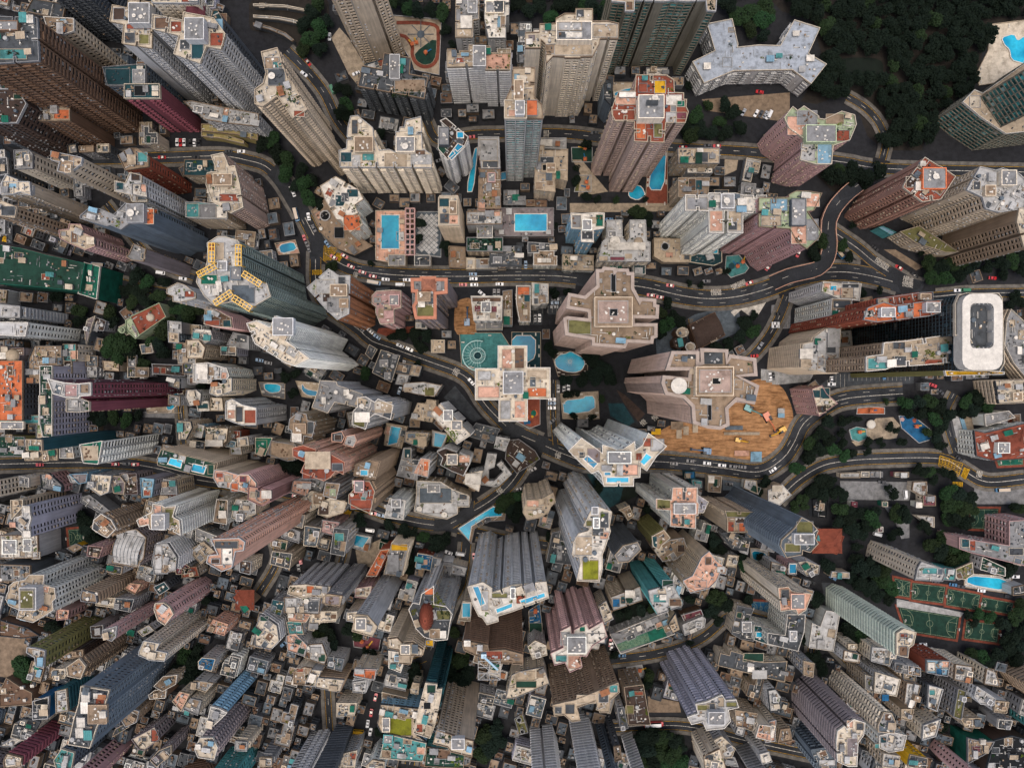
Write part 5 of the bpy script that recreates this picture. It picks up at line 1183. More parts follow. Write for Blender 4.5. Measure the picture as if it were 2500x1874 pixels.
#            bay  pierw pierd spanh spand
STYLE = dict(g=(3.0, 1.0, 0.34, 1.35, 0.26), b=(4.6, 0.55, 0.22, 1.55, 0.60), v=(2.7, 0.85, 0.45, 1.3, 0.24), p=(3.3, 1.75, 0.22, 1.6, 0.16),
             w=(3.5, 0.9, 0.30, 1.2, 0.24), l=(3.8, 0.9, 0.40, 1.2, 0.30), c=(1.7, 0.16, 0.16, 0.55, 0.10), k=(3.6, 0.42, 0.5, 0.7, 0.3))
FH = 3.1
def facade(wall, glass, extra, poly, z0, z1, sty, rng):
    """core of glass, with projecting piers, spandrels, bay windows, balconies and cooling boxes"""
    n = len(poly)
    if sty == 'x':
        wall.sides(poly, z0, z1)
        return
    bw, pw, pd, sh, sd = STYLE[sty]
    glass.sides(poly, z0, z1)
    nf = max(1, int(round((z1 - z0) / FH)))
    fh = (z1 - z0) / nf
    for i in range(n):
        ax, ay = poly[i]
        bx, by = poly[(i + 1) % n]
        l = math.hypot(bx - ax, by - ay)
        if l < 0.2:
            continue
        ux, uy = (bx - ax) / l, (by - ay) / l
        nx, ny = uy, -ux
        def ext(k, d):
            a, b, c = poly[(k - 1) % n], poly[k % n], poly[(k + 1) % n]
            t1 = math.atan2(b[1] - a[1], b[0] - a[0])
            t2 = math.atan2(c[1] - b[1], c[0] - b[0])
            dt = (t2 - t1 + math.pi) % (2 * math.pi) - math.pi
            return d * math.tan(min(1.3, dt) / 2) if dt > 0 else 0.0
        def pt(t, o, z):
            return (ax + ux * t + nx * o, ay + uy * t + ny * o, z)
        facing = (nx * (ax + bx) + ny * (ay + by)) < 0        # towards the middle of town
        blank = l < 2.2 or (l < 7 and rng.random() < 0.18)
        e0, e1 = ext(i, pd), ext(i + 1, pd)
        if blank:
            wall.quad(pt(-e0, pd, z0), pt(l + e1, pd, z0), pt(l + e1, pd, z1), pt(-e0, pd, z1))
            continue
        nb = max(1, int(round(l / bw)))
        bay = l / nb
        w = min(pw, bay * 0.7)
        for k in range(nb + 1):                                # piers
            t0 = max(-e0, k * bay - w / 2) if k else -e0
            t1 = min(l, k * bay + w / 2) if k < nb else l + e1
            if k == nb:
                t0 = k * bay - w / 2
            wall.quad(pt(t0, pd, z0), pt(t1, pd, z0), pt(t1, pd, z1), pt(t0, pd, z1))
            if k:
                wall.quad(pt(t0, 0, z0), pt(t0, pd, z0), pt(t0, pd, z1), pt(t0, 0, z1))
            if k < nb:
                wall.quad(pt(t1, pd, z0), pt(t1, 0, z0), pt(t1, 0, z1), pt(t1, pd, z1))
        if nb > 2 and sty in 'gpvwlb':                         # bays closed with plain wall, drain pipes
            for k in range(nb):
                if rng.random() < .14:
                    wall.quad(pt(k * bay, pd - .04, z0), pt((k + 1) * bay, pd - .04, z0), pt((k + 1) * bay, pd - .04, z1), pt(k * bay, pd - .04, z1))
            for k in range(1, nb):
                if facing and rng.random() < .3:
                    t = k * bay
                    extra.quad(pt(t - .12, pd + .2, z0), pt(t + .12, pd + .2, z0), pt(t + .12, pd + .2, z1), pt(t - .12, pd + .2, z1))
                    extra.quad(pt(t - .12, pd, z0), pt(t - .12, pd + .2, z0), pt(t - .12, pd + .2, z1), pt(t - .12, pd, z1))
                    extra.quad(pt(t + .12, pd + .2, z0), pt(t + .12, pd, z0), pt(t + .12, pd, z1), pt(t + .12, pd + .2, z1))
        s0, s1 = ext(i, sd), ext(i + 1, sd)
        for f in range(nf):                                    # spandrels
            za = z0 + f * fh
            zb = za + sh
            wall.quad(pt(-s0, sd, za), pt(l + s1, sd, za), pt(l + s1, sd, zb), pt(-s0, sd, zb))
            wall.quad(pt(-s0, sd, zb), pt(l + s1, sd, zb), pt(l, 0, zb), pt(0, 0, zb))
        if not facing or l < 3:
            continue
        if sty == 'w':                                         # bay windows
            for k in range(nb):
                if k % 3 == 2:
                    continue
                ta, tb = k * bay + bay * 0.2, k * bay + bay * 0.8
                for f in range(nf):
                    za = z0 + f * fh + 0.35
                    zb = za + 0.75
                    o = 0.85
                    wall.quad(pt(ta, o, za), pt(tb, o, za), pt(tb, o, zb), pt(ta, o, zb))
                    wall.quad(pt(ta, o, zb), pt(tb, o, zb), pt(tb, sd, zb), pt(ta, sd, zb))
                    wall.quad(pt(ta, sd, za), pt(ta, o, za), pt(ta, o, zb), pt(ta, sd, zb))
                    wall.quad(pt(tb, o, za), pt(tb, sd, za), pt(tb, sd, zb), pt(tb, o, zb))
        elif sty == 'l':                                       # balconies
            for k in range(0, nb, 2):
                ta, tb = k * bay + 0.25, k * bay + bay - 0.25
                for f in range(1, nf):
                    za = z0 + f * fh
                    zb = za + 1.05
                    o = 1.35
                    wall.quad(pt(ta, o, za), pt(tb, o, za), pt(tb, o, zb), pt(ta, o, zb))
                    wall.quad(pt(tb, o - .12, za + .15), pt(ta, o - .12, za + .15), pt(ta, o - .12, zb), pt(tb, o - .12, zb))
                    wall.quad(pt(ta, o, zb), pt(tb, o, zb), pt(tb, o - .12, zb), pt(ta, o - .12, zb))
                    wall.quad(pt(ta, o, za + .15), pt(tb, o, za + .15), pt(tb, sd, za + .15), pt(ta, sd, za + .15))
                    wall.quad(pt(ta, sd, za), pt(ta, o, za), pt(ta, o, zb), pt(ta, sd, zb))
                    wall.quad(pt(tb, o, za), pt(tb, sd, za), pt(tb, sd, zb), pt(tb, o, zb))
        if sty in 'gpvlw':                                     # cooling units hung under windows
            for k in range(nb):
                if rng.random() < 0.35:
                    continue
                tc = k * bay + bay * rng.uniform(0.38, 0.62)
                for f in range(nf):
                    if rng.random() < 0.72:
                        continue
                    za = z0 + f * fh + sh * 0.3
                    zb = za + 0.55
                    o = max(sd, 0.2) + 0.5
                    q = 0.42
                    extra.quad(pt(tc - q, o, za), pt(tc + q, o, za), pt(tc + q, o, zb), pt(tc - q, o, zb))
                    extra.quad(pt(tc - q, o, zb), pt(tc + q, o, zb), pt(tc + q, sd, zb), pt(tc - q, sd, zb))
                    extra.quad(pt(tc - q, sd, za), pt(tc - q, o, za), pt(tc - q, o, zb), pt(tc - q, sd, zb))
                    extra.quad(pt(tc + q, o, za), pt(tc + q, sd, za), pt(tc + q, sd, zb), pt(tc + q, o, zb))

def ring(mb, outer, inner, z0, z1, m=0, zin=None):
    n = len(outer)
    zin = z0 if zin is None else zin
    for i in range(n):
        j = (i + 1) % n
        a, b, c, d = outer[i], outer[j], inner[j], inner[i]
        mb.quad((*a, z0), (*b, z0), (*b, z1), (*a, z1), m)
        mb.quad((*a, z1), (*b, z1), (*c, z1), (*d, z1), m)
        mb.quad((*c, zin), (*d, zin), (*d, z1), (*c, z1), m)

def leaves(mb, rng, n, pick, size):
    """loose leaf-sized faces at points given by pick()"""
    for _ in range(n):
        x, y, z, s = pick()
        a = rng.uniform(0, 6.28)
        tl = rng.uniform(-0.9, 0.9)
        s *= size
        c, sn = math.cos(a) * s, math.sin(a) * s
        dz = tl * s
        mb.quad((x - c, y - sn, z - dz), (x + sn * .7, y - c * .7, z), (x + c, y + sn, z + dz), (x - sn * .7, y + c * .7, z))

DISH = None
def dish_mesh():
    global DISH
    if DISH is None:
        mb = MB()
        n = 16
        pr = [(0.0, 0.0), (0.5, 0.07), (0.85, 0.2), (1.0, 0.3), (1.0, 0.25), (0.5, 0.0), (0.12, -0.08), (0.1, -0.5)]
        for (r0, h0), (r1, h1) in zip(pr, pr[1:]):
            for i in range(n):
                a, b = 2 * math.pi * i / n, 2 * math.pi * (i + 1) / n
                mb.quad((r0 * math.cos(a), r0 * math.sin(a), h0), (r0 * math.cos(b), r0 * math.sin(b), h0), (r1 * math.cos(b), r1 * math.sin(b), h1), (r1 * math.cos(a), r1 * math.sin(a), h1))
        mb.bar((0.5, 0, .05), (0, 0, 0.6), 0.05, 0.05)
        mb.bar((-0.5, 0, .05), (0, 0, 0.6), 0.05, 0.05)
        mb.box(0, 0, 0.55, 0.15, 0.15, 0.15)
        o = mb.build('dish', mat('white', 'trim'))
        DISH = o.data
        bpy.data.objects.remove(o)
    return DISH

def child_mesh(name, me, parent, loc, scale=1.0, rot=0.0):
    o = bpy.data.objects.new(name, me)
    COL.objects.link(o)
    o.parent = parent
    o.location = (loc[0] - parent.location[0], loc[1] - parent.location[1], loc[2] - parent.location[2])
    o.scale = (scale,) * 3 if not isinstance(scale, tuple) else scale
    o.rotation_euler = (0, 0, rot)
    return o
# ================================================================ buildings
FOOT = []          # footprints already taken: (polygon, xmin, ymin, xmax, ymax)
LABELLED = []      # (short name, x, y)
PENDING = []       # (object, wall, roof, height, x, y, category)
def take(p):
    FOOT.append((p, min(a[0] for a in p), min(a[1] for a in p), max(a[0] for a in p), max(a[1] for a in p)))
def taken(x, y, r=0.0):
    for p, x0, y0, x1, y1 in FOOT:
        if x0 - r <= x <= x1 + r and y0 - r <= y <= y1 + r:
            if inside(x, y, p):
                return True
            if r > 0:
                for a in range(8):
                    if inside(x + r * math.cos(a * .785), y + r * math.sin(a * .785), p):
                        return True
    return False

GLASSFOR = dict(teal='glasst', dteal='glassy', blue='glassy', slate='glassb', white='glassb', olive='glassy', bronze='glasst', steel='glasst', peach='glassy', green='glassy', mint='glassgn', ink='glassy', frame='glassy')
RIMS = ['cream', 'lgrey', 'beige', 'white', 'cream', 'lgrey', 'tan', 'grey']
TSTEP = [0]
def tstep():
    TSTEP[0] = (TSTEP[0] + 1) % 12
    return 0.05 + 0.006 * TSTEP[0]

def shed(root, poly, z, hgt, key, rng, name='roof_shed'):
    """light roof room: walls, slightly sloping ribbed sheet roof with an overhang"""
    poly = ccw(poly)
    mb = MB()
    mb.sides(poly, z, z + hgt, 0)
    big = offset(poly, 0.2)
    n = len(big)
    if n == 4:
        zz = [z + hgt + 0.02, z + hgt + 0.02, z + hgt + 0.32, z + hgt + 0.32]
        top = [(x, y, q) for (x, y), q in zip(big, zz)]
        mb.quad(*top, 1)
        low = [(x, y, q - 0.12) for x, y, q in top]
        for i in range(4):
            j = (i + 1) % 4
            mb.quad(low[i], low[j], top[j], top[i], 1)
        a, b, c, d = [Vector(t) for t in top]
        k = max(2, min(9, int((b - a).length / 0.9)))
        for i in range(1, k):
            t = i / k
            p, q = a.lerp(b, t), d.lerp(c, t)
            mb.bar(p + Vector((0, 0, .03)), q + Vector((0, 0, .03)), 0.09, 0.08, 1)
    else:
        mb.face(big, z + hgt + 0.1, 1)
    return mb.build(name, [mat('lgrey' if key in ('white', 'lgrey') else 'grey', 'trim'), mat(key, 'roof')], root)

def room(root, poly, z, hgt, key, rng, name='lift_house'):
    """solid roof block with its own rim, vents and a tank"""
    poly = ccw(poly)
    mb = MB()
    mb.sides(poly, z, z + hgt, 0)
    mb.face(poly, z + hgt - 0.35, 1)
    ring(mb, offset(poly, 0.1), offset(poly, -0.2), z + hgt - 0.7, z + hgt + 0.1, 0, z + hgt - 0.35)
    o = mb.build(name, [mat(key, 'wall'), mat('grey' if key not in ('tan', 'beige') else 'tan', 'roof')], root)
    A = abs(area(poly))
    if A > 8:
        cx, cy = centroid(poly)
        ang = main_angle(poly)
        fit = MB()
        for _ in range(int(min(7, 1 + A / 9))):
            s = math.sqrt(A) * 0.33
            x, y = cx + rng.uniform(-s, s), cy + rng.uniform(-s, s)
            if inside(x, y, poly):
                fit.box(x, y, z + hgt - 0.3, rng.uniform(.5, 1.1), rng.uniform(.5, 1.1), rng.uniform(.3, .7), ang)
        p = fit.build('roof_hatch', mat('white', 'trim'), o)
        if p:
            p.location = (0, 0, 0)
            stuff(p)
    return o

def planting(root, poly, z, rng, key='leafm', dens=7.0, hh=1.0):
    poly = ccw(poly)
    x0, x1 = min(a[0] for a in poly), max(a[0] for a in poly)
    y0, y1 = min(a[1] for a in poly), max(a[1] for a in poly)
    A = max(1.0, abs(area(poly)))
    blobs = []
    for _ in range(200):
        x, y = rng.uniform(x0, x1), rng.uniform(y0, y1)
        if inside(x, y, poly):
            blobs.append((x, y, rng.uniform(0.35, 0.8)))
        if len(blobs) >= max(3, A / 1.4):
            break
    if not blobs:
        return None
    mb = MB()
    def pick():
        x, y, r = rng.choice(blobs)
        return (x + rng.gauss(0, r * .5), y + rng.gauss(0, r * .5), z + abs(rng.gauss(0, r * hh * .8)) + .1, 1.0)
    leaves(mb, rng, int(min(700, A * dens)), pick, 0.28)
    return stuff(mb.build('shrubs', mat(key, 'leaf'), root))

def pool(root, poly, z, name='pool', deep=False):
    poly = ccw(poly)
    mb = MB()
    ring(mb, offset(poly, 0.45), poly, z, z + 0.28, 0, z + 0.02)
    o = mb.build(name, mat('white', 'trim'), root)
    wb = MB()
    wb.face(poly, z + 0.12)
    w = wb.build('water', mat('waterd' if deep else 'water', 'water'), o)
    w.location = (0, 0, 0)
    return o

def dome(root, x, y, z, r, name='dome', key='white', k=0.9):
    mb = MB()
    n, m = 20, 6
    pr = [(r * math.cos(i / m * 1.5708), r * k * math.sin(i / m * 1.5708)) for i in range(m + 1)]
    pr = [(r, -0.4)] + pr
    for (r0, h0), (r1, h1) in zip(pr, pr[1:]):
        for i in range(n):
            a, b = 2 * math.pi * i / n, 2 * math.pi * (i + 1) / n
            mb.quad((x + r0 * math.cos(a), y + r0 * math.sin(a), z + h0), (x + r0 * math.cos(b), y + r0 * math.sin(b), z + h0),
                    (x + r1 * math.cos(b), y + r1 * math.sin(b), z + h1), (x + r1 * math.cos(a), y + r1 * math.sin(a), z + h1))
    for i in range(0, n, 2):
        a = 2 * math.pi * i / n
        for (r0, h0), (r1, h1) in zip(pr[1:], pr[2:]):
            mb.bar((x + r0 * math.cos(a), y + r0 * math.sin(a), z + h0 + .02), (x + r1 * math.cos(a), y + r1 * math.sin(a), z + h1 + .02), .14, .12)
    return mb.build(name, mat(key, 'trim'), root)

def hip(root, poly, z, hgt, key, name='pitched_roof'):
    """hip roof over a quad, with raised ridge tiles and course lines"""
    poly = ccw(poly)
    big = offset(poly, 0.5)
    mb = MB()
    v = [Vector((x, y, z)) for x, y in big]
    if len(v) != 4:
        c = sum(v, Vector()) / len(v) + Vector((0, 0, hgt))
        for i in range(len(v)):
            mb.tri(v[i], v[(i + 1) % len(v)], c)
            mb.bar(v[i], c, .25, .2, 0)
        return mb.build(name, mat(key, 'roof'), root)
    if (v[1] - v[0]).length < (v[2] - v[1]).length:
        v = v[1:] + v[:1]
    L, S = (v[1] - v[0]).length, (v[2] - v[1]).length
    a = (v[0] + v[3]) / 2
    b = (v[1] + v[2]) / 2
    d = (b - a).normalized() * min(S / 2, L / 2 - 0.05)
    r0, r1 = a + d + Vector((0, 0, hgt)), b - d + Vector((0, 0, hgt))
    mb.quad(v[0], v[1], r1, r0)
    mb.quad(v[2], v[3], r0, r1)
    mb.tri(v[1], v[2], r1)
    mb.tri(v[3], v[0], r0)
    for p, q in ((r0, r1), (v[0], r0), (v[3], r0), (v[1], r1), (v[2], r1)):
        mb.bar(p + Vector((0, 0, .05)), q + Vector((0, 0, .05)), 0.35, 0.22)
    k = int(S / 2 / 0.7)
    for A, B, C, D in ((v[0], v[1], r1, r0), (v[2], v[3], r0, r1)):
        for i in range(1, k):
            t = i / k
            mb.bar(A.lerp(D, t) + Vector((0, 0, .03)), B.lerp(C, t) + Vector((0, 0, .03)), 0.12, 0.07)
    return mb.build(name, mat(key, 'roof'), root)

def vault(root, a, z, hgt, key, ribs, name):
    """barrel vault over a quad given as four crop points"""
    p = pts(a, z)
    v = [Vector((x, y, z)) for x, y in p]
    mb = MB()
    n = 12
    rows = []
    for i in range(n + 1):
        t = i / n
        q = hgt * math.sin(math.pi * t)
        rows.append((v[0].lerp(v[3], t) + Vector((0, 0, q)), v[1].lerp(v[2], t) + Vector((0, 0, q))))
    for (a0, b0), (a1, b1) in zip(rows, rows[1:]):
        mb.quad(a0, b0, b1, a1)
    mb.face([(r[0].x, r[0].y) for r in (rows[0], rows[-1])] + [(v[0].x, v[0].y + .01)], z)
    for s in range(ribs + 1):
        t = s / ribs
        for r0, r1 in zip(rows, rows[1:]):
            mb.bar(r0[0].lerp(r0[1], t) + Vector((0, 0, .06)), r1[0].lerp(r1[1], t) + Vector((0, 0, .06)), .22, .16, 1)
    return mb.build(name, [mat(key, 'roof'), mat('slate' if key == 'lgrey' else key, 'trim')], root)

def terrace(root, poly, z, key, rng):
    poly = ccw(poly)
    mb = MB()
    d = tstep()
    mb.face(poly, z + d, 0)
    ring(mb, offset(poly, 0.14), offset(poly, -0.04), z, z + 0.6, 1)
    o = mb.build('terrace', [mat(key, 'roof'), mat(rng.choice(('beige', 'cream', 'lgrey', 'grey')), 'trim')], root)
    A = abs(area(poly))
    if key not in ('black', 'dgreen', 'grass', 'olive') and A > 9 and rng.random() < .8:
        c = centroid(poly)
        s = math.sqrt(A) * .32
        f = MB()
        for _ in range(int(min(6, A / 8))):
            x, y = c[0] + rng.uniform(-s, s), c[1] + rng.uniform(-s, s)
            if inside(x, y, poly):
                q = rng.uniform(.4, 1.0)
                f.box(x, y, z + d, q, q * rng.uniform(.6, 1.8), rng.uniform(.3, .8), rng.uniform(0, 3))
        p = f.build('terrace_furniture', mat(rng.choice(('white', 'lgrey', 'dgrey', 'brown')), 'trim'), o)
        if p:
            p.location = (0, 0, 0)
            stuff(p)
    return o

def lattice(mb, a, b, c, d, nu, nv, w, h):
    """open frame over a quad of 3d points"""
    a, b, c, d = map(Vector, (a, b, c, d))
    for i in range(nu + 1):
        t = i / nu
        mb.bar(a.lerp(b, t), d.lerp(c, t), w, h)
    for i in range(nv + 1):
        t = i / nv
        mb.bar(a.lerp(d, t), b.lerp(c, t), w, h * .98)

ROOMS = []
def wide_rim(root, poly, h, key, w, rng):
    mb = MB()
    ring(mb, offset(poly, .7), offset(poly, -w), h - 1.2, h + 1.3, 0, h)
    mb.build('broad_parapet', mat(key, 'trim'), root)

def feature(spec, root, h, wkey, rng):
    k, *rest = spec.split()
    num = [float(x) for x in rest if x.lstrip('-').replace('.', '').isdigit()]
    key = next((x for x in rest if x in HEX), None)
    if k in 'tsd':                      # standing on top of a roof block listed before
        mx, my = ((num[0] + num[2]) / 2, (num[1] + num[3]) / 2) if k != 'd' else (num[0], num[1])
        for a in ROOMS:
            if a[1] < mx < a[3] and a[2] < my < a[4]:
                h = h + a[0] - .3
                break
    if k == 'r':
        ROOMS.append(num)
    if k == 't':
        terrace(root, rect_pts(num, h), h, key, rng)
    elif k == 'r':
        room(root, rect_pts(num[1:], h + num[0]), h, num[0], key, rng)
    elif k == 's':
        shed(root, rect_pts(num, h + 2), h, 1.9, key, rng)
    elif k == 'p':
        pool(root, rect_pts(num, h), h, deep=rng.random() < .5)
    elif k == 'P':
        pool(root, pts(num, h), h, deep=rng.random() < .5)
    elif k == 'g':
        planting(root, rect_pts(num, h), h, rng, rng.choice(('leafm', 'leafd', 'leafm', 'leafy')))
    elif k == 'd':
        x, y = P(num[0], num[1], h + 2)
        r = num[2] * Crop.s * PX * (HC - h) / HC
        child_mesh('satellite_dish', dish_mesh(), root, (x, y, h + .5 * r + .1), r)
    elif k == 'D':
        x, y = P(num[0], num[1], h + 1)
        dome(root, x, y, h, num[2] * Crop.s * PX * (HC - h) / HC, key='cream' if wkey == 'pgreen' else 'beige')
    elif k == 'M':
        x, y = P(num[0], num[1], h + 6)
        r = num[2] * Crop.s * PX
        mb = MB()
        mb.cyl(x, y, 0, r, h + 5, 12)
        mb.cyl(x, y, h + 5, r * 1.25, .6, 12)
        mb.cyl(x, y, h + 5.6, r * .8, 2.2, 12)
        mb.cyl(x, y, h + 7.8, r * .85, 1.2, 12, r2=.1)
        mb.build('minaret', mat('pgreen', 'trim'), root)
    elif k == 'R':
        x, y = P(num[0], num[1], h)
        r = num[2] * Crop.s * PX
        mb = MB()
        c = [(math.cos(i * math.pi / 12), math.sin(i * math.pi / 12)) for i in range(24)]
        o, i2 = [(x + r * a, y + r * b) for a, b in c], [(x + r * .82 * a, y + r * .82 * b) for a, b in c]
        ring(mb, o, i2, h, h + 1.4)
        mb.build('round_well', mat('lgrey', 'trim'), root)
        f = MB()
        f.face([(x + r * .8 * a, y + r * .8 * b) for a, b in c], h + .2)
        f.cyl(x, y, h, r * .3, .9, 10)
        f.build('well_floor', mat('black', 'roof'), root)
    elif k == 'h':
        hip(root, rect_pts(num[1:], h + num[0] / 2), h + .1, num[0], key)
    elif k == 'H':
        x0, y0, x1, y1, wd = num[1:]
        a, b = Vector(P(x0, y0, h + 3)), Vector(P(x1, y1, h + 3))
        d = (b - a).normalized()
        s = Vector((-d.y, d.x)) * (wd * Crop.s * PX / 2)
        hip(root, [tuple(a - s), tuple(b - s), tuple(b + s), tuple(a + s)], h + .1, num[0], key)
    elif k == 'B':
        vault(root, num, h, 3.2, 'dbrown', 12, 'barrel_roof')
    elif k == 'b':
        vault(root, num, h, 3.5, 'lgrey', 7, 'arched_roof')
    elif k in 'YZ':
        z = h + 5
        if k == 'Y':
            x0, y0, x1, y1 = num
            c = [P(x0, y1, z), P(x1, y1, z), P(x1, y0, z), P(x0, y0, z)]
            nu, nv = 2, 5
        else:
            a, b = Vector(P(num[0], num[1], z)), Vector(P(num[2], num[3], z))
            d = (b - a).normalized()
            s = Vector((-d.y, d.x)) * 1.3
            c = [tuple(a - s), tuple(b - s), tuple(b + s), tuple(a + s)]
            nu, nv = 5, 2
        mb = MB()
        lattice(mb, *[(x, y, z) for x, y in c], nu, nv, .32, .5)
        for x, y in c:
            mb.box(x, y, h, .4, .4, 5)
        mb.build('yellow_frame', mat('yellow', 'paint'), root)
    elif k == 'F':
        x0, y0, x1, y1, u0, v0, u1, v1 = num
        z1 = h + 5
        def rr(a0, b0, a1, b1, r):
            q = []
            for cx, cy, s in ((a1 - r, b1 - r, 0), (a0 + r, b1 - r, 1), (a0 + r, b0 + r, 2), (a1 - r, b0 + r, 3)):
                for i in range(5):
                    t = (s + i / 4) * math.pi / 2
                    q.append(P(cx + r * math.cos(t), cy + r * math.sin(t), z1))
            return ccw(q)
        o, i2 = rr(x0, y0, x1, y1, 90), rr(u0, v0, u1, v1, 45)
        mb = MB()
        ring(mb, o, i2, h - 2, z1, 0, h)
        fl = MB()
        fl.face(i2, h + .3)
        mb.build('white_ring', mat('white', 'trim'), root)
        fl.build('roof_well', mat('dgrey', 'roof'), root)
        rb = MB()
        for i in range(len(i2)):
            a = i2[i]
            c = centroid(i2)
            for t in range(3):
                b = i2[(i + 1) % len(i2)]
                px, py = a[0] + (b[0] - a[0]) * t / 3, a[1] + (b[1] - a[1]) * t / 3
                rb.box(px + (c[0] - px) * .03, py + (c[1] - py) * .03, h, .5, .5, 4.5)
        stuff(rb.build('ring_fins', mat('lgrey', 'trim'), root))
    elif k == 'K':
        x0, y0, x1, y1 = num
        z = h + 9
        a = [(*P(x0, y1, z), z), (*P(x1, y1, z), z), (*P(x1, y0, z), z), (*P(x0, y0, z), z)]
        mb = MB()
        lattice(mb, *a, 2, 3, .22, .3)
        for q in a:
            mb.bar(q, (q[0], q[1], h), .3, .3)
        mb.bar(a[0], a[2], .2, .3)
        mb.bar(a[1], a[3], .2, .3)
        mb.build('crane_frame', mat('lgrey', 'trim'), root)
        m2 = MB()
        m2.bar((*P(x0 + 50, y0 - 60, z), z + 3), (*P(x1 - 20, y0 + 60, z), z + 2), .9, .9)
        m2.box(*P(x0 + 50, y0 - 60, z), z, 2.5, 2, 3)
        m2.build('crane_arm', mat('blue', 'paint'), root)
    elif k == 'E':
        x0, y0, x1, y1 = num
        z = h + 5
        cx, cy = P((x0 + x1) / 2, (y0 + y1) / 2, z)
        rx = abs(P(x1, 0, z)[0] - P(x0, 0, z)[0]) / 2
        ry = abs(P(0, y1, z)[1] - P(0, y0, z)[1]) / 2
        mb = MB()
        n, m = 22, 7
        for j in range(m):
            p0, p1 = j / m * 1.5, (j + 1) / m * 1.5
            for i in range(n):
                a, b = 2 * math.pi * i / n, 2 * math.pi * (i + 1) / n
                f = lambda t, p: (cx + rx * math.cos(p) * math.cos(t), cy + ry * math.cos(p) * math.sin(t), h + 9 * math.sin(p))
                mb.quad(f(a, p0), f(b, p0), f(b, p1), f(a, p1))
        for i in range(n):
            a = 2 * math.pi * i / n
            for j in range(m - 1):
                p0, p1 = j / m * 1.5, (j + 1) / m * 1.5
                f = lambda p: (cx + rx * 1.02 * math.cos(p) * math.cos(a), cy + ry * 1.02 * math.cos(p) * math.sin(a), h + 9.1 * math.sin(p))
                mb.bar(f(p0), f(p1), .3, .25)
        mb.build('shell_roof', mat('brick', 'trim'), root)
    elif k == 'T':
        x, y = P(num[0], num[1], h + 3)
        r = num[2] * Crop.s * PX
        mb = MB()
        c = [(x + r * math.cos(i * 2.0944 + .5), y + r * math.sin(i * 2.0944 + .5)) for i in range(3)]
        for i in range(3):
            a, b = Vector((*c[i], h + 2.5)), Vector((*c[(i + 1) % 3], h + 2.5))
            t = Vector((x, y, h + 5))
            mid = (a + b) / 2 + (Vector((x, y, h + 2.5)) - (a + b) / 2) * .25
            mb.tri(a, mid, t)
            mb.tri(mid, b, t)
            mb.box(c[i][0], c[i][1], h, .15, .15, 2.5)
        mb.build('tent_canopy', mat('beige', 'trim'), root)
    elif k == 'q':
        p = ccw(pts(num, h))
        mb = MB()
        mb.face(p, h + .07, 0)
        a = [Vector((*q, h + .1)) for q in pts(num, h)]
        for i in range(9):
            t = .06 + i * .07
            mb.bar(a[0].lerp(a[3], .1 + i * .1), a[1].lerp(a[2], .1 + i * .1) * .65 + a[0].lerp(a[3], .1 + i * .1) * .35, .18, .04, 1)
        mb.build('striped_court', [mat(key, 'roof'), mat('pgreen', 'line')], root)

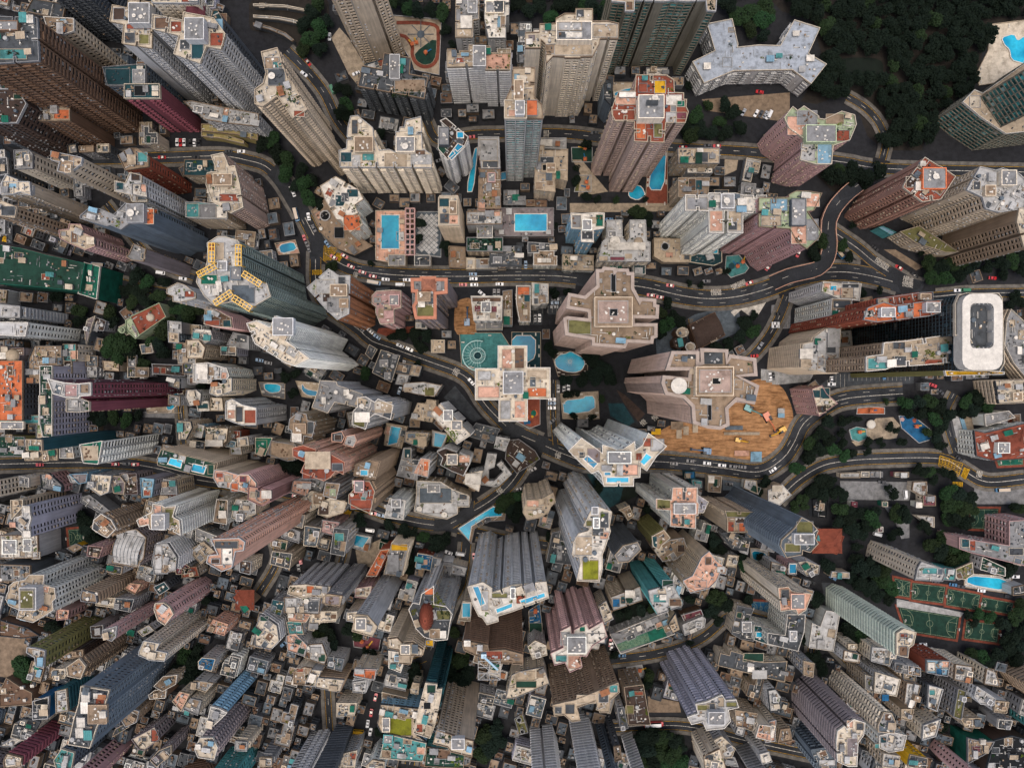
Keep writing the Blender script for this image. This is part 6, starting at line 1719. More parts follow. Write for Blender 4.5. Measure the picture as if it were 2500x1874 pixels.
BUSY = []          # outlines of listed roof features, kept clear of random clutter
def clutter(root, poly, h, wkey, rng, amount, rk):
    """roof stairs, sheds, tanks, pipes, cooling units, pots: what stands on every roof here"""
    A = abs(area(poly))
    ang = main_angle(poly)
    inn = offset(poly, -1.0)
    x0, x1 = min(p[0] for p in poly), max(p[0] for p in poly)
    y0, y1 = min(p[1] for p in poly), max(p[1] for p in poly)
    small = MB()
    used = []
    def spot(r):
        for _ in range(14):
            x, y = rng.uniform(x0, x1), rng.uniform(y0, y1)
            if inside(x, y, inn) and not any(inside(x, y, b) for b in BUSY) and all(math.hypot(x - a, y - b) > r + q for a, b, q in used):
                used.append((x, y, r))
                return x, y
        return None
    def rp(x, y, sx, sy):
        c, s = math.cos(ang), math.sin(ang)
        return [(x + u * c - v * s, y + u * s + v * c) for u, v in ((-sx / 2, -sy / 2), (sx / 2, -sy / 2), (sx / 2, sy / 2), (-sx / 2, sy / 2))]
    n = int(A / 22 * amount + rng.random())
    n = min(n, 10)
    for i in range(n):
        q = rng.random()
        if i == 0 and amount >= 1 and A > 25 and rng.random() < .6:
            s = min(5.0, math.sqrt(A) * .34)
            p = spot(s * .6)
            if p:
                room(root, rp(*p, s, s * rng.uniform(.7, 1.1)), h, rng.uniform(2.4, 3.6), wkey if rng.random() < .6 else rng.choice(('grey', 'tan', 'beige', 'lgrey')), rng, 'stair_house')
        elif q < 0.36:
            p = spot(1.6)
            if p:
                shed(root, rp(*p, rng.uniform(2.0, 4.6), rng.uniform(1.8, 3.2)), h, rng.uniform(1.6, 2.3),
                     rng.choice(('lgrey', 'white', 'lgrey', 'grey', 'beige', 'lgrey', 'grey', 'cream', 'beige', 'slate', 'teal', 'blue', 'rust', 'white', 'grey', 'green')), rng)
        elif q < 0.5:
            p = spot(1.2)
            if p:
                mb = MB()
                r = rng.uniform(.6, 1.1)
                mb.cyl(*p, h + .3, r, 1.5, 12)
                mb.cyl(*p, h + 1.8, r * 1.02, .2, 12, r2=r * .3)
                mb.build('water_tank', mat(rng.choice(('lgrey', 'white', 'slate', 'lgrey')), 'trim'), root)
        elif q < 0.74:
            p = spot(1.8)
            if p:
                terrace(root, rp(*p, rng.uniform(2.5, 5), rng.uniform(2.2, 4.2)), h, rng.choice(('tan', 'tan', 'dgrey', 'beige', 'dgreen', 'slate', 'grey', 'peach', 'lgrey', 'beige', 'dgrey', 'brick', 'cream', 'brown')), rng)
        else:
            p = spot(1.0)
            if p:
                planting(root, rp(*p, rng.uniform(1, 3), rng.uniform(.8, 1.6)), h, rng, rng.choice(('leafm', 'leafd', 'leafy')), 9)
    c, s = math.cos(ang), math.sin(ang)
    for _ in range(int(min(44, A / 5 * amount + 3))):
        p = spot(.3)
        if not p:
            continue
        q = rng.random()
        if q < .55:
            small.box(*p, h, rng.uniform(.5, 1.2), rng.uniform(.4, 1.0), rng.uniform(.4, 1.0), ang + rng.choice((0, 0, .2)), rng.choice((0, 1, 1, 2, 3)))
        elif q < .8:
            l = rng.uniform(1.5, 4)
            small.box(*p, h + .15, l, .18, .18, ang + rng.choice((0, 1.5708)), 1)
        else:
            l = rng.uniform(1.5, 4)
            small.box(*p, h, l, .2, .9, ang + rng.choice((0, 1.5708)), 0)
    stuff(small.build('roof_fittings', [mat('white', 'trim'), mat('grey', 'trim'), mat('dgrey', 'trim'), mat('tan', 'trim')], root))

def volume(root, poly, h, wkey, sty, rkey, rng, amount, z0=0.0, isnet=False):
    st, lvl = sty[0], (int(sty[1]) if len(sty) > 1 else 0)
    base = poly
    if lvl:
        poly = notched(poly, lvl)
    wall, glass, ac = MB(), MB(), MB()
    facade(wall, glass, ac, poly, z0, h - 0.3, st, rng)
    wm = mat(wkey, 'net' if isnet else 'wall')
    wall.build('wall', wm, root)
    gk = GLASSFOR.get(wkey, rng.choice(('glassb', 'glassw', 'glassb')))
    stuff(glass.build('glazing', mat(gk, 'glass'), root))
    stuff(ac.build('cooling_units', mat(rng.choice(('lgrey', 'grey', 'beige')) if wkey not in ('brown', 'dbrown', 'maroon', 'dgrey', 'ink', 'brick', 'olive', 'slate', 'mauve', 'dteal') else rng.choice(('dgrey', 'grey', 'tan')), 'trim'), root))
    rf = MB()
    pk = STYLE[st][2] if st in STYLE else 0.0
    rf.face(offset(poly, pk - 0.1), h)
    ro = rf.build('roof', mat(rkey, 'roof'), root)
    pk = STYLE[st][2] if st in STYLE else 0.0
    pr = MB()
    rim = 'white' if wkey in ('white', 'lilac', 'blue') else (wkey if wkey in ('pink', 'orange', 'peach', 'green', 'bblue', 'pgreen', 'dpink') and rng.random() < .6 else rng.choice(RIMS))
    if rkey == 'orange' and wkey == 'mauve':
        rim = 'orange'
    if h < 40 and rng.random() < .45:
        rim = rng.choice(('grey', 'tan', 'beige', 'dgrey', rkey, wkey))
    ring(pr, offset(poly, pk + 0.08), offset(poly, pk - rng.uniform(.14, .26)), h - 0.75, h + rng.uniform(.7, 1.15), 0, h)
    p = pr.build('parapet', mat(rim, 'trim'), ro)
    p.location = (0, 0, 0)
    if amount > 0:
        clutter(root, base, h, wkey, rng, amount, rkey)

def height_of(s):
    if s.startswith('='):
        a = nums(s[1:])
        rx, ry = N(a[0], a[1])
        bx, by = N(a[2], a[3])
        rx, ry, bx, by = rx - CX, ry - CY, bx - CX, by - CY
        k = (bx * rx + by * ry) / (rx * rx + ry * ry)
        return max(10.0, min(170.0, HC * (1 - k)))
    return float(s)

def kindof(h, sty):
    if h >= 45:
        return 'apartment_tower', 'tower'
    if h >= 15:
        return 'apartment_block', 'building'
    return 'low_building', 'low building'

def short(label):
    for w in (' with ', ' beside ', ' above ', ' below ', ' at ', ' in ', ' whose ', ' between ', ' left of', ' right of', ' near ', ' topped', ' behind ', ' wrapped', ' under ', ' along', ' crossed', ' ringed', ' pointing', ' turned', ' running', ' filled', ' around', ' standing', ' carrying', ' seen', ' cut ', ' hidden', ' shaped like', ' on ', ' of ', ' crowned', ' covered', ' beyond'):
        label = label.split(w)[0]
    return label

NB = 0
CURRENT = [None, 0, '', 0]
for line in CITY.strip().splitlines():
    line = line.strip()
    if not line:
        continue
    if line.startswith('C '):
        setcrop(line)
        continue
    NB += 1
    rng = random.Random(1000 + NB)
    f = line.split('|')
    wing = f[0].startswith('+')
    ground = f[0].startswith('G')
    a = nums(f[0].lstrip('+G '))
    h = height_of(f[1])
    poly = cleanpoly(pts(a, 0 if ground else h))
    if wing:
        root, wkey = CURRENT[0], CURRENT[2]
        sty, rkey = f[2].split()
        feats = f[3] if len(f) > 3 else ''
    else:
        wkey, sty, rkey = f[2].split()
        label = f[3].strip()
        feats = f[4] if len(f) > 4 else ''
        nm, cat = kindof(h, sty)
        c = centroid(poly)
        root = empty(nm, c[0], c[1])
        if label:
            tag(root, label, cat)
            LABELLED.append((short(label), c[0], c[1], h))
        else:
            PENDING.append((root, wkey, rkey, h, c[0], c[1], cat))
        CURRENT = [root, h, wkey, 0]
    nfe = feats.count(';') + (1 if feats.strip() else 0)
    amount = (1.0 if h < 45 else .8) if nfe == 0 else (.55 if nfe < 3 else .4)
    if sty[0] == 'x' and h < 13:
        amount *= .5
    if ground:
        amount = 0.3
    net = wkey in ('green', 'bblue') and sty == 'x'
    BUSY.clear()
    for s in feats.split(';'):
        q = s.split()
        if q and q[0] in 'prPtsq':
            num = [float(x) for x in q[1:] if x.lstrip('-').replace('.', '').isdigit()]
            if q[0] == 'r':
                num = num[1:]
            bp = ccw(pts(num, h)) if q[0] in 'Pq' else ccw(rect_pts(num, h))
            BUSY.append(offset(bp, .6))
    volume(root, poly, h, wkey, sty, rkey, rng, amount, 0.0, net)
    BUSY.clear()
    take(poly)
    ROOMS.clear()
    for s in feats.split(';'):
        if s.startswith('W'):
            q = s.split()
            wide_rim(root, poly, h, q[1], float(q[2]), rng)
        elif s.strip():
            feature(s.strip(), root, h, wkey, rng)
# ================================================================ ground, roads
def smooth(p, step=3.0):
    """Catmull-Rom through the points, sampled evenly enough"""
    q = [p[0]] + p + [p[-1]]
    out = []
    for i in range(1, len(q) - 2):
        a, b, c, d = [Vector(q[i + k]) for k in (-1, 0, 1, 2)]
        n = max(1, int((c - b).length / step))
        for k in range(n):
            t = k / n
            out.append(tuple(0.5 * ((2 * b) + (c - a) * t + (2 * a - 5 * b + 4 * c - d) * t * t + (3 * b - a - 3 * c + d) * t ** 3)))
    out.append(tuple(p[-1]))
    return out
def normals(p):
    o = []
    for i in range(len(p)):
        a, b = p[max(0, i - 1)], p[min(len(p) - 1, i + 1)]
        d = Vector((b[0] - a[0], b[1] - a[1]))
        d = d.normalized() if d.length > 1e-6 else Vector((1, 0))
        o.append((-d.y, d.x))
    return o
def ribbon(mb, p, nr, lo, hi, z, m=0, keep=None, rise=0.0):
    for i in range(len(p) - 1):
        if keep and not keep(i):
            continue
        a, b, na, nb = p[i], p[i + 1], nr[i], nr[i + 1]
        A = (a[0] + na[0] * lo, a[1] + na[1] * lo, z)
        B = (b[0] + nb[0] * lo, b[1] + nb[1] * lo, z)
        C = (b[0] + nb[0] * hi, b[1] + nb[1] * hi, z)
        D = (a[0] + na[0] * hi, a[1] + na[1] * hi, z)
        mb.quad(A, B, C, D, m)
        if rise:
            dn = lambda v: (v[0], v[1], z - rise)
            mb.quad(dn(A), dn(B), B, A, m)
            mb.quad(dn(C), dn(D), D, C, m)

g = MB()
g.face([(-900, -900), (900, -900), (900, 900), (-900, 900)], 0.0)
structure(g.build('ground', mat('street', 'ground')))

ROADLIST = []
def parse(txt):
    for line in txt.strip().splitlines():
        line = line.strip()
        if not line:
            continue
        if line.startswith('C '):
            setcrop(line)
            continue
        yield line.split('|')

for f in parse(ROADS):
    w = float(f[0]) * PX
    ROADLIST.append((smooth(pts(nums(f[2]))), w, f[1]))
def on_road(x, y, skip=-1, m=0.0):
    for i, (p, w, s) in enumerate(ROADLIST):
        if i == skip:
            continue
        r = w / 2 + m
        for a in p[::2]:
            if abs(a[0] - x) < r + 2 and abs(a[1] - y) < r + 2 and math.hypot(a[0] - x, a[1] - y) < r + .8:
                return True
    return False
ZR = 0.36
for i, (p, w, s) in enumerate(ROADLIST):
    nr = normals(p)
    z = ZR + 0.004 * i
    mb = MB()
    ribbon(mb, p, nr, -w / 2, w / 2, z)
    r = structure(mb.build('road', mat('asph', 'asphalt')))
    free = [not on_road(*a, skip=i, m=0.3) for a in p]
    keep = lambda k: free[k]
    pv = MB()
    for sd in (-1, 1):
        fr = [not on_road(a[0] + n[0] * sd * (w / 2 + 1), a[1] + n[1] * sd * (w / 2 + 1), skip=i, m=0.4) for a, n in zip(p, nr)]
        lo, hi = (w / 2, w / 2 + 2.0) if sd > 0 else (-w / 2 - 2.0, -w / 2)
        ribbon(pv, p, nr, lo, hi, z + .14, keep=lambda k: fr[k] and fr[min(k + 1, len(fr) - 1)], rise=.3)
    o = pv.build('pavement', mat('pave', 'ground'))
    if o:
        structure(o)
    ln = MB()
    zl = z + .012
    if s == 'c':
        ribbon(ln, p, nr, -.15, .15, zl, 0, keep)
        for q in (-w / 4, w / 4):
            if w > 8:
                ribbon(ln, p, nr, q - .08, q + .08, zl, 0, lambda k: keep(k) and k % 4 == 0)
    else:
        ribbon(ln, p, nr, -.1, .1, zl, 0, lambda k: keep(k) and k % 3 == 0)
    for sd in (-1, 1):
        q = sd * (w / 2 - .45)
        ribbon(ln, p, nr, q - .1, q + .1, zl, 1, keep)
    o = ln.build('road_marking', [mat('white', 'line'), mat('yellow', 'line')], r)
    stuff(o)

# flyover: deck on piers with parapets
for f in parse(FLYOVER):
    w = float(f[0]) * PX
    z = 6.5
    p = smooth(pts(nums(f[1]), z))
    nr = normals(p)
    root = empty('flyover', *p[len(p) // 2])
    tag(root, 'dark curving flyover with pale parapets joining the main road', 'flyover')
    n = len(p)
    zz = [z * min(1.0, (n - 1 - i) / 14.0) + .55 for i in range(n)]
    dk, pa = MB(), MB()
    for i in range(n - 1):
        def q(k, o, dz=0.0):
            return (p[k][0] + nr[k][0] * o, p[k][1] + nr[k][1] * o, zz[k] + dz)
        dk.quad(q(i, -w / 2), q(i + 1, -w / 2), q(i + 1, w / 2), q(i, w / 2), 0)
        for sgn in (-1, 1):
            e, e2 = sgn * w / 2, sgn * (w / 2 + .4)
            pa.quad(q(i, e2, -1.2), q(i + 1, e2, -1.2), q(i + 1, e2, 1), q(i, e2, 1))
            pa.quad(q(i, e, 1), q(i + 1, e, 1), q(i + 1, e2, 1), q(i, e2, 1))
            pa.quad(q(i, e, 0), q(i + 1, e, 0), q(i + 1, e, 1), q(i, e, 1))
        if i % 4 == 0:
            dk.quad(q(i, -.1, .02), q(i + 1, -.1, .02), q(i + 1, .1, .02), q(i, .1, .02), 1)
    dk.build('deck', [mat('asph', 'asphalt'), mat('white', 'line')], root)
    pa.build('railing', mat('peach', 'trim'), root)
    for i in range(4, n - 14, 9):
        c = MB()
        c.cyl(p[i][0], p[i][1], 0, .9, zz[i] - 1, 10)
        c.build('pier', mat('grey', 'trim'), root)
    take([(a[0] + b[0] * w / 2, a[1] + b[1] * w / 2) for a, b in zip(p, nr)] + [(a[0] - b[0] * w / 2, a[1] - b[1] * w / 2) for a, b in zip(p, nr)][::-1])

# ---------------------------------------------------------------- painted surfaces, courts, decks
def chaikin(p, k=1):
    for _ in range(k):
        q = []
        for i in range(len(p)):
            a, b = p[i], p[(i + 1) % len(p)]
            q += [(a[0] * .8 + b[0] * .2, a[1] * .8 + b[1] * .2), (a[0] * .2 + b[0] * .8, a[1] * .2 + b[1] * .8)]
        p = q
    return p
def strip(mb, a, b, w, z, m):
    d = Vector((b[0] - a[0], b[1] - a[1]))
    if d.length < 1e-5:
        return
    d = d.normalized() * (w / 2)
    mb.quad((a[0] + d.y, a[1] - d.x, z), (b[0] + d.y, b[1] - d.x, z), (b[0] - d.y, b[1] + d.x, z), (a[0] - d.y, a[1] + d.x, z), m)
def circle(mb, c, r, w, z, m, a0=0.0, a1=6.2832, n=20):
    for i in range(n):
        t, u = a0 + (a1 - a0) * i / n, a0 + (a1 - a0) * (i + 1) / n
        mb.quad((c[0] + (r - w) * math.cos(t), c[1] + (r - w) * math.sin(t), z), (c[0] + r * math.cos(t), c[1] + r * math.sin(t), z),
                (c[0] + r * math.cos(u), c[1] + r * math.sin(u), z), (c[0] + (r - w) * math.cos(u), c[1] + (r - w) * math.sin(u), z), m)
def play_kit(root, x, y, z, rng, hue):
    mb = MB()
    a = rng.uniform(0, 3)
    mb.box(x, y, z + 1.6, 1.8, 1.8, .2, a, 0)
    for sx in (-.8, .8):
        for sy in (-.8, .8):
            c, s = math.cos(a), math.sin(a)
            mb.box(x + sx * c - sy * s, y + sx * s + sy * c, z, .15, .15, 3.0, a, 0)
    mb.tri((x - 1, y - 1, z + 3), (x + 1, y - 1, z + 3), (x, y, z + 4), 0)
    mb.tri((x + 1, y - 1, z + 3), (x + 1, y + 1, z + 3), (x, y, z + 4), 0)
    mb.tri((x + 1, y + 1, z + 3), (x - 1, y + 1, z + 3), (x, y, z + 4), 0)
    mb.tri((x - 1, y + 1, z + 3), (x - 1, y - 1, z + 3), (x, y, z + 4), 0)
    c, s = math.cos(a), math.sin(a)
    mb.bar((x + c, y + s, z + 1.7), (x + 4 * c, y + 4 * s, z + .3), .7, .12, 1)
    return mb.build('climbing_frame', [mat('orange', 'paint'), mat(hue, 'paint')], root)

PATCHES = []
for i, f in enumerate(parse(PATCH)):
    rng = random.Random(500 + i)
    kind, key, pg, label = f[0], f[1], f[2], f[3]
    raw = pts(nums(pg))
    p = ccw(raw)
    z = 0.012 + 0.0042 * i
    c = centroid(p)
    PATCHES.append((p, kind))
    if kind in ('earth', 'lawn'):
        p = chaikin(p, 2)
    mb = MB()
    if kind == 'court':
        root = empty('sports_court', c[0], c[1])
        tag(root, label, 'court')
        mb.face(offset(p, 1.3), z, 0)
        mb.build('surround', mat('brick', 'ground'), root)
        m2 = MB()
        m2.face(p, z + .01, 0)
        m2.build('playing_surface', mat('green' if key == 'green' else ('bblue' if key == 'bblue' else 'dgreen'), 'ground'), root)
        ln = MB()
        q = [Vector(a) for a in raw]
        if len(q) == 4:
            def uv(u, v):
                t = q[0].lerp(q[1], u)
                b = q[3].lerp(q[2], u)
                return tuple(t.lerp(b, v))
            zl = z + .02
            for a, b in (((.03, .05), (.97, .05)), ((.97, .05), (.97, .95)), ((.97, .95), (.03, .95)), ((.03, .95), (.03, .05)), ((.5, .05), (.5, .95)),
                         ((.03, .3), (.17, .3)), ((.17, .3), (.17, .7)), ((.17, .7), (.03, .7)), ((.97, .3), (.83, .3)), ((.83, .3), (.83, .7)), ((.83, .7), (.97, .7))):
                strip(ln, uv(*a), uv(*b), .15, zl, 0)
            sw = (q[3] - q[0]).length
            circle(ln, uv(.5, .5), .13 * sw, .14, zl, 0)
            an = main_angle(p)
            for uu, dd in ((.03, 0), (.97, math.pi)):
                b0 = math.atan2(q[1].y - q[0].y, q[1].x - q[0].x) + dd
                circle(ln, uv(uu, .5), .38 * sw, .14, zl, 0, b0 - 1.35, b0 + 1.35)
            ln.build('court_line', mat('pgreen', 'line'), root)
            for u in (.02, .98):
                hp = MB()
                x, y = uv(u, .5)
                hp.box(x, y, 0, .2, .2, 3)
                hp.box(x, y, 2.6, .3, 1.6, 1.0, main_angle(p))
                hp.build('hoop_stand', mat('white', 'trim'), root)
        continue
    mb.face(p, z, 0)
    if kind in ('playground', 'pooldeck'):
        nm = 'playground' if kind == 'playground' else 'pool_terrace'
        root = empty(nm, c[0], c[1])
        tag(root, label, 'playground' if kind == 'playground' else 'terrace')
        mb.build('paving', mat(key, 'roof'), root)
        eg = MB()
        ring(eg, offset(p, .3), p, 0, .9)
        eg.build('low_wall', mat('lgrey' if kind == 'playground' else 'beige', 'trim'), root)
        if kind == 'playground':
            for _ in range(2):
                x, y = c[0] + rng.uniform(-4, 4), c[1] + rng.uniform(-4, 4)
                if inside(x, y, p):
                    play_kit(root, x, y, z, rng, rng.choice(('yellow', 'bblue', 'yellow')))
            if key in ('teal', 'bblue', 'brick', 'orange') :
                sp = MB()
                for j in range(7):
                    x, y = c[0] + rng.uniform(-8, 8), c[1] + rng.uniform(-8, 8)
                    r = rng.uniform(.8, 2.6)
                    blob = [(x + r * math.cos(t * .63) * rng.uniform(.7, 1.1), y + r * math.sin(t * .63) * rng.uniform(.7, 1.1)) for t in range(10)]
                    if all(inside(*b, p) for b in blob):
                        sp.face(blob, z + .012 + j * .004, j % 4)
                sp.build('colour_spot', [mat(k, 'roof') for k in (('bblue', 'pink', 'dteal', 'brick') if key != 'brick' else ('bblue', 'green', 'yellow', 'orange'))], root)
        else:
            n = len(p)
            for k in range(min(9, n * 2)):
                a, b = p[k % n], p[(k + 1) % n]
                t = rng.random()
                x, y = a[0] + (b[0] - a[0]) * t, a[1] + (b[1] - a[1]) * t
                x, y = x + (c[0] - x) * .1, y + (c[1] - y) * .1
                lg = MB()
                lg.box(x, y, z, 1.8, .7, .35, main_angle(p), 0)
                lg.box(x + .5 * math.cos(main_angle(p)), y + .5 * math.sin(main_angle(p)), z + .3, .6, .66, .4, main_angle(p), 0)
                lg.build('sun_bed', mat('white', 'trim'), root)
    elif kind == 'paving':
        o = structure(mb.build('paved_yard', mat(key, 'ground')))
    elif kind == 'parking':
        o = structure(mb.build('parking_yard', mat(key, 'ground')))
        ln = MB()
        ang = main_angle(p)
        x0, x1 = min(a[0] for a in p), max(a[0] for a in p)
        y0, y1 = min(a[1] for a in p), max(a[1] for a in p)
        x = x0
        while x < x1:
            for y in (y0 + 2.8, y1 - 2.8):
                if inside(x, y, p) and inside(x, y + 1.8, p) and inside(x, y - 1.8, p):
                    strip(ln, (x, y - 2), (x, y + 2), .12, z + .01, 0)
            x += 2.5
        q = ln.build('bay_line', mat('white', 'line'), o)
    elif kind == 'lawn':
        structure(mb.build('lawn', mat('soil' if i == 0 else 'leafd', 'ground')))
    elif kind == 'earth':
        # churned earth: a fine sheet with ruts and low heaps
        x0, x1 = min(a[0] for a in p), max(a[0] for a in p)
        y0, y1 = min(a[1] for a in p), max(a[1] for a in p)
        eb = MB()
        eb.face(p, z)
        st = 1.2
        heaps = [(rng.uniform(x0, x1), rng.uniform(y0, y1), rng.uniform(2, 5), rng.uniform(.3, 1.2)) for _ in range(14)]
        from mathutils import noise as MN
        def hz(x, y):
            v = MN.noise(Vector((x * .18, y * .5, 1))) * .35 + MN.noise(Vector((x * .6, y * .9, 4))) * .18 + .35
            for hx, hy, r, hh in heaps:
                d = math.hypot(x - hx, y - hy) / r
                if d < 1:
                    v += hh * (1 - d * d) ** 2
            return max(z + .02, v)
        nx, ny = int((x1 - x0) / st), int((y1 - y0) / st)
        for a in range(nx):
            for b in range(ny):
                xa, ya = x0 + a * st, y0 + b * st
                cs = [(xa, ya), (xa + st, ya), (xa + st, ya + st), (xa, ya + st)]
                if all(inside(*q, p) for q in cs):
                    eb.quad(*[(*q, hz(*q)) for q in cs])
        structure(eb.build('bare_earth', mat('earth', 'soil')))

# diamond paving slabs on the plaza beside the long pool
C_ = setcrop('C 625 468')
plaza = ccw(pts([1384, 176, 1596, 176, 1596, 560, 1520, 550, 1384, 532]))
root = empty('paved_plaza', *centroid(plaza))
tag(root, 'pale plaza of diamond slabs between the long pool and the slim tower', 'plaza')
tm = MB()
s = 2.0
for a in range(-30, 30):
    for b in range(-30, 30):
        x = centroid(plaza)[0] + (a + b) * s * .7071
        y = centroid(plaza)[1] + (a - b) * s * .7071
        q = [(x + .62 * s, y), (x, y + .62 * s), (x - .62 * s, y), (x, y - .62 * s)]
        if all(inside(*t, plaza) for t in q):
            tm.prism(ccw(q), .1, .42 + RNG.uniform(0, .02))
stuff(tm.build('paving_slabs', mat('lgrey', 'roof'), root))
bs = MB()
bs.face(plaza, .33)
bs.build('mortar_bed', mat('slate', 'ground'), root)

# pink pergola between pool deck and plaza
root = empty('pergola', *P(1330, 370))
tag(root, 'long pink open pergola between the two tone pool and the plaza', 'pergola')
z = 9.0
pq = [(*P(x, y, z), z) for x, y in ((1292, 545), (1370, 545), (1370, 145), (1292, 145))]
pg = MB()
lattice(pg, *pq, 2, 9, .8, .5)
pg.build('beam_frame', mat('pink', 'trim'), root)
for t in range(0, 10, 3):
    for k in (0, 1):
        a = Vector(pq[k]).lerp(Vector(pq[3 - k]), t / 9)
        m = MB()
        m.box(a.x, a.y, 0, .5, .5, z)
        m.build('post', mat('pink', 'trim'), root)

# round trellis on the teal garden
root = empty('round_trellis', *P(1915, 1415))
tag(root, 'round cyan garden trellis with spokes and rings above the teal paving', 'trellis')
cx, cy = P(1915, 1415, 4)
m = MB()
for r in (2.2, 4.4, 8.6):
    for i in range(36):
        a, b = i / 36 * 6.2832, (i + 1) / 36 * 6.2832
        if r > 8 and not 1.2 < a < 5.2:
            continue
        m.bar((cx + r * math.cos(a), cy + r * math.sin(a), 4), (cx + r * math.cos(b), cy + r * math.sin(b), 4), .35 if r < 8 else .5, .3)
for i in range(24):
    a = i / 24 * 6.2832
    r = 8.6 if 1.2 < a < 5.2 else 4.4
    m.bar((cx + 2.2 * math.cos(a), cy + 2.2 * math.sin(a), 4), (cx + r * math.cos(a), cy + r * math.sin(a), 4), .16, .2)
m.build('spoke_frame', mat('teal', 'paint'), root)
for i in range(0, 24, 3):
    a = i / 24 * 6.2832
    m = MB()
    m.box(cx + 4.4 * math.cos(a), cy + 4.4 * math.sin(a), 0, .25, .25, 4, a)
    m.build('post', mat('teal', 'paint'), root)
m = MB()
m.cyl(cx, cy, .2, 2.1, .9, 20)
m.build('planter', mat('dteal', 'trim'), root)

# red loop, star floor and green corner of the top playground
setcrop('C 625 0')
root = empty('running_loop', *P(1400, 380))
tag(root, 'dark red running loop painted round the cream playground', 'track')
loop = smooth(pts([1215, 200, 1400, 200, 1550, 225, 1575, 300, 1570, 480, 1530, 560, 1450, 580, 1380, 540, 1350, 470, 1350, 400, 1290, 320, 1235, 310]), 1.5)
m = MB()
ribbon(m, loop, normals(loop), -1.0, 1.0, .40)
m.build('track_surface', mat('brick', 'ground'), root)
gp = chaikin(ccw(pts([1370, 460, 1560, 320, 1555, 480, 1520, 550, 1450, 565, 1385, 525])), 1)
m = MB()
m.face(gp, .36)
m.build('green_corner', mat('dgreen', 'ground'), root)
hub = P(1425, 300)
m = MB()
for i in range(8):
    a = i * math.pi / 4
    strip(m, hub, (hub[0] + 7.5 * math.cos(a), hub[1] + 7.5 * math.sin(a)), .45, .43 + .004 * i, 0)
circle(m, hub, 2.2, 2.2, .48, 0)
m.build('star_pattern', mat('slate', 'ground'), root)
play_kit(root, *P(1470, 470), .4, random.Random(3), 'bblue')

# white dome in the park, blue awnings by the red tiled building
setcrop('C 1875 936')
x, y = P(875, 350)
root = empty('park_dome', x, y)
tag(root, 'round white dome roof in the park beside the teal play area', 'dome')
dome(root, x, y, 2.4, 2.6, 'dome_shell', 'white', .5)
m = MB()
for i in range(8):
    m.box(x + 2.3 * math.cos(i * .785), y + 2.3 * math.sin(i * .785), 0, .2, .2, 2.6)
m.build('post', mat('lgrey', 'trim'), root)
for nm, q, key, lb in (('market_awning', (1590, 300, 1640, 280, 1690, 450, 1630, 470), 'lgrey', 'long white awning roof beside the red tiled building'),
                       ('tarpaulin_canopy', (1650, 270, 1680, 280, 1735, 450, 1705, 460), 'blue', 'long pale blue tarpaulin canopy beside the red tiled building')):
    p = pts(q, 3)
    root = empty(nm, *centroid(p))
    tag(root, lb, 'canopy')
    shed(root, p, 0, 3, key, RNG, 'canopy_roof')

# star on the floor of the scalloped pool, yellow boxes and crossings
MARKS = [('C 625 468', 'box', (590, 470, 700, 490, 650, 590, 585, 595)), ('C 1875 936', 'box', (1480, 620, 1680, 690, 1640, 800, 1470, 710)),
         ('C 625 936', 'box', (690, 1090, 740, 1110, 710, 1160, 660, 1140)),
         ('C 625 468', 'bars', (485, 675, 575, 675, 575, 720, 485, 720)), ('C 625 468', 'bars', (705, 525, 760, 545, 720, 610, 670, 585)),
         ('C 1875 936', 'bars', (1690, 720, 1740, 740, 1700, 830, 1665, 800)), ('C 625 936', 'bars', (760, 1080, 830, 1100, 800, 1160, 740, 1150)),
         ('C 0 468', 'bars', (35, 380, 95, 390, 80, 440, 20, 430)), ('C 0 468', 'bars', (20, 320, 70, 330, 60, 360, 10, 350)), ('C 1250 0', 'wbars', (275, 1130, 315, 1130, 315, 1185, 275, 1185)), ('C 1875 936', 'bars', (1590, 845, 1680, 850, 1680, 890, 1590, 890))]
for k, (cr, kind, a) in enumerate(MARKS):
    setcrop(cr)
    q = [Vector(t) for t in pts(a)]
    z = .53 + k * .003
    m = MB()
    if kind == 'box':
        for i in range(4):
            strip(m, tuple(q[i]), tuple(q[(i + 1) % 4]), .35, z, 0)
        for i in range(1, 7):
            t = i / 7
            strip(m, tuple(q[0].lerp(q[1], t)), tuple(q[3].lerp(q[2], t)), .28, z + .002, 0)
            strip(m, tuple(q[0].lerp(q[3], t)), tuple(q[1].lerp(q[2], t)), .28, z + .004, 0)
    else:
        n = 7
        for i in range(n):
            t = (i + .5) / n
            strip(m, tuple(q[0].lerp(q[1], t)), tuple(q[3].lerp(q[2], t)), .62, z, 0)
    o = m.build('road_marking_box' if kind == 'box' else 'road_crossing_marking', mat('white' if kind == 'wbars' else 'yellow', 'line'))
    structure(o)

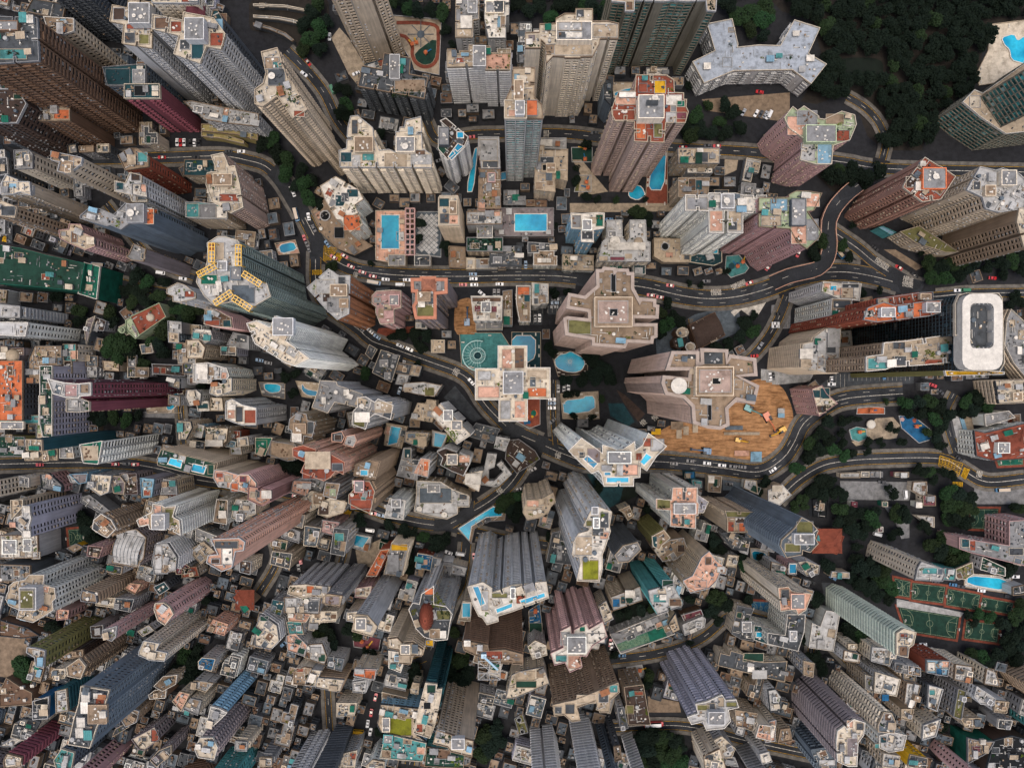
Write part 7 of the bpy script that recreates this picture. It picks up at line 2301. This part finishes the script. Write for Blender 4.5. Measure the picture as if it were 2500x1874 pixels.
# lettering on the carriageway
def road_text(txt, x, y, deg, size):
    cu = bpy.data.curves.new('road_lettering', 'FONT')
    cu.body = txt
    cu.size = size
    cu.align_x = 'CENTER'
    cu.align_y = 'CENTER'
    cu.materials.append(mat('white', 'line'))
    o = bpy.data.objects.new('road_lettering', cu)
    o.location = (*P(x, y), .56)
    o.rotation_euler = (0, 0, math.radians(-deg))
    COL.objects.link(o)
    structure(o)
for cr, tx, x, y, dg, sz in (('C 1250 468', '慢', 1740, 875, 0, 4), ('C 1250 468', '慢', 1780, 872, 0, 4), ('C 1250 468', '慢', 1915, 825, -22, 3.6), ('C 1250 468', '慢', 1955, 808, -22, 3.6), ('C 1250 468', '慢', 1995, 790, -22, 3.6),
                              ('C 1875 468', '慢', 945, 595, 40, 3.6), ('C 1875 468', '慢', 980, 622, 40, 3.6), ('C 1875 468', '慢', 1015, 648, 40, 3.6), ('C 1875 468', '慢', 1185, 755, 20, 3.6), ('C 1875 468', '慢', 1225, 770, 20, 3.6), ('C 1875 468', '慢', 1180, 800, 10, 3.6), ('C 1875 468', '慢', 1225, 808, 10, 3.6),
                              ('C 625 468', '慢', 1725, 1560, 30, 4.5), ('C 1250 936', '慢', 395, 625, 15, 4), ('C 625 468', '慢', 860, 720, 22, 3.4), ('C 1875 936', '慢', 1820, 785, 12, 4.2), ('C 625 936', '慢', 2110, 930, -35, 4), ('C 1250 936', '慢', 160, 740, -35, 4), ('C 1250 936', '慢', 1135, 340, -40, 3.8), ('C 1250 936', '慢', 1235, 295, -40, 3.8)):
    setcrop(cr)
    road_text(tx, x, y, dg, sz)

for i, f in enumerate(parse(POOLS)):
    p = chaikin(ccw(pts(nums(f[0]))), 1)
    c = centroid(p)
    root = empty('swimming_pool', *c)
    tag(root, f[1], 'pool')
    pool(root, p, .34 + i * .004, 'coping', deep=i % 2 == 1)
    if 'white star' in f[1]:
        m = MB()
        for k in range(16):
            a = k / 16 * 6.2832
            x, y = c
            m.tri((x + .5 * math.cos(a - .19), y + .5 * math.sin(a - .19), .62), (x + .5 * math.cos(a + .19), y + .5 * math.sin(a + .19), .62), (x + 3.2 * math.cos(a), y + 3.2 * math.sin(a), .62))
        m.build('floor_star', mat('white', 'trim'), root)

# ================================================================ old quarter infill
def lot_ok(p):
    c = centroid(p)
    if taken(c[0], c[1], 2.2):
        return False
    for q in p:
        if taken(q[0] + (c[0] - q[0]) * .12, q[1] + (c[1] - q[1]) * .12) or on_road(q[0] + (c[0] - q[0]) * .1, q[1] + (c[1] - q[1]) * .1, m=.6):
            return False
    return not on_road(c[0], c[1], m=1.5)
FW = ['lgrey', 'grey', 'cream', 'grey', 'lgrey', 'dgrey', 'white', 'lgrey', 'mauve', 'grey', 'dgrey', 'beige', 'lilac', 'slate']
FR = ['grey', 'lgrey', 'grey', 'dgrey', 'beige', 'grey', 'lgrey', 'slate', 'dgrey', 'tan', 'white', 'lgrey', 'lgrey', 'dgrey']
rng = random.Random(99)
NF = 0
for f in parse(FILL):
    q = [Vector(a) for a in pts(nums(f[0]))]
    nu, nv = [int(v) for v in f[1].split()]
    h0, h1 = nums(f[2])
    for j in range(nv):
        u = 0.0
        while u < 1:
            du = rng.uniform(.7, 1.4) / nu
            a0, a1 = u, min(1.0, u + du)
            u += du
            b0, b1 = j / nv, (j + 1) / nv
            if a1 - a0 < .4 / nu:
                continue
            g = .05 / nu
            rr = rng.uniform(.02, .14) / nv
            uv = lambda s, t: tuple(q[0].lerp(q[1], s).lerp(q[3].lerp(q[2], s), t))
            h = rng.uniform(h0, h1)
            p = [uv(a0 + g, b0 + rr), uv(a1 - g, b0 + rr), uv(a1 - g, b1 - rr * .5), uv(a0 + g, b1 - rr * .5)]
            p = cleanpoly(p)
            if len(p) < 3 or abs(area(p)) < 22 or not lot_ok(p):
                continue
            if abs(area(p)) > 90 and rng.random() < .6:          # L-shaped plan
                a, b, c_, d = [Vector(t) for t in p]
                p = cleanpoly([tuple(a), tuple(b), tuple(b.lerp(c_, .55)), tuple(a.lerp(b, .55).lerp(d.lerp(c_, .55), .55)), tuple(d.lerp(c_, .55)), tuple(d)])
            c = centroid(p)
            nm, cat = kindof(h, 'g')
            root = empty(nm, *c)
            wk, rk = rng.choice(FW), rng.choice(FR)
            volume(root, p, h, wk, rng.choice(('g', 'g', 'b', 'p', 'v', 'l', 'w')), rk, rng, 1.5)
            take(p)
            PENDING.append((root, wk, rk, h, c[0], c[1], cat))
            NF += 1

# ================================================================ trees
TM = []
def tree_meshes():
    for v in range(6):
        r = random.Random(40 + v)
        blobs = []
        for _ in range(11):
            a, d = r.uniform(0, 6.28), r.uniform(0, .68)
            blobs.append((d * math.cos(a), d * math.sin(a), r.uniform(.35, .95), r.uniform(.28, .46)))
        blobs.append((0, 0, .75, .5))
        mb = MB()
        def pick():
            x, y, z, q = r.choice(blobs)
            t, u = r.uniform(0, 6.28), r.uniform(-.5, 1)
            s = math.sqrt(max(0, 1 - u * u))
            k = q * r.uniform(.72, 1.08)
            return (x + k * s * math.cos(t), y + k * s * math.sin(t), z + k * u, r.uniform(.7, 1.3))
        leaves(mb, r, 1500, pick, .085)
        for x, y, z, q in blobs:                       # dense inner boughs so that the crown is not see-through
            n = 7
            for i in range(n):
                a, b = i / n * 6.2832, (i + 1) / n * 6.2832
                k = q * .68
                mb.tri((x + k * math.cos(a), y + k * math.sin(a), z), (x + k * math.cos(b), y + k * math.sin(b), z), (x, y, z + k * .85), 1)
        o = mb.build('crown', [mat(('leafd', 'leafm', 'leafd', 'leafm', 'leafd', 'leafd')[v], 'leaf'), mat('leafd', 'leaf')])
        cm = o.data
        bpy.data.objects.remove(o)
        tb = MB()
        tb.cyl(0, 0, -1.0, .07, 1.1, 7, r2=.05)
        tb.cyl(0, 0, .1, .05, .35, 7, r2=.03, cap=False)
        for i in range(4):
            a = i * 1.57 + v
            tb.bar((0, 0, .05), (.45 * math.cos(a), .45 * math.sin(a), .6), .05, .05)
        o = tb.build('trunk', mat('dbrown', 'trim'))
        tm_ = o.data
        bpy.data.objects.remove(o)
        TM.append((cm, tm_))
tree_meshes()
TLIST = []
for line in TREES.strip().splitlines():
    if line.startswith('C '):
        setcrop(line)
        Crop.tag = 'park' if line == 'C 1875 936' else ''
        continue
    for s in line.split(';'):
        x, y, r = nums(s)
        wx, wy = P(x, y, 6)
        TLIST.append((r * Crop.s * PX * (.9 if 600 < x < 1450 and 'park' == Crop.tag and y < 620 else 1.06), wx, wy))
rng = random.Random(5)
MASS = []
for f in parse(WOODS):
    p = ccw(pts(nums(f[0])))
    sp = float(f[1])
    x0, x1 = min(a[0] for a in p), max(a[0] for a in p)
    y0, y1 = min(a[1] for a in p), max(a[1] for a in p)
    y = y0
    row = 0
    fl = MB()
    fl.face(p, .008)
    structure(fl.build('forest_floor', mat('soil', 'ground')))
    while y < y1:
        x = x0 + (row % 2) * sp / 2
        while x < x1:
            px, py = x + rng.uniform(-2, 2), y + rng.uniform(-2, 2)
            if inside(px, py, p) and not taken(px, py, 1.5) and not on_road(px, py, m=1) and not any(inside(px, py, pp) for pp, k in PATCHES):
                MASS.append((rng.uniform(4.2, 6.6), px, py))
            x += sp * .78
        y += sp * .68
        row += 1
TLIST = [t for t in TLIST if not on_road(t[1], t[2], m=-.5)]
TLIST.sort(reverse=True)
SINGLE, REST = TLIST[:300], TLIST[300:]
TREEOBJ = []
for r, x, y in SINGLE:
    hgt = rng.uniform(2.5, 5.0)
    root = empty('broadleaf_tree', x, y)
    k = rng.randrange(6)
    if r > 6.8 and rng.random() < .5:
        k = 1
    a = rng.uniform(0, 6.28)
    zs = rng.uniform(.8, 1.15)
    cr = child_mesh('crown', TM[k][0], root, (x, y, hgt), (r, r, r * zs), a)
    child_mesh('trunk', TM[k][1], root, (x, y, hgt), (r, r, hgt), a)
    TREEOBJ.append((root, x, y, r))
# the wood on the slope and the small bushes read as one mass of crowns
wood = MB()
for r, x, y in MASS + REST:
    src = TM[rng.randrange(6)][0]
    sl = 1 if rng.random() < .1 else 0
    z = rng.uniform(1.5, 5.0)
    a = rng.uniform(0, 6.28)
    c, s = math.cos(a) * r, math.sin(a) * r
    vs = src.vertices
    n = len(src.polygons)
    for pi in range(0, n, 2 if r > 3 else 4):
        q = src.polygons[pi]
        w = []
        for vi in q.vertices:
            v = vs[vi].co
            w.append((x + v.x * c - v.y * s, y + v.x * s + v.y * c, z + v.z * r))
        ctr = [sum(t[k] for t in w) / len(w) for k in range(3)]
        w = [tuple(ctr[k] + (t[k] - ctr[k]) * 1.25 for k in range(3)) for t in w]
        if len(w) == 4:
            wood.quad(*w, sl)
        else:
            wood.tri(*w, sl)
    wood.cyl(x, y, 0, .3, z + r * .6, 5)
wo = wood.build('woodland_canopy', [mat('leafd', 'leaf'), mat('leafm', 'leaf')])
wo['kind'] = 'stuff'
wo['label'] = 'dark green woodland of crowded broadleaf crowns in the top right corner'
wo['category'] = 'woodland'

# ================================================================ vehicles
def car_meshes(l, w, h, hood, van=False):
    """body shell with wheel discs, glazing band and roof as three meshes"""
    b, gl, rf = MB(), MB(), MB()
    hl, hw = l / 2, w / 2
    def sec(x, y, z):
        return (x, y, z)
    bel = h * .58
    lo = [(-hl, -hw * .9), (-hl * .9, -hw), (hl * .88, -hw), (hl, -hw * .82), (hl, hw * .82), (hl * .88, hw), (-hl * .9, hw), (-hl, hw * .9)]
    b.sides(lo, .25, bel)
    b.face(lo, bel)
    for sx in (-.62, .62):
        for sy in (-1, 1):
            cx, cy = sx * hl, sy * (hw - .08)
            n = 10
            ring_ = [(cx + .33 * math.cos(i / n * 6.2832), .33 + .33 * math.sin(i / n * 6.2832)) for i in range(n)]
            for i in range(n):
                p, q = ring_[i], ring_[(i + 1) % n]
                b.quad((p[0], cy - .1, p[1]), (q[0], cy - .1, q[1]), (q[0], cy + .1, q[1]), (p[0], cy + .1, p[1]), 1)
                b.tri((cx, cy + sy * .1, .33), (p[0], cy + sy * .1, p[1]), (q[0], cy + sy * .1, q[1]), 1)
    x0, x1 = (-hl * .96, hl * (.8 if van else .98)) if van else (-hl * .72, hl * hood)
    t0, t1 = (x0 + .15, x1 - .35) if van else (x0 + .45, x1 - .85)
    bot = [(x0, -hw * .9), (x1, -hw * .86), (x1, hw * .86), (x0, hw * .9)]
    top = [(t0, -hw * .76), (t1, -hw * .74), (t1, hw * .74), (t0, hw * .76)]
    for i in range(4):
        j = (i + 1) % 4
        gl.quad((*bot[i], bel), (*bot[j], bel), (*top[j], h), (*top[i], h))
    rf.face(top, h + .01)
    rf.sides(top, h - .06, h + .01)
    return b, gl, rf
CARS_SRC = {}
def make_src(kind):
    spec = dict(t=('taxi', 'white'), r=('taxi', 'taxi'), w=('carw', 'carw'), k=('cark', 'cark'), b=('carb', 'carb'), s=('cars', 'cars'))
    if kind in spec:
        b, gl, rf = car_meshes(4.5, 1.8, 1.45, .42)
        pk, rk = spec[kind]
    else:
        pk = rk = dict(v='carw', G='carG', Y='carY', L='carw', U='taxi')[kind]
        l, w, h = dict(v=(5.2, 2.0, 2.2), G=(5.6, 2.1, 2.5), Y=(7, 2.3, 2.8), L=(8, 2.4, 2.9), U=(11, 2.5, 4.2))[kind]
        if kind == 'U':
            rk = 'carw'
        if kind == 'L':
            pk, rk = 'carb', 'beige'
        b, gl, rf = car_meshes(l, w, h, .5, True)
    out = []
    for m_, nm, mt in ((b, 'body', [mat(pk, 'paint'), mat('tyre', 'paint')]), (gl, 'windows', [mat('glassb', 'glass')]), (rf, 'roof_panel', [mat(rk, 'paint')])):
        o = m_.build(nm, mt)
        out.append((nm, o.data))
        bpy.data.objects.remove(o)
    CARS_SRC[kind] = out
VN = dict(t=('taxi', 'red taxi with a white roof', 'taxi'), r=('car', 'red car', 'car'), w=('car', 'white car', 'car'), k=('car', 'black car', 'car'), b=('car', 'blue car', 'car'),
          s=('car', 'silver car', 'car'), v=('van', 'white van', 'van'), G=('van', 'green van', 'van'), Y=('lorry', 'ochre lorry', 'lorry'), L=('lorry', 'blue lorry with a beige load bed', 'lorry'), U=('bus', 'red bus with a white roof', 'bus'))
CAROBJ = []
for line in CARS.strip().splitlines():
    if line.startswith('C '):
        setcrop(line)
        continue
    for s in line.split(';'):
        x, y, dg, kd = s.split()
        wx, wy = P(float(x), float(y), 1)
        if kd not in CARS_SRC:
            make_src(kd)
        nm, lb, cat = VN[kd]
        z = .03
        if on_road(wx, wy):
            z = .50
        elif taken(wx, wy):
            z = .34
        root = bpy.data.objects.new(nm, CARS_SRC[kd][0][1])
        COL.objects.link(root)
        root.location = (wx, wy, max(z, .33))
        root.rotation_euler = (0, 0, math.radians(-float(dg) + (180 if RNG.random() < .5 else 0)))
        for pn, me in CARS_SRC[kd][1:]:
            o = bpy.data.objects.new(pn, me)
            COL.objects.link(o)
            o.parent = root
        CAROBJ.append((root, lb, cat, wx, wy))

# site machines
def excavator(x, y, deg, key, label, big=1.0):
    a = math.radians(-deg)
    root = empty('excavator', x, y)
    tag(root, label, 'excavator', 'machines on the building sites')
    c, s = math.cos(a), math.sin(a)
    def T(u, v):
        return (x + (u * c - v * s) * big, y + (u * s + v * c) * big)
    for v in (-1.2, 1.2):
        m = MB()
        m.box(*T(0, v), .3, 4.0 * big, .7 * big, .9, a)
        m.build('track', mat('black', 'trim'), root)
    m = MB()
    m.box(*T(-.5, 0), 1.2, 3.4 * big, 2.6 * big, 1.3, a)
    m.box(*T(-1.8, 0), 1.4, .8 * big, 2.4 * big, 1.5, a)
    m.build('house', mat(key, 'paint'), root)
    m = MB()
    m.box(*T(.6, .8), 1.5, 1.5 * big, 1.0 * big, 1.6, a)
    m.build('cab', mat('glassb', 'glass'), root)
    m = MB()
    m.bar((*T(.8, -.2), 2.0), (*T(4.0, -.2), 4.4), .6, .7)
    m.bar((*T(4.0, -.2), 4.4), (*T(6.4, -.2), 2.0), .5, .5)
    m.build('boom', mat(key, 'paint'), root)
    m = MB()
    m.box(*T(6.6, -.2), .9, .9 * big, 1.2 * big, 1.1, a)
    m.build('bucket', mat('dgrey', 'trim'), root)
setcrop('C 1250 936')
excavator(*P(1670, 580), 185, 'bblue', 'dark blue excavator working beside the road at the earthworks', 1.3)
excavator(*P(1950, 485), 10, 'yellow', 'small yellow excavator in the middle of the earthworks', .9)
excavator(*P(2040, 215), 25, 'teal', 'teal excavator near the beige cruciform tower', 1.3)
excavator(*P(2200, 290), 60, 'orange', 'orange excavator on the far side of the earthworks', 1.4)
setcrop('C 1875 936')
excavator(*P(110, 400), 150, 'yellow', 'yellow excavator at the right rim of the earthworks', 1.1)
setcrop('C 625 468')
excavator(*P(1825, 1120), -90, 'bblue', 'blue excavator on the small rust coloured site', 1.2)
def crate(name, q, z, h, key, label, cat='container'):
    root = empty(name, *P((q[0] + q[2]) / 2, (q[1] + q[3]) / 2))
    tag(root, label, cat)
    shed(root, rect_pts(q), z, h, key, RNG, 'box')
setcrop('C 1250 936')
crate('site_container', (1200, 390, 1275, 435), .3, 2.4, 'yellow', 'ochre container at the left end of the earthworks')
crate('site_container', (1840, 365, 1980, 395), .3, 2.2, 'slate', 'long slate container among the earthworks')
crate('pipe_rack', (1830, 420, 2130, 440), .3, 1.0, 'beige', 'long beige rack of pipes across the earthworks', 'rack')
crate('timber_stack', (1370, 330, 1470, 390), .3, 1.6, 'tan', 'tan stack of boards beside the beige tower', 'stack')
crate('steel_plate', (1420, 400, 1460, 470), .9, .2, 'beige', 'beige road plate lying on the earth, leftmost of three', 'plate')
crate('steel_plate', (1480, 370, 1520, 440), .9, .2, 'beige', 'beige road plate lying on the earth, middle of three', 'plate')
crate('steel_plate', (1560, 350, 1600, 420), .9, .2, 'beige', 'beige road plate lying on the earth, rightmost of three', 'plate')
crate('tarpaulin', (2060, 590, 2150, 670), .5, .5, 'blue', 'pale blue tarpaulin at the lower right of the earthworks', 'tarpaulin')
crate('timber_stack', (1920, 580, 2040, 620), .3, 1.0, 'peach', 'peach stack of sheets above the road bend', 'stack')
setcrop('C 1875 936')
crate('site_cabin', (75, 215, 125, 250), .3, 2.6, 'lgrey', 'pale grey site cabin on the earthworks', 'cabin')
crate('site_cabin', (75, 258, 125, 290), .3, 2.6, 'blue', 'pale blue site cabin on the earthworks', 'cabin')

# ================================================================ further infill: whatever small block fits in the gaps left between towers
import numpy as np
GX, GY = 320, 245
occ = np.zeros((2 * GX, 2 * GY), bool)
def block(p, m=0.0):
    p = offset(ccw(p), m) if m else p
    for i in range(max(0, int(min(a[0] for a in p)) + GX), min(2 * GX - 1, int(max(a[0] for a in p)) + GX + 1) + 1):
        for j in range(max(0, int(min(a[1] for a in p)) + GY), min(2 * GY - 1, int(max(a[1] for a in p)) + GY + 1) + 1):
            if not occ[i, j] and inside(i - GX + .5, j - GY + .5, p):
                occ[i, j] = True
def disc(x, y, r):
    for i in range(int(x - r) + GX, int(x + r) + GX + 2):
        for j in range(int(y - r) + GY, int(y + r) + GY + 2):
            if 0 <= i < 2 * GX and 0 <= j < 2 * GY and (i - GX + .5 - x) ** 2 + (j - GY + .5 - y) ** 2 < r * r:
                occ[i, j] = True
for p, *_ in FOOT:
    block(p, .3)
for p, k in PATCHES:
    block(p, .5)
for p, w, s in ROADLIST:
    for a in p:
        disc(a[0], a[1], w / 2 + 2.4)
for f in parse(POOLS):
    block(ccw(pts(nums(f[0]))), 2)
block(plaza, 1)
for r, x, y in SINGLE + REST:
    disc(x, y, r * .8)
for r, x, y in MASS:
    disc(x, y, r * 1.5)
for o, lb, cat, x, y in CAROBJ:
    disc(x, y, 3)
setcrop('C 0 0 1.1302')
for q in ((1790, 870, 2212, 870, 2212, 1240, 1640, 1240), (1480, 0, 2212, 0, 2212, 340, 1480, 330), (1800, 1240, 2212, 1240, 2212, 1420, 1900, 1400), (500, 0, 720, 0, 720, 420, 540, 330), (1190, 640, 1480, 640, 1480, 900, 1190, 900), (1680, 330, 2000, 330, 2000, 620, 1680, 620)):
    block(ccw(pts(q)))
cells = [(i, j) for i in range(12, 2 * GX - 12, 3) for j in range(12, 2 * GY - 12, 3)]
rng = random.Random(321)
rng.shuffle(cells)
ANG = [(centroid(p), main_angle(p)) for p, *_ in FOOT]
def grid_angle(x, y):
    """street grid of the old quarter, elsewhere as the neighbour"""
    if y < -45:
        return math.radians(-15 + rng.choice((0, 90)))
    return min(ANG, key=lambda t: (t[0][0] - x) ** 2 + (t[0][1] - y) ** 2)[1]
NI = 0
for sx, sy in ((11, 7.5), (9, 6.2), (7, 5.4)):
    for ci, cj in cells:
        if occ[ci, cj] or NI >= 270:
            continue
        x, y = ci - GX + .5, cj - GY + .5
        ang = grid_angle(x, y)
        w, d = sx * rng.uniform(.85, 1.15), sy * rng.uniform(.85, 1.15)
        c, s = math.cos(ang), math.sin(ang)
        ok = True
        for u in (-.5, -.25, 0, .25, .5):
            for v in (-.5, -.25, 0, .25, .5):
                i, j = int(x + u * w * c - v * d * s + GX), int(y + u * w * s + v * d * c + GY)
                if not (0 <= i < 2 * GX and 0 <= j < 2 * GY) or occ[i, j]:
                    ok = False
                    break
            if not ok:
                break
        if not ok:
            continue
        nx, ny = x / PX + CX, CY - y / PX
        old = ny > 1060 or (nx < 700 and ny > 640)
        h = rng.uniform(6, 15) if old else rng.uniform(4, 9)
        p = [(x + u * w * c - v * d * s, y + u * w * s + v * d * c) for u, v in ((-.5, -.5), (.5, -.5), (.5, .5), (-.5, .5))]
        if sx > 9 and rng.random() < .6:
            k1, k2 = rng.uniform(.4, .7), rng.uniform(.4, .7)
            a, b, c_, d_ = [Vector(t) for t in p]
            p = [tuple(a), tuple(b), tuple(b.lerp(c_, k1)), tuple(a.lerp(b, k2).lerp(d_.lerp(c_, k2), k1)), tuple(d_.lerp(c_, k2)), tuple(d_)]
        p = cleanpoly(p)
        nm, cat = kindof(h, 'g')
        ct = centroid(p)
        root = empty(nm, *ct)
        wk, rk = rng.choice(FW), rng.choice(FR)
        volume(root, p, h, wk, rng.choice(('g', 'g', 'b', 'p', 'v', 'l')), rk, rng, 1.3)
        PENDING.append((root, wk, rk, h, ct[0], ct[1], cat))
        block(p, .7)
        NI += 1

# the tiniest sheds and yards between them: too many to count, one mass
tiny = MB()
for sx, sy in ((7, 5.5), (5.5, 4.5), (4.2, 3.4)):
    for ci, cj in cells:
        if occ[ci, cj]:
            continue
        x, y = ci - GX + .5, cj - GY + .5
        nx, ny = x / PX + CX, CY - y / PX
        if not (ny > 1060 or (nx < 700 and ny > 640)) and rng.random() < .5:
            continue
        ang = grid_angle(x, y)
        w, d = sx * rng.uniform(.8, 1.1), sy * rng.uniform(.8, 1.1)
        c, s = math.cos(ang), math.sin(ang)
        if any(occ[min(2 * GX - 1, max(0, int(x + u * w * c - v * d * s + GX))), min(2 * GY - 1, max(0, int(y + u * w * s + v * d * c + GY)))] for u in (-.5, 0, .5) for v in (-.5, 0, .5)):
            continue
        h = rng.uniform(4, 10) if ny > 1060 else rng.uniform(2.5, 6)
        m = rng.randrange(6)
        tiny.box(x, y, 0, w, d, h, ang, rng.randrange(4), m)
        q = [(x + u * w * c - v * d * s, y + u * w * s + v * d * c) for u, v in ((-.5, -.5), (.5, -.5), (.5, .5), (-.5, .5))]
        ring(tiny, offset(q, .05), offset(q, -.22), h - .3, h + .6, rng.choice((0, 1, 3)), h)
        for f in range(1, int(h / 3)):
            tiny.box(x, y, f * 3 - .6, w + .5, d + .5, 1.1, ang, 0)
        for _ in range(5):
            u, v = rng.uniform(-.35, .35), rng.uniform(-.35, .35)
            tiny.box(x + u * w * c - v * d * s, y + u * w * s + v * d * c, h, rng.uniform(.5, 1.8), rng.uniform(.5, 1.4), rng.uniform(.4, 1.6), ang, rng.randrange(6))
        block(q, .2)
to = tiny.build('tenement_outbuildings', [mat(k, 'roof') for k in ('dgrey', 'tan', 'dgrey', 'grey', 'brown', 'slate')])
if to:
    to['kind'] = 'stuff'
    to['label'] = 'jumble of tiny grey and tan sheds and annexes wedged between the blocks'
    to['category'] = 'sheds'

# ================================================================ labels for everything not yet named
cnt = {}
for s in LABELLED:
    cnt[s[0]] = cnt.get(s[0], 0) + 1
LAND = [s for s in LABELLED if cnt[s[0]] == 1 and len(s[0].split()) <= 4]
def rel(x, y, z=0.0):
    """nearest landmark and side, judged as the photograph shows them"""
    k = HC / (HC - z)
    best = min(LAND, key=lambda s: math.hypot(s[1] * HC / (HC - s[3]) - x * k, s[2] * HC / (HC - s[3]) - y * k))
    dx, dy = x * k - best[1] * HC / (HC - best[3]), y * k - best[2] * HC / (HC - best[3])
    side = ('right of' if dx > 0 else 'left of') if abs(dx) > abs(dy) else ('above' if dy > 0 else 'below')
    return side, best[0], math.hypot(dx, dy)
ORD = ['nearest', 'second', 'third', 'fourth', 'fifth', 'sixth', 'seventh', 'eighth', 'ninth', 'tenth', 'eleventh', 'twelfth', 'thirteenth', 'fourteenth', 'fifteenth', 'sixteenth', 'seventeenth', 'eighteenth', 'nineteenth', 'twentieth']
def assign(items):
    """items: (object, noun phrase, category, group, x, y, z)"""
    by = {}
    for it in items:
        side, lm, d = rel(it[4], it[5], it[6])
        by.setdefault((it[1], side, lm), []).append((d, it))
    for (noun, side, lm), v in by.items():
        v.sort(key=lambda t: t[0])
        for i, (d, it) in enumerate(v):
            lb = f'{noun} {side} the {lm}'
            if len(v) > 1:
                lb = ORD[min(i, len(ORD) - 1)] + ' ' + lb
            w = lb.split()
            if len(w) > 16:
                lb = ' '.join(w[:16])
            tag(it[0], lb, it[2], it[3])
size = lambda h: 'tall' if h > 45 else ('mid height' if h > 24 else ('small' if h > 11 else 'low'))
assign([(o, f'{size(h)} {WORDS[w]} block with {WORDS[r]} roof', cat, None, x, y, h) for o, w, r, h, x, y, cat in PENDING])
assign([(o, lb, cat, 'vehicles on the streets', x, y, 1) for o, lb, cat, x, y in CAROBJ])
assign([(o, 'big leafy tree' if r > 5.2 else ('leafy tree' if r > 4.2 else 'small leafy tree'), 'tree', 'broadleaf trees', x, y, 6) for o, x, y, r in TREEOBJ])
print('COUNTS buildings', NB, 'infill', NF, NI, 'trees', len(TREEOBJ), 'mass', len(MASS) + len(REST), 'cars', len(CAROBJ), 'objects', len(bpy.data.objects),
      'tris', sum(sum(len(p.vertices) - 2 for p in m.polygons) for m in bpy.data.meshes))
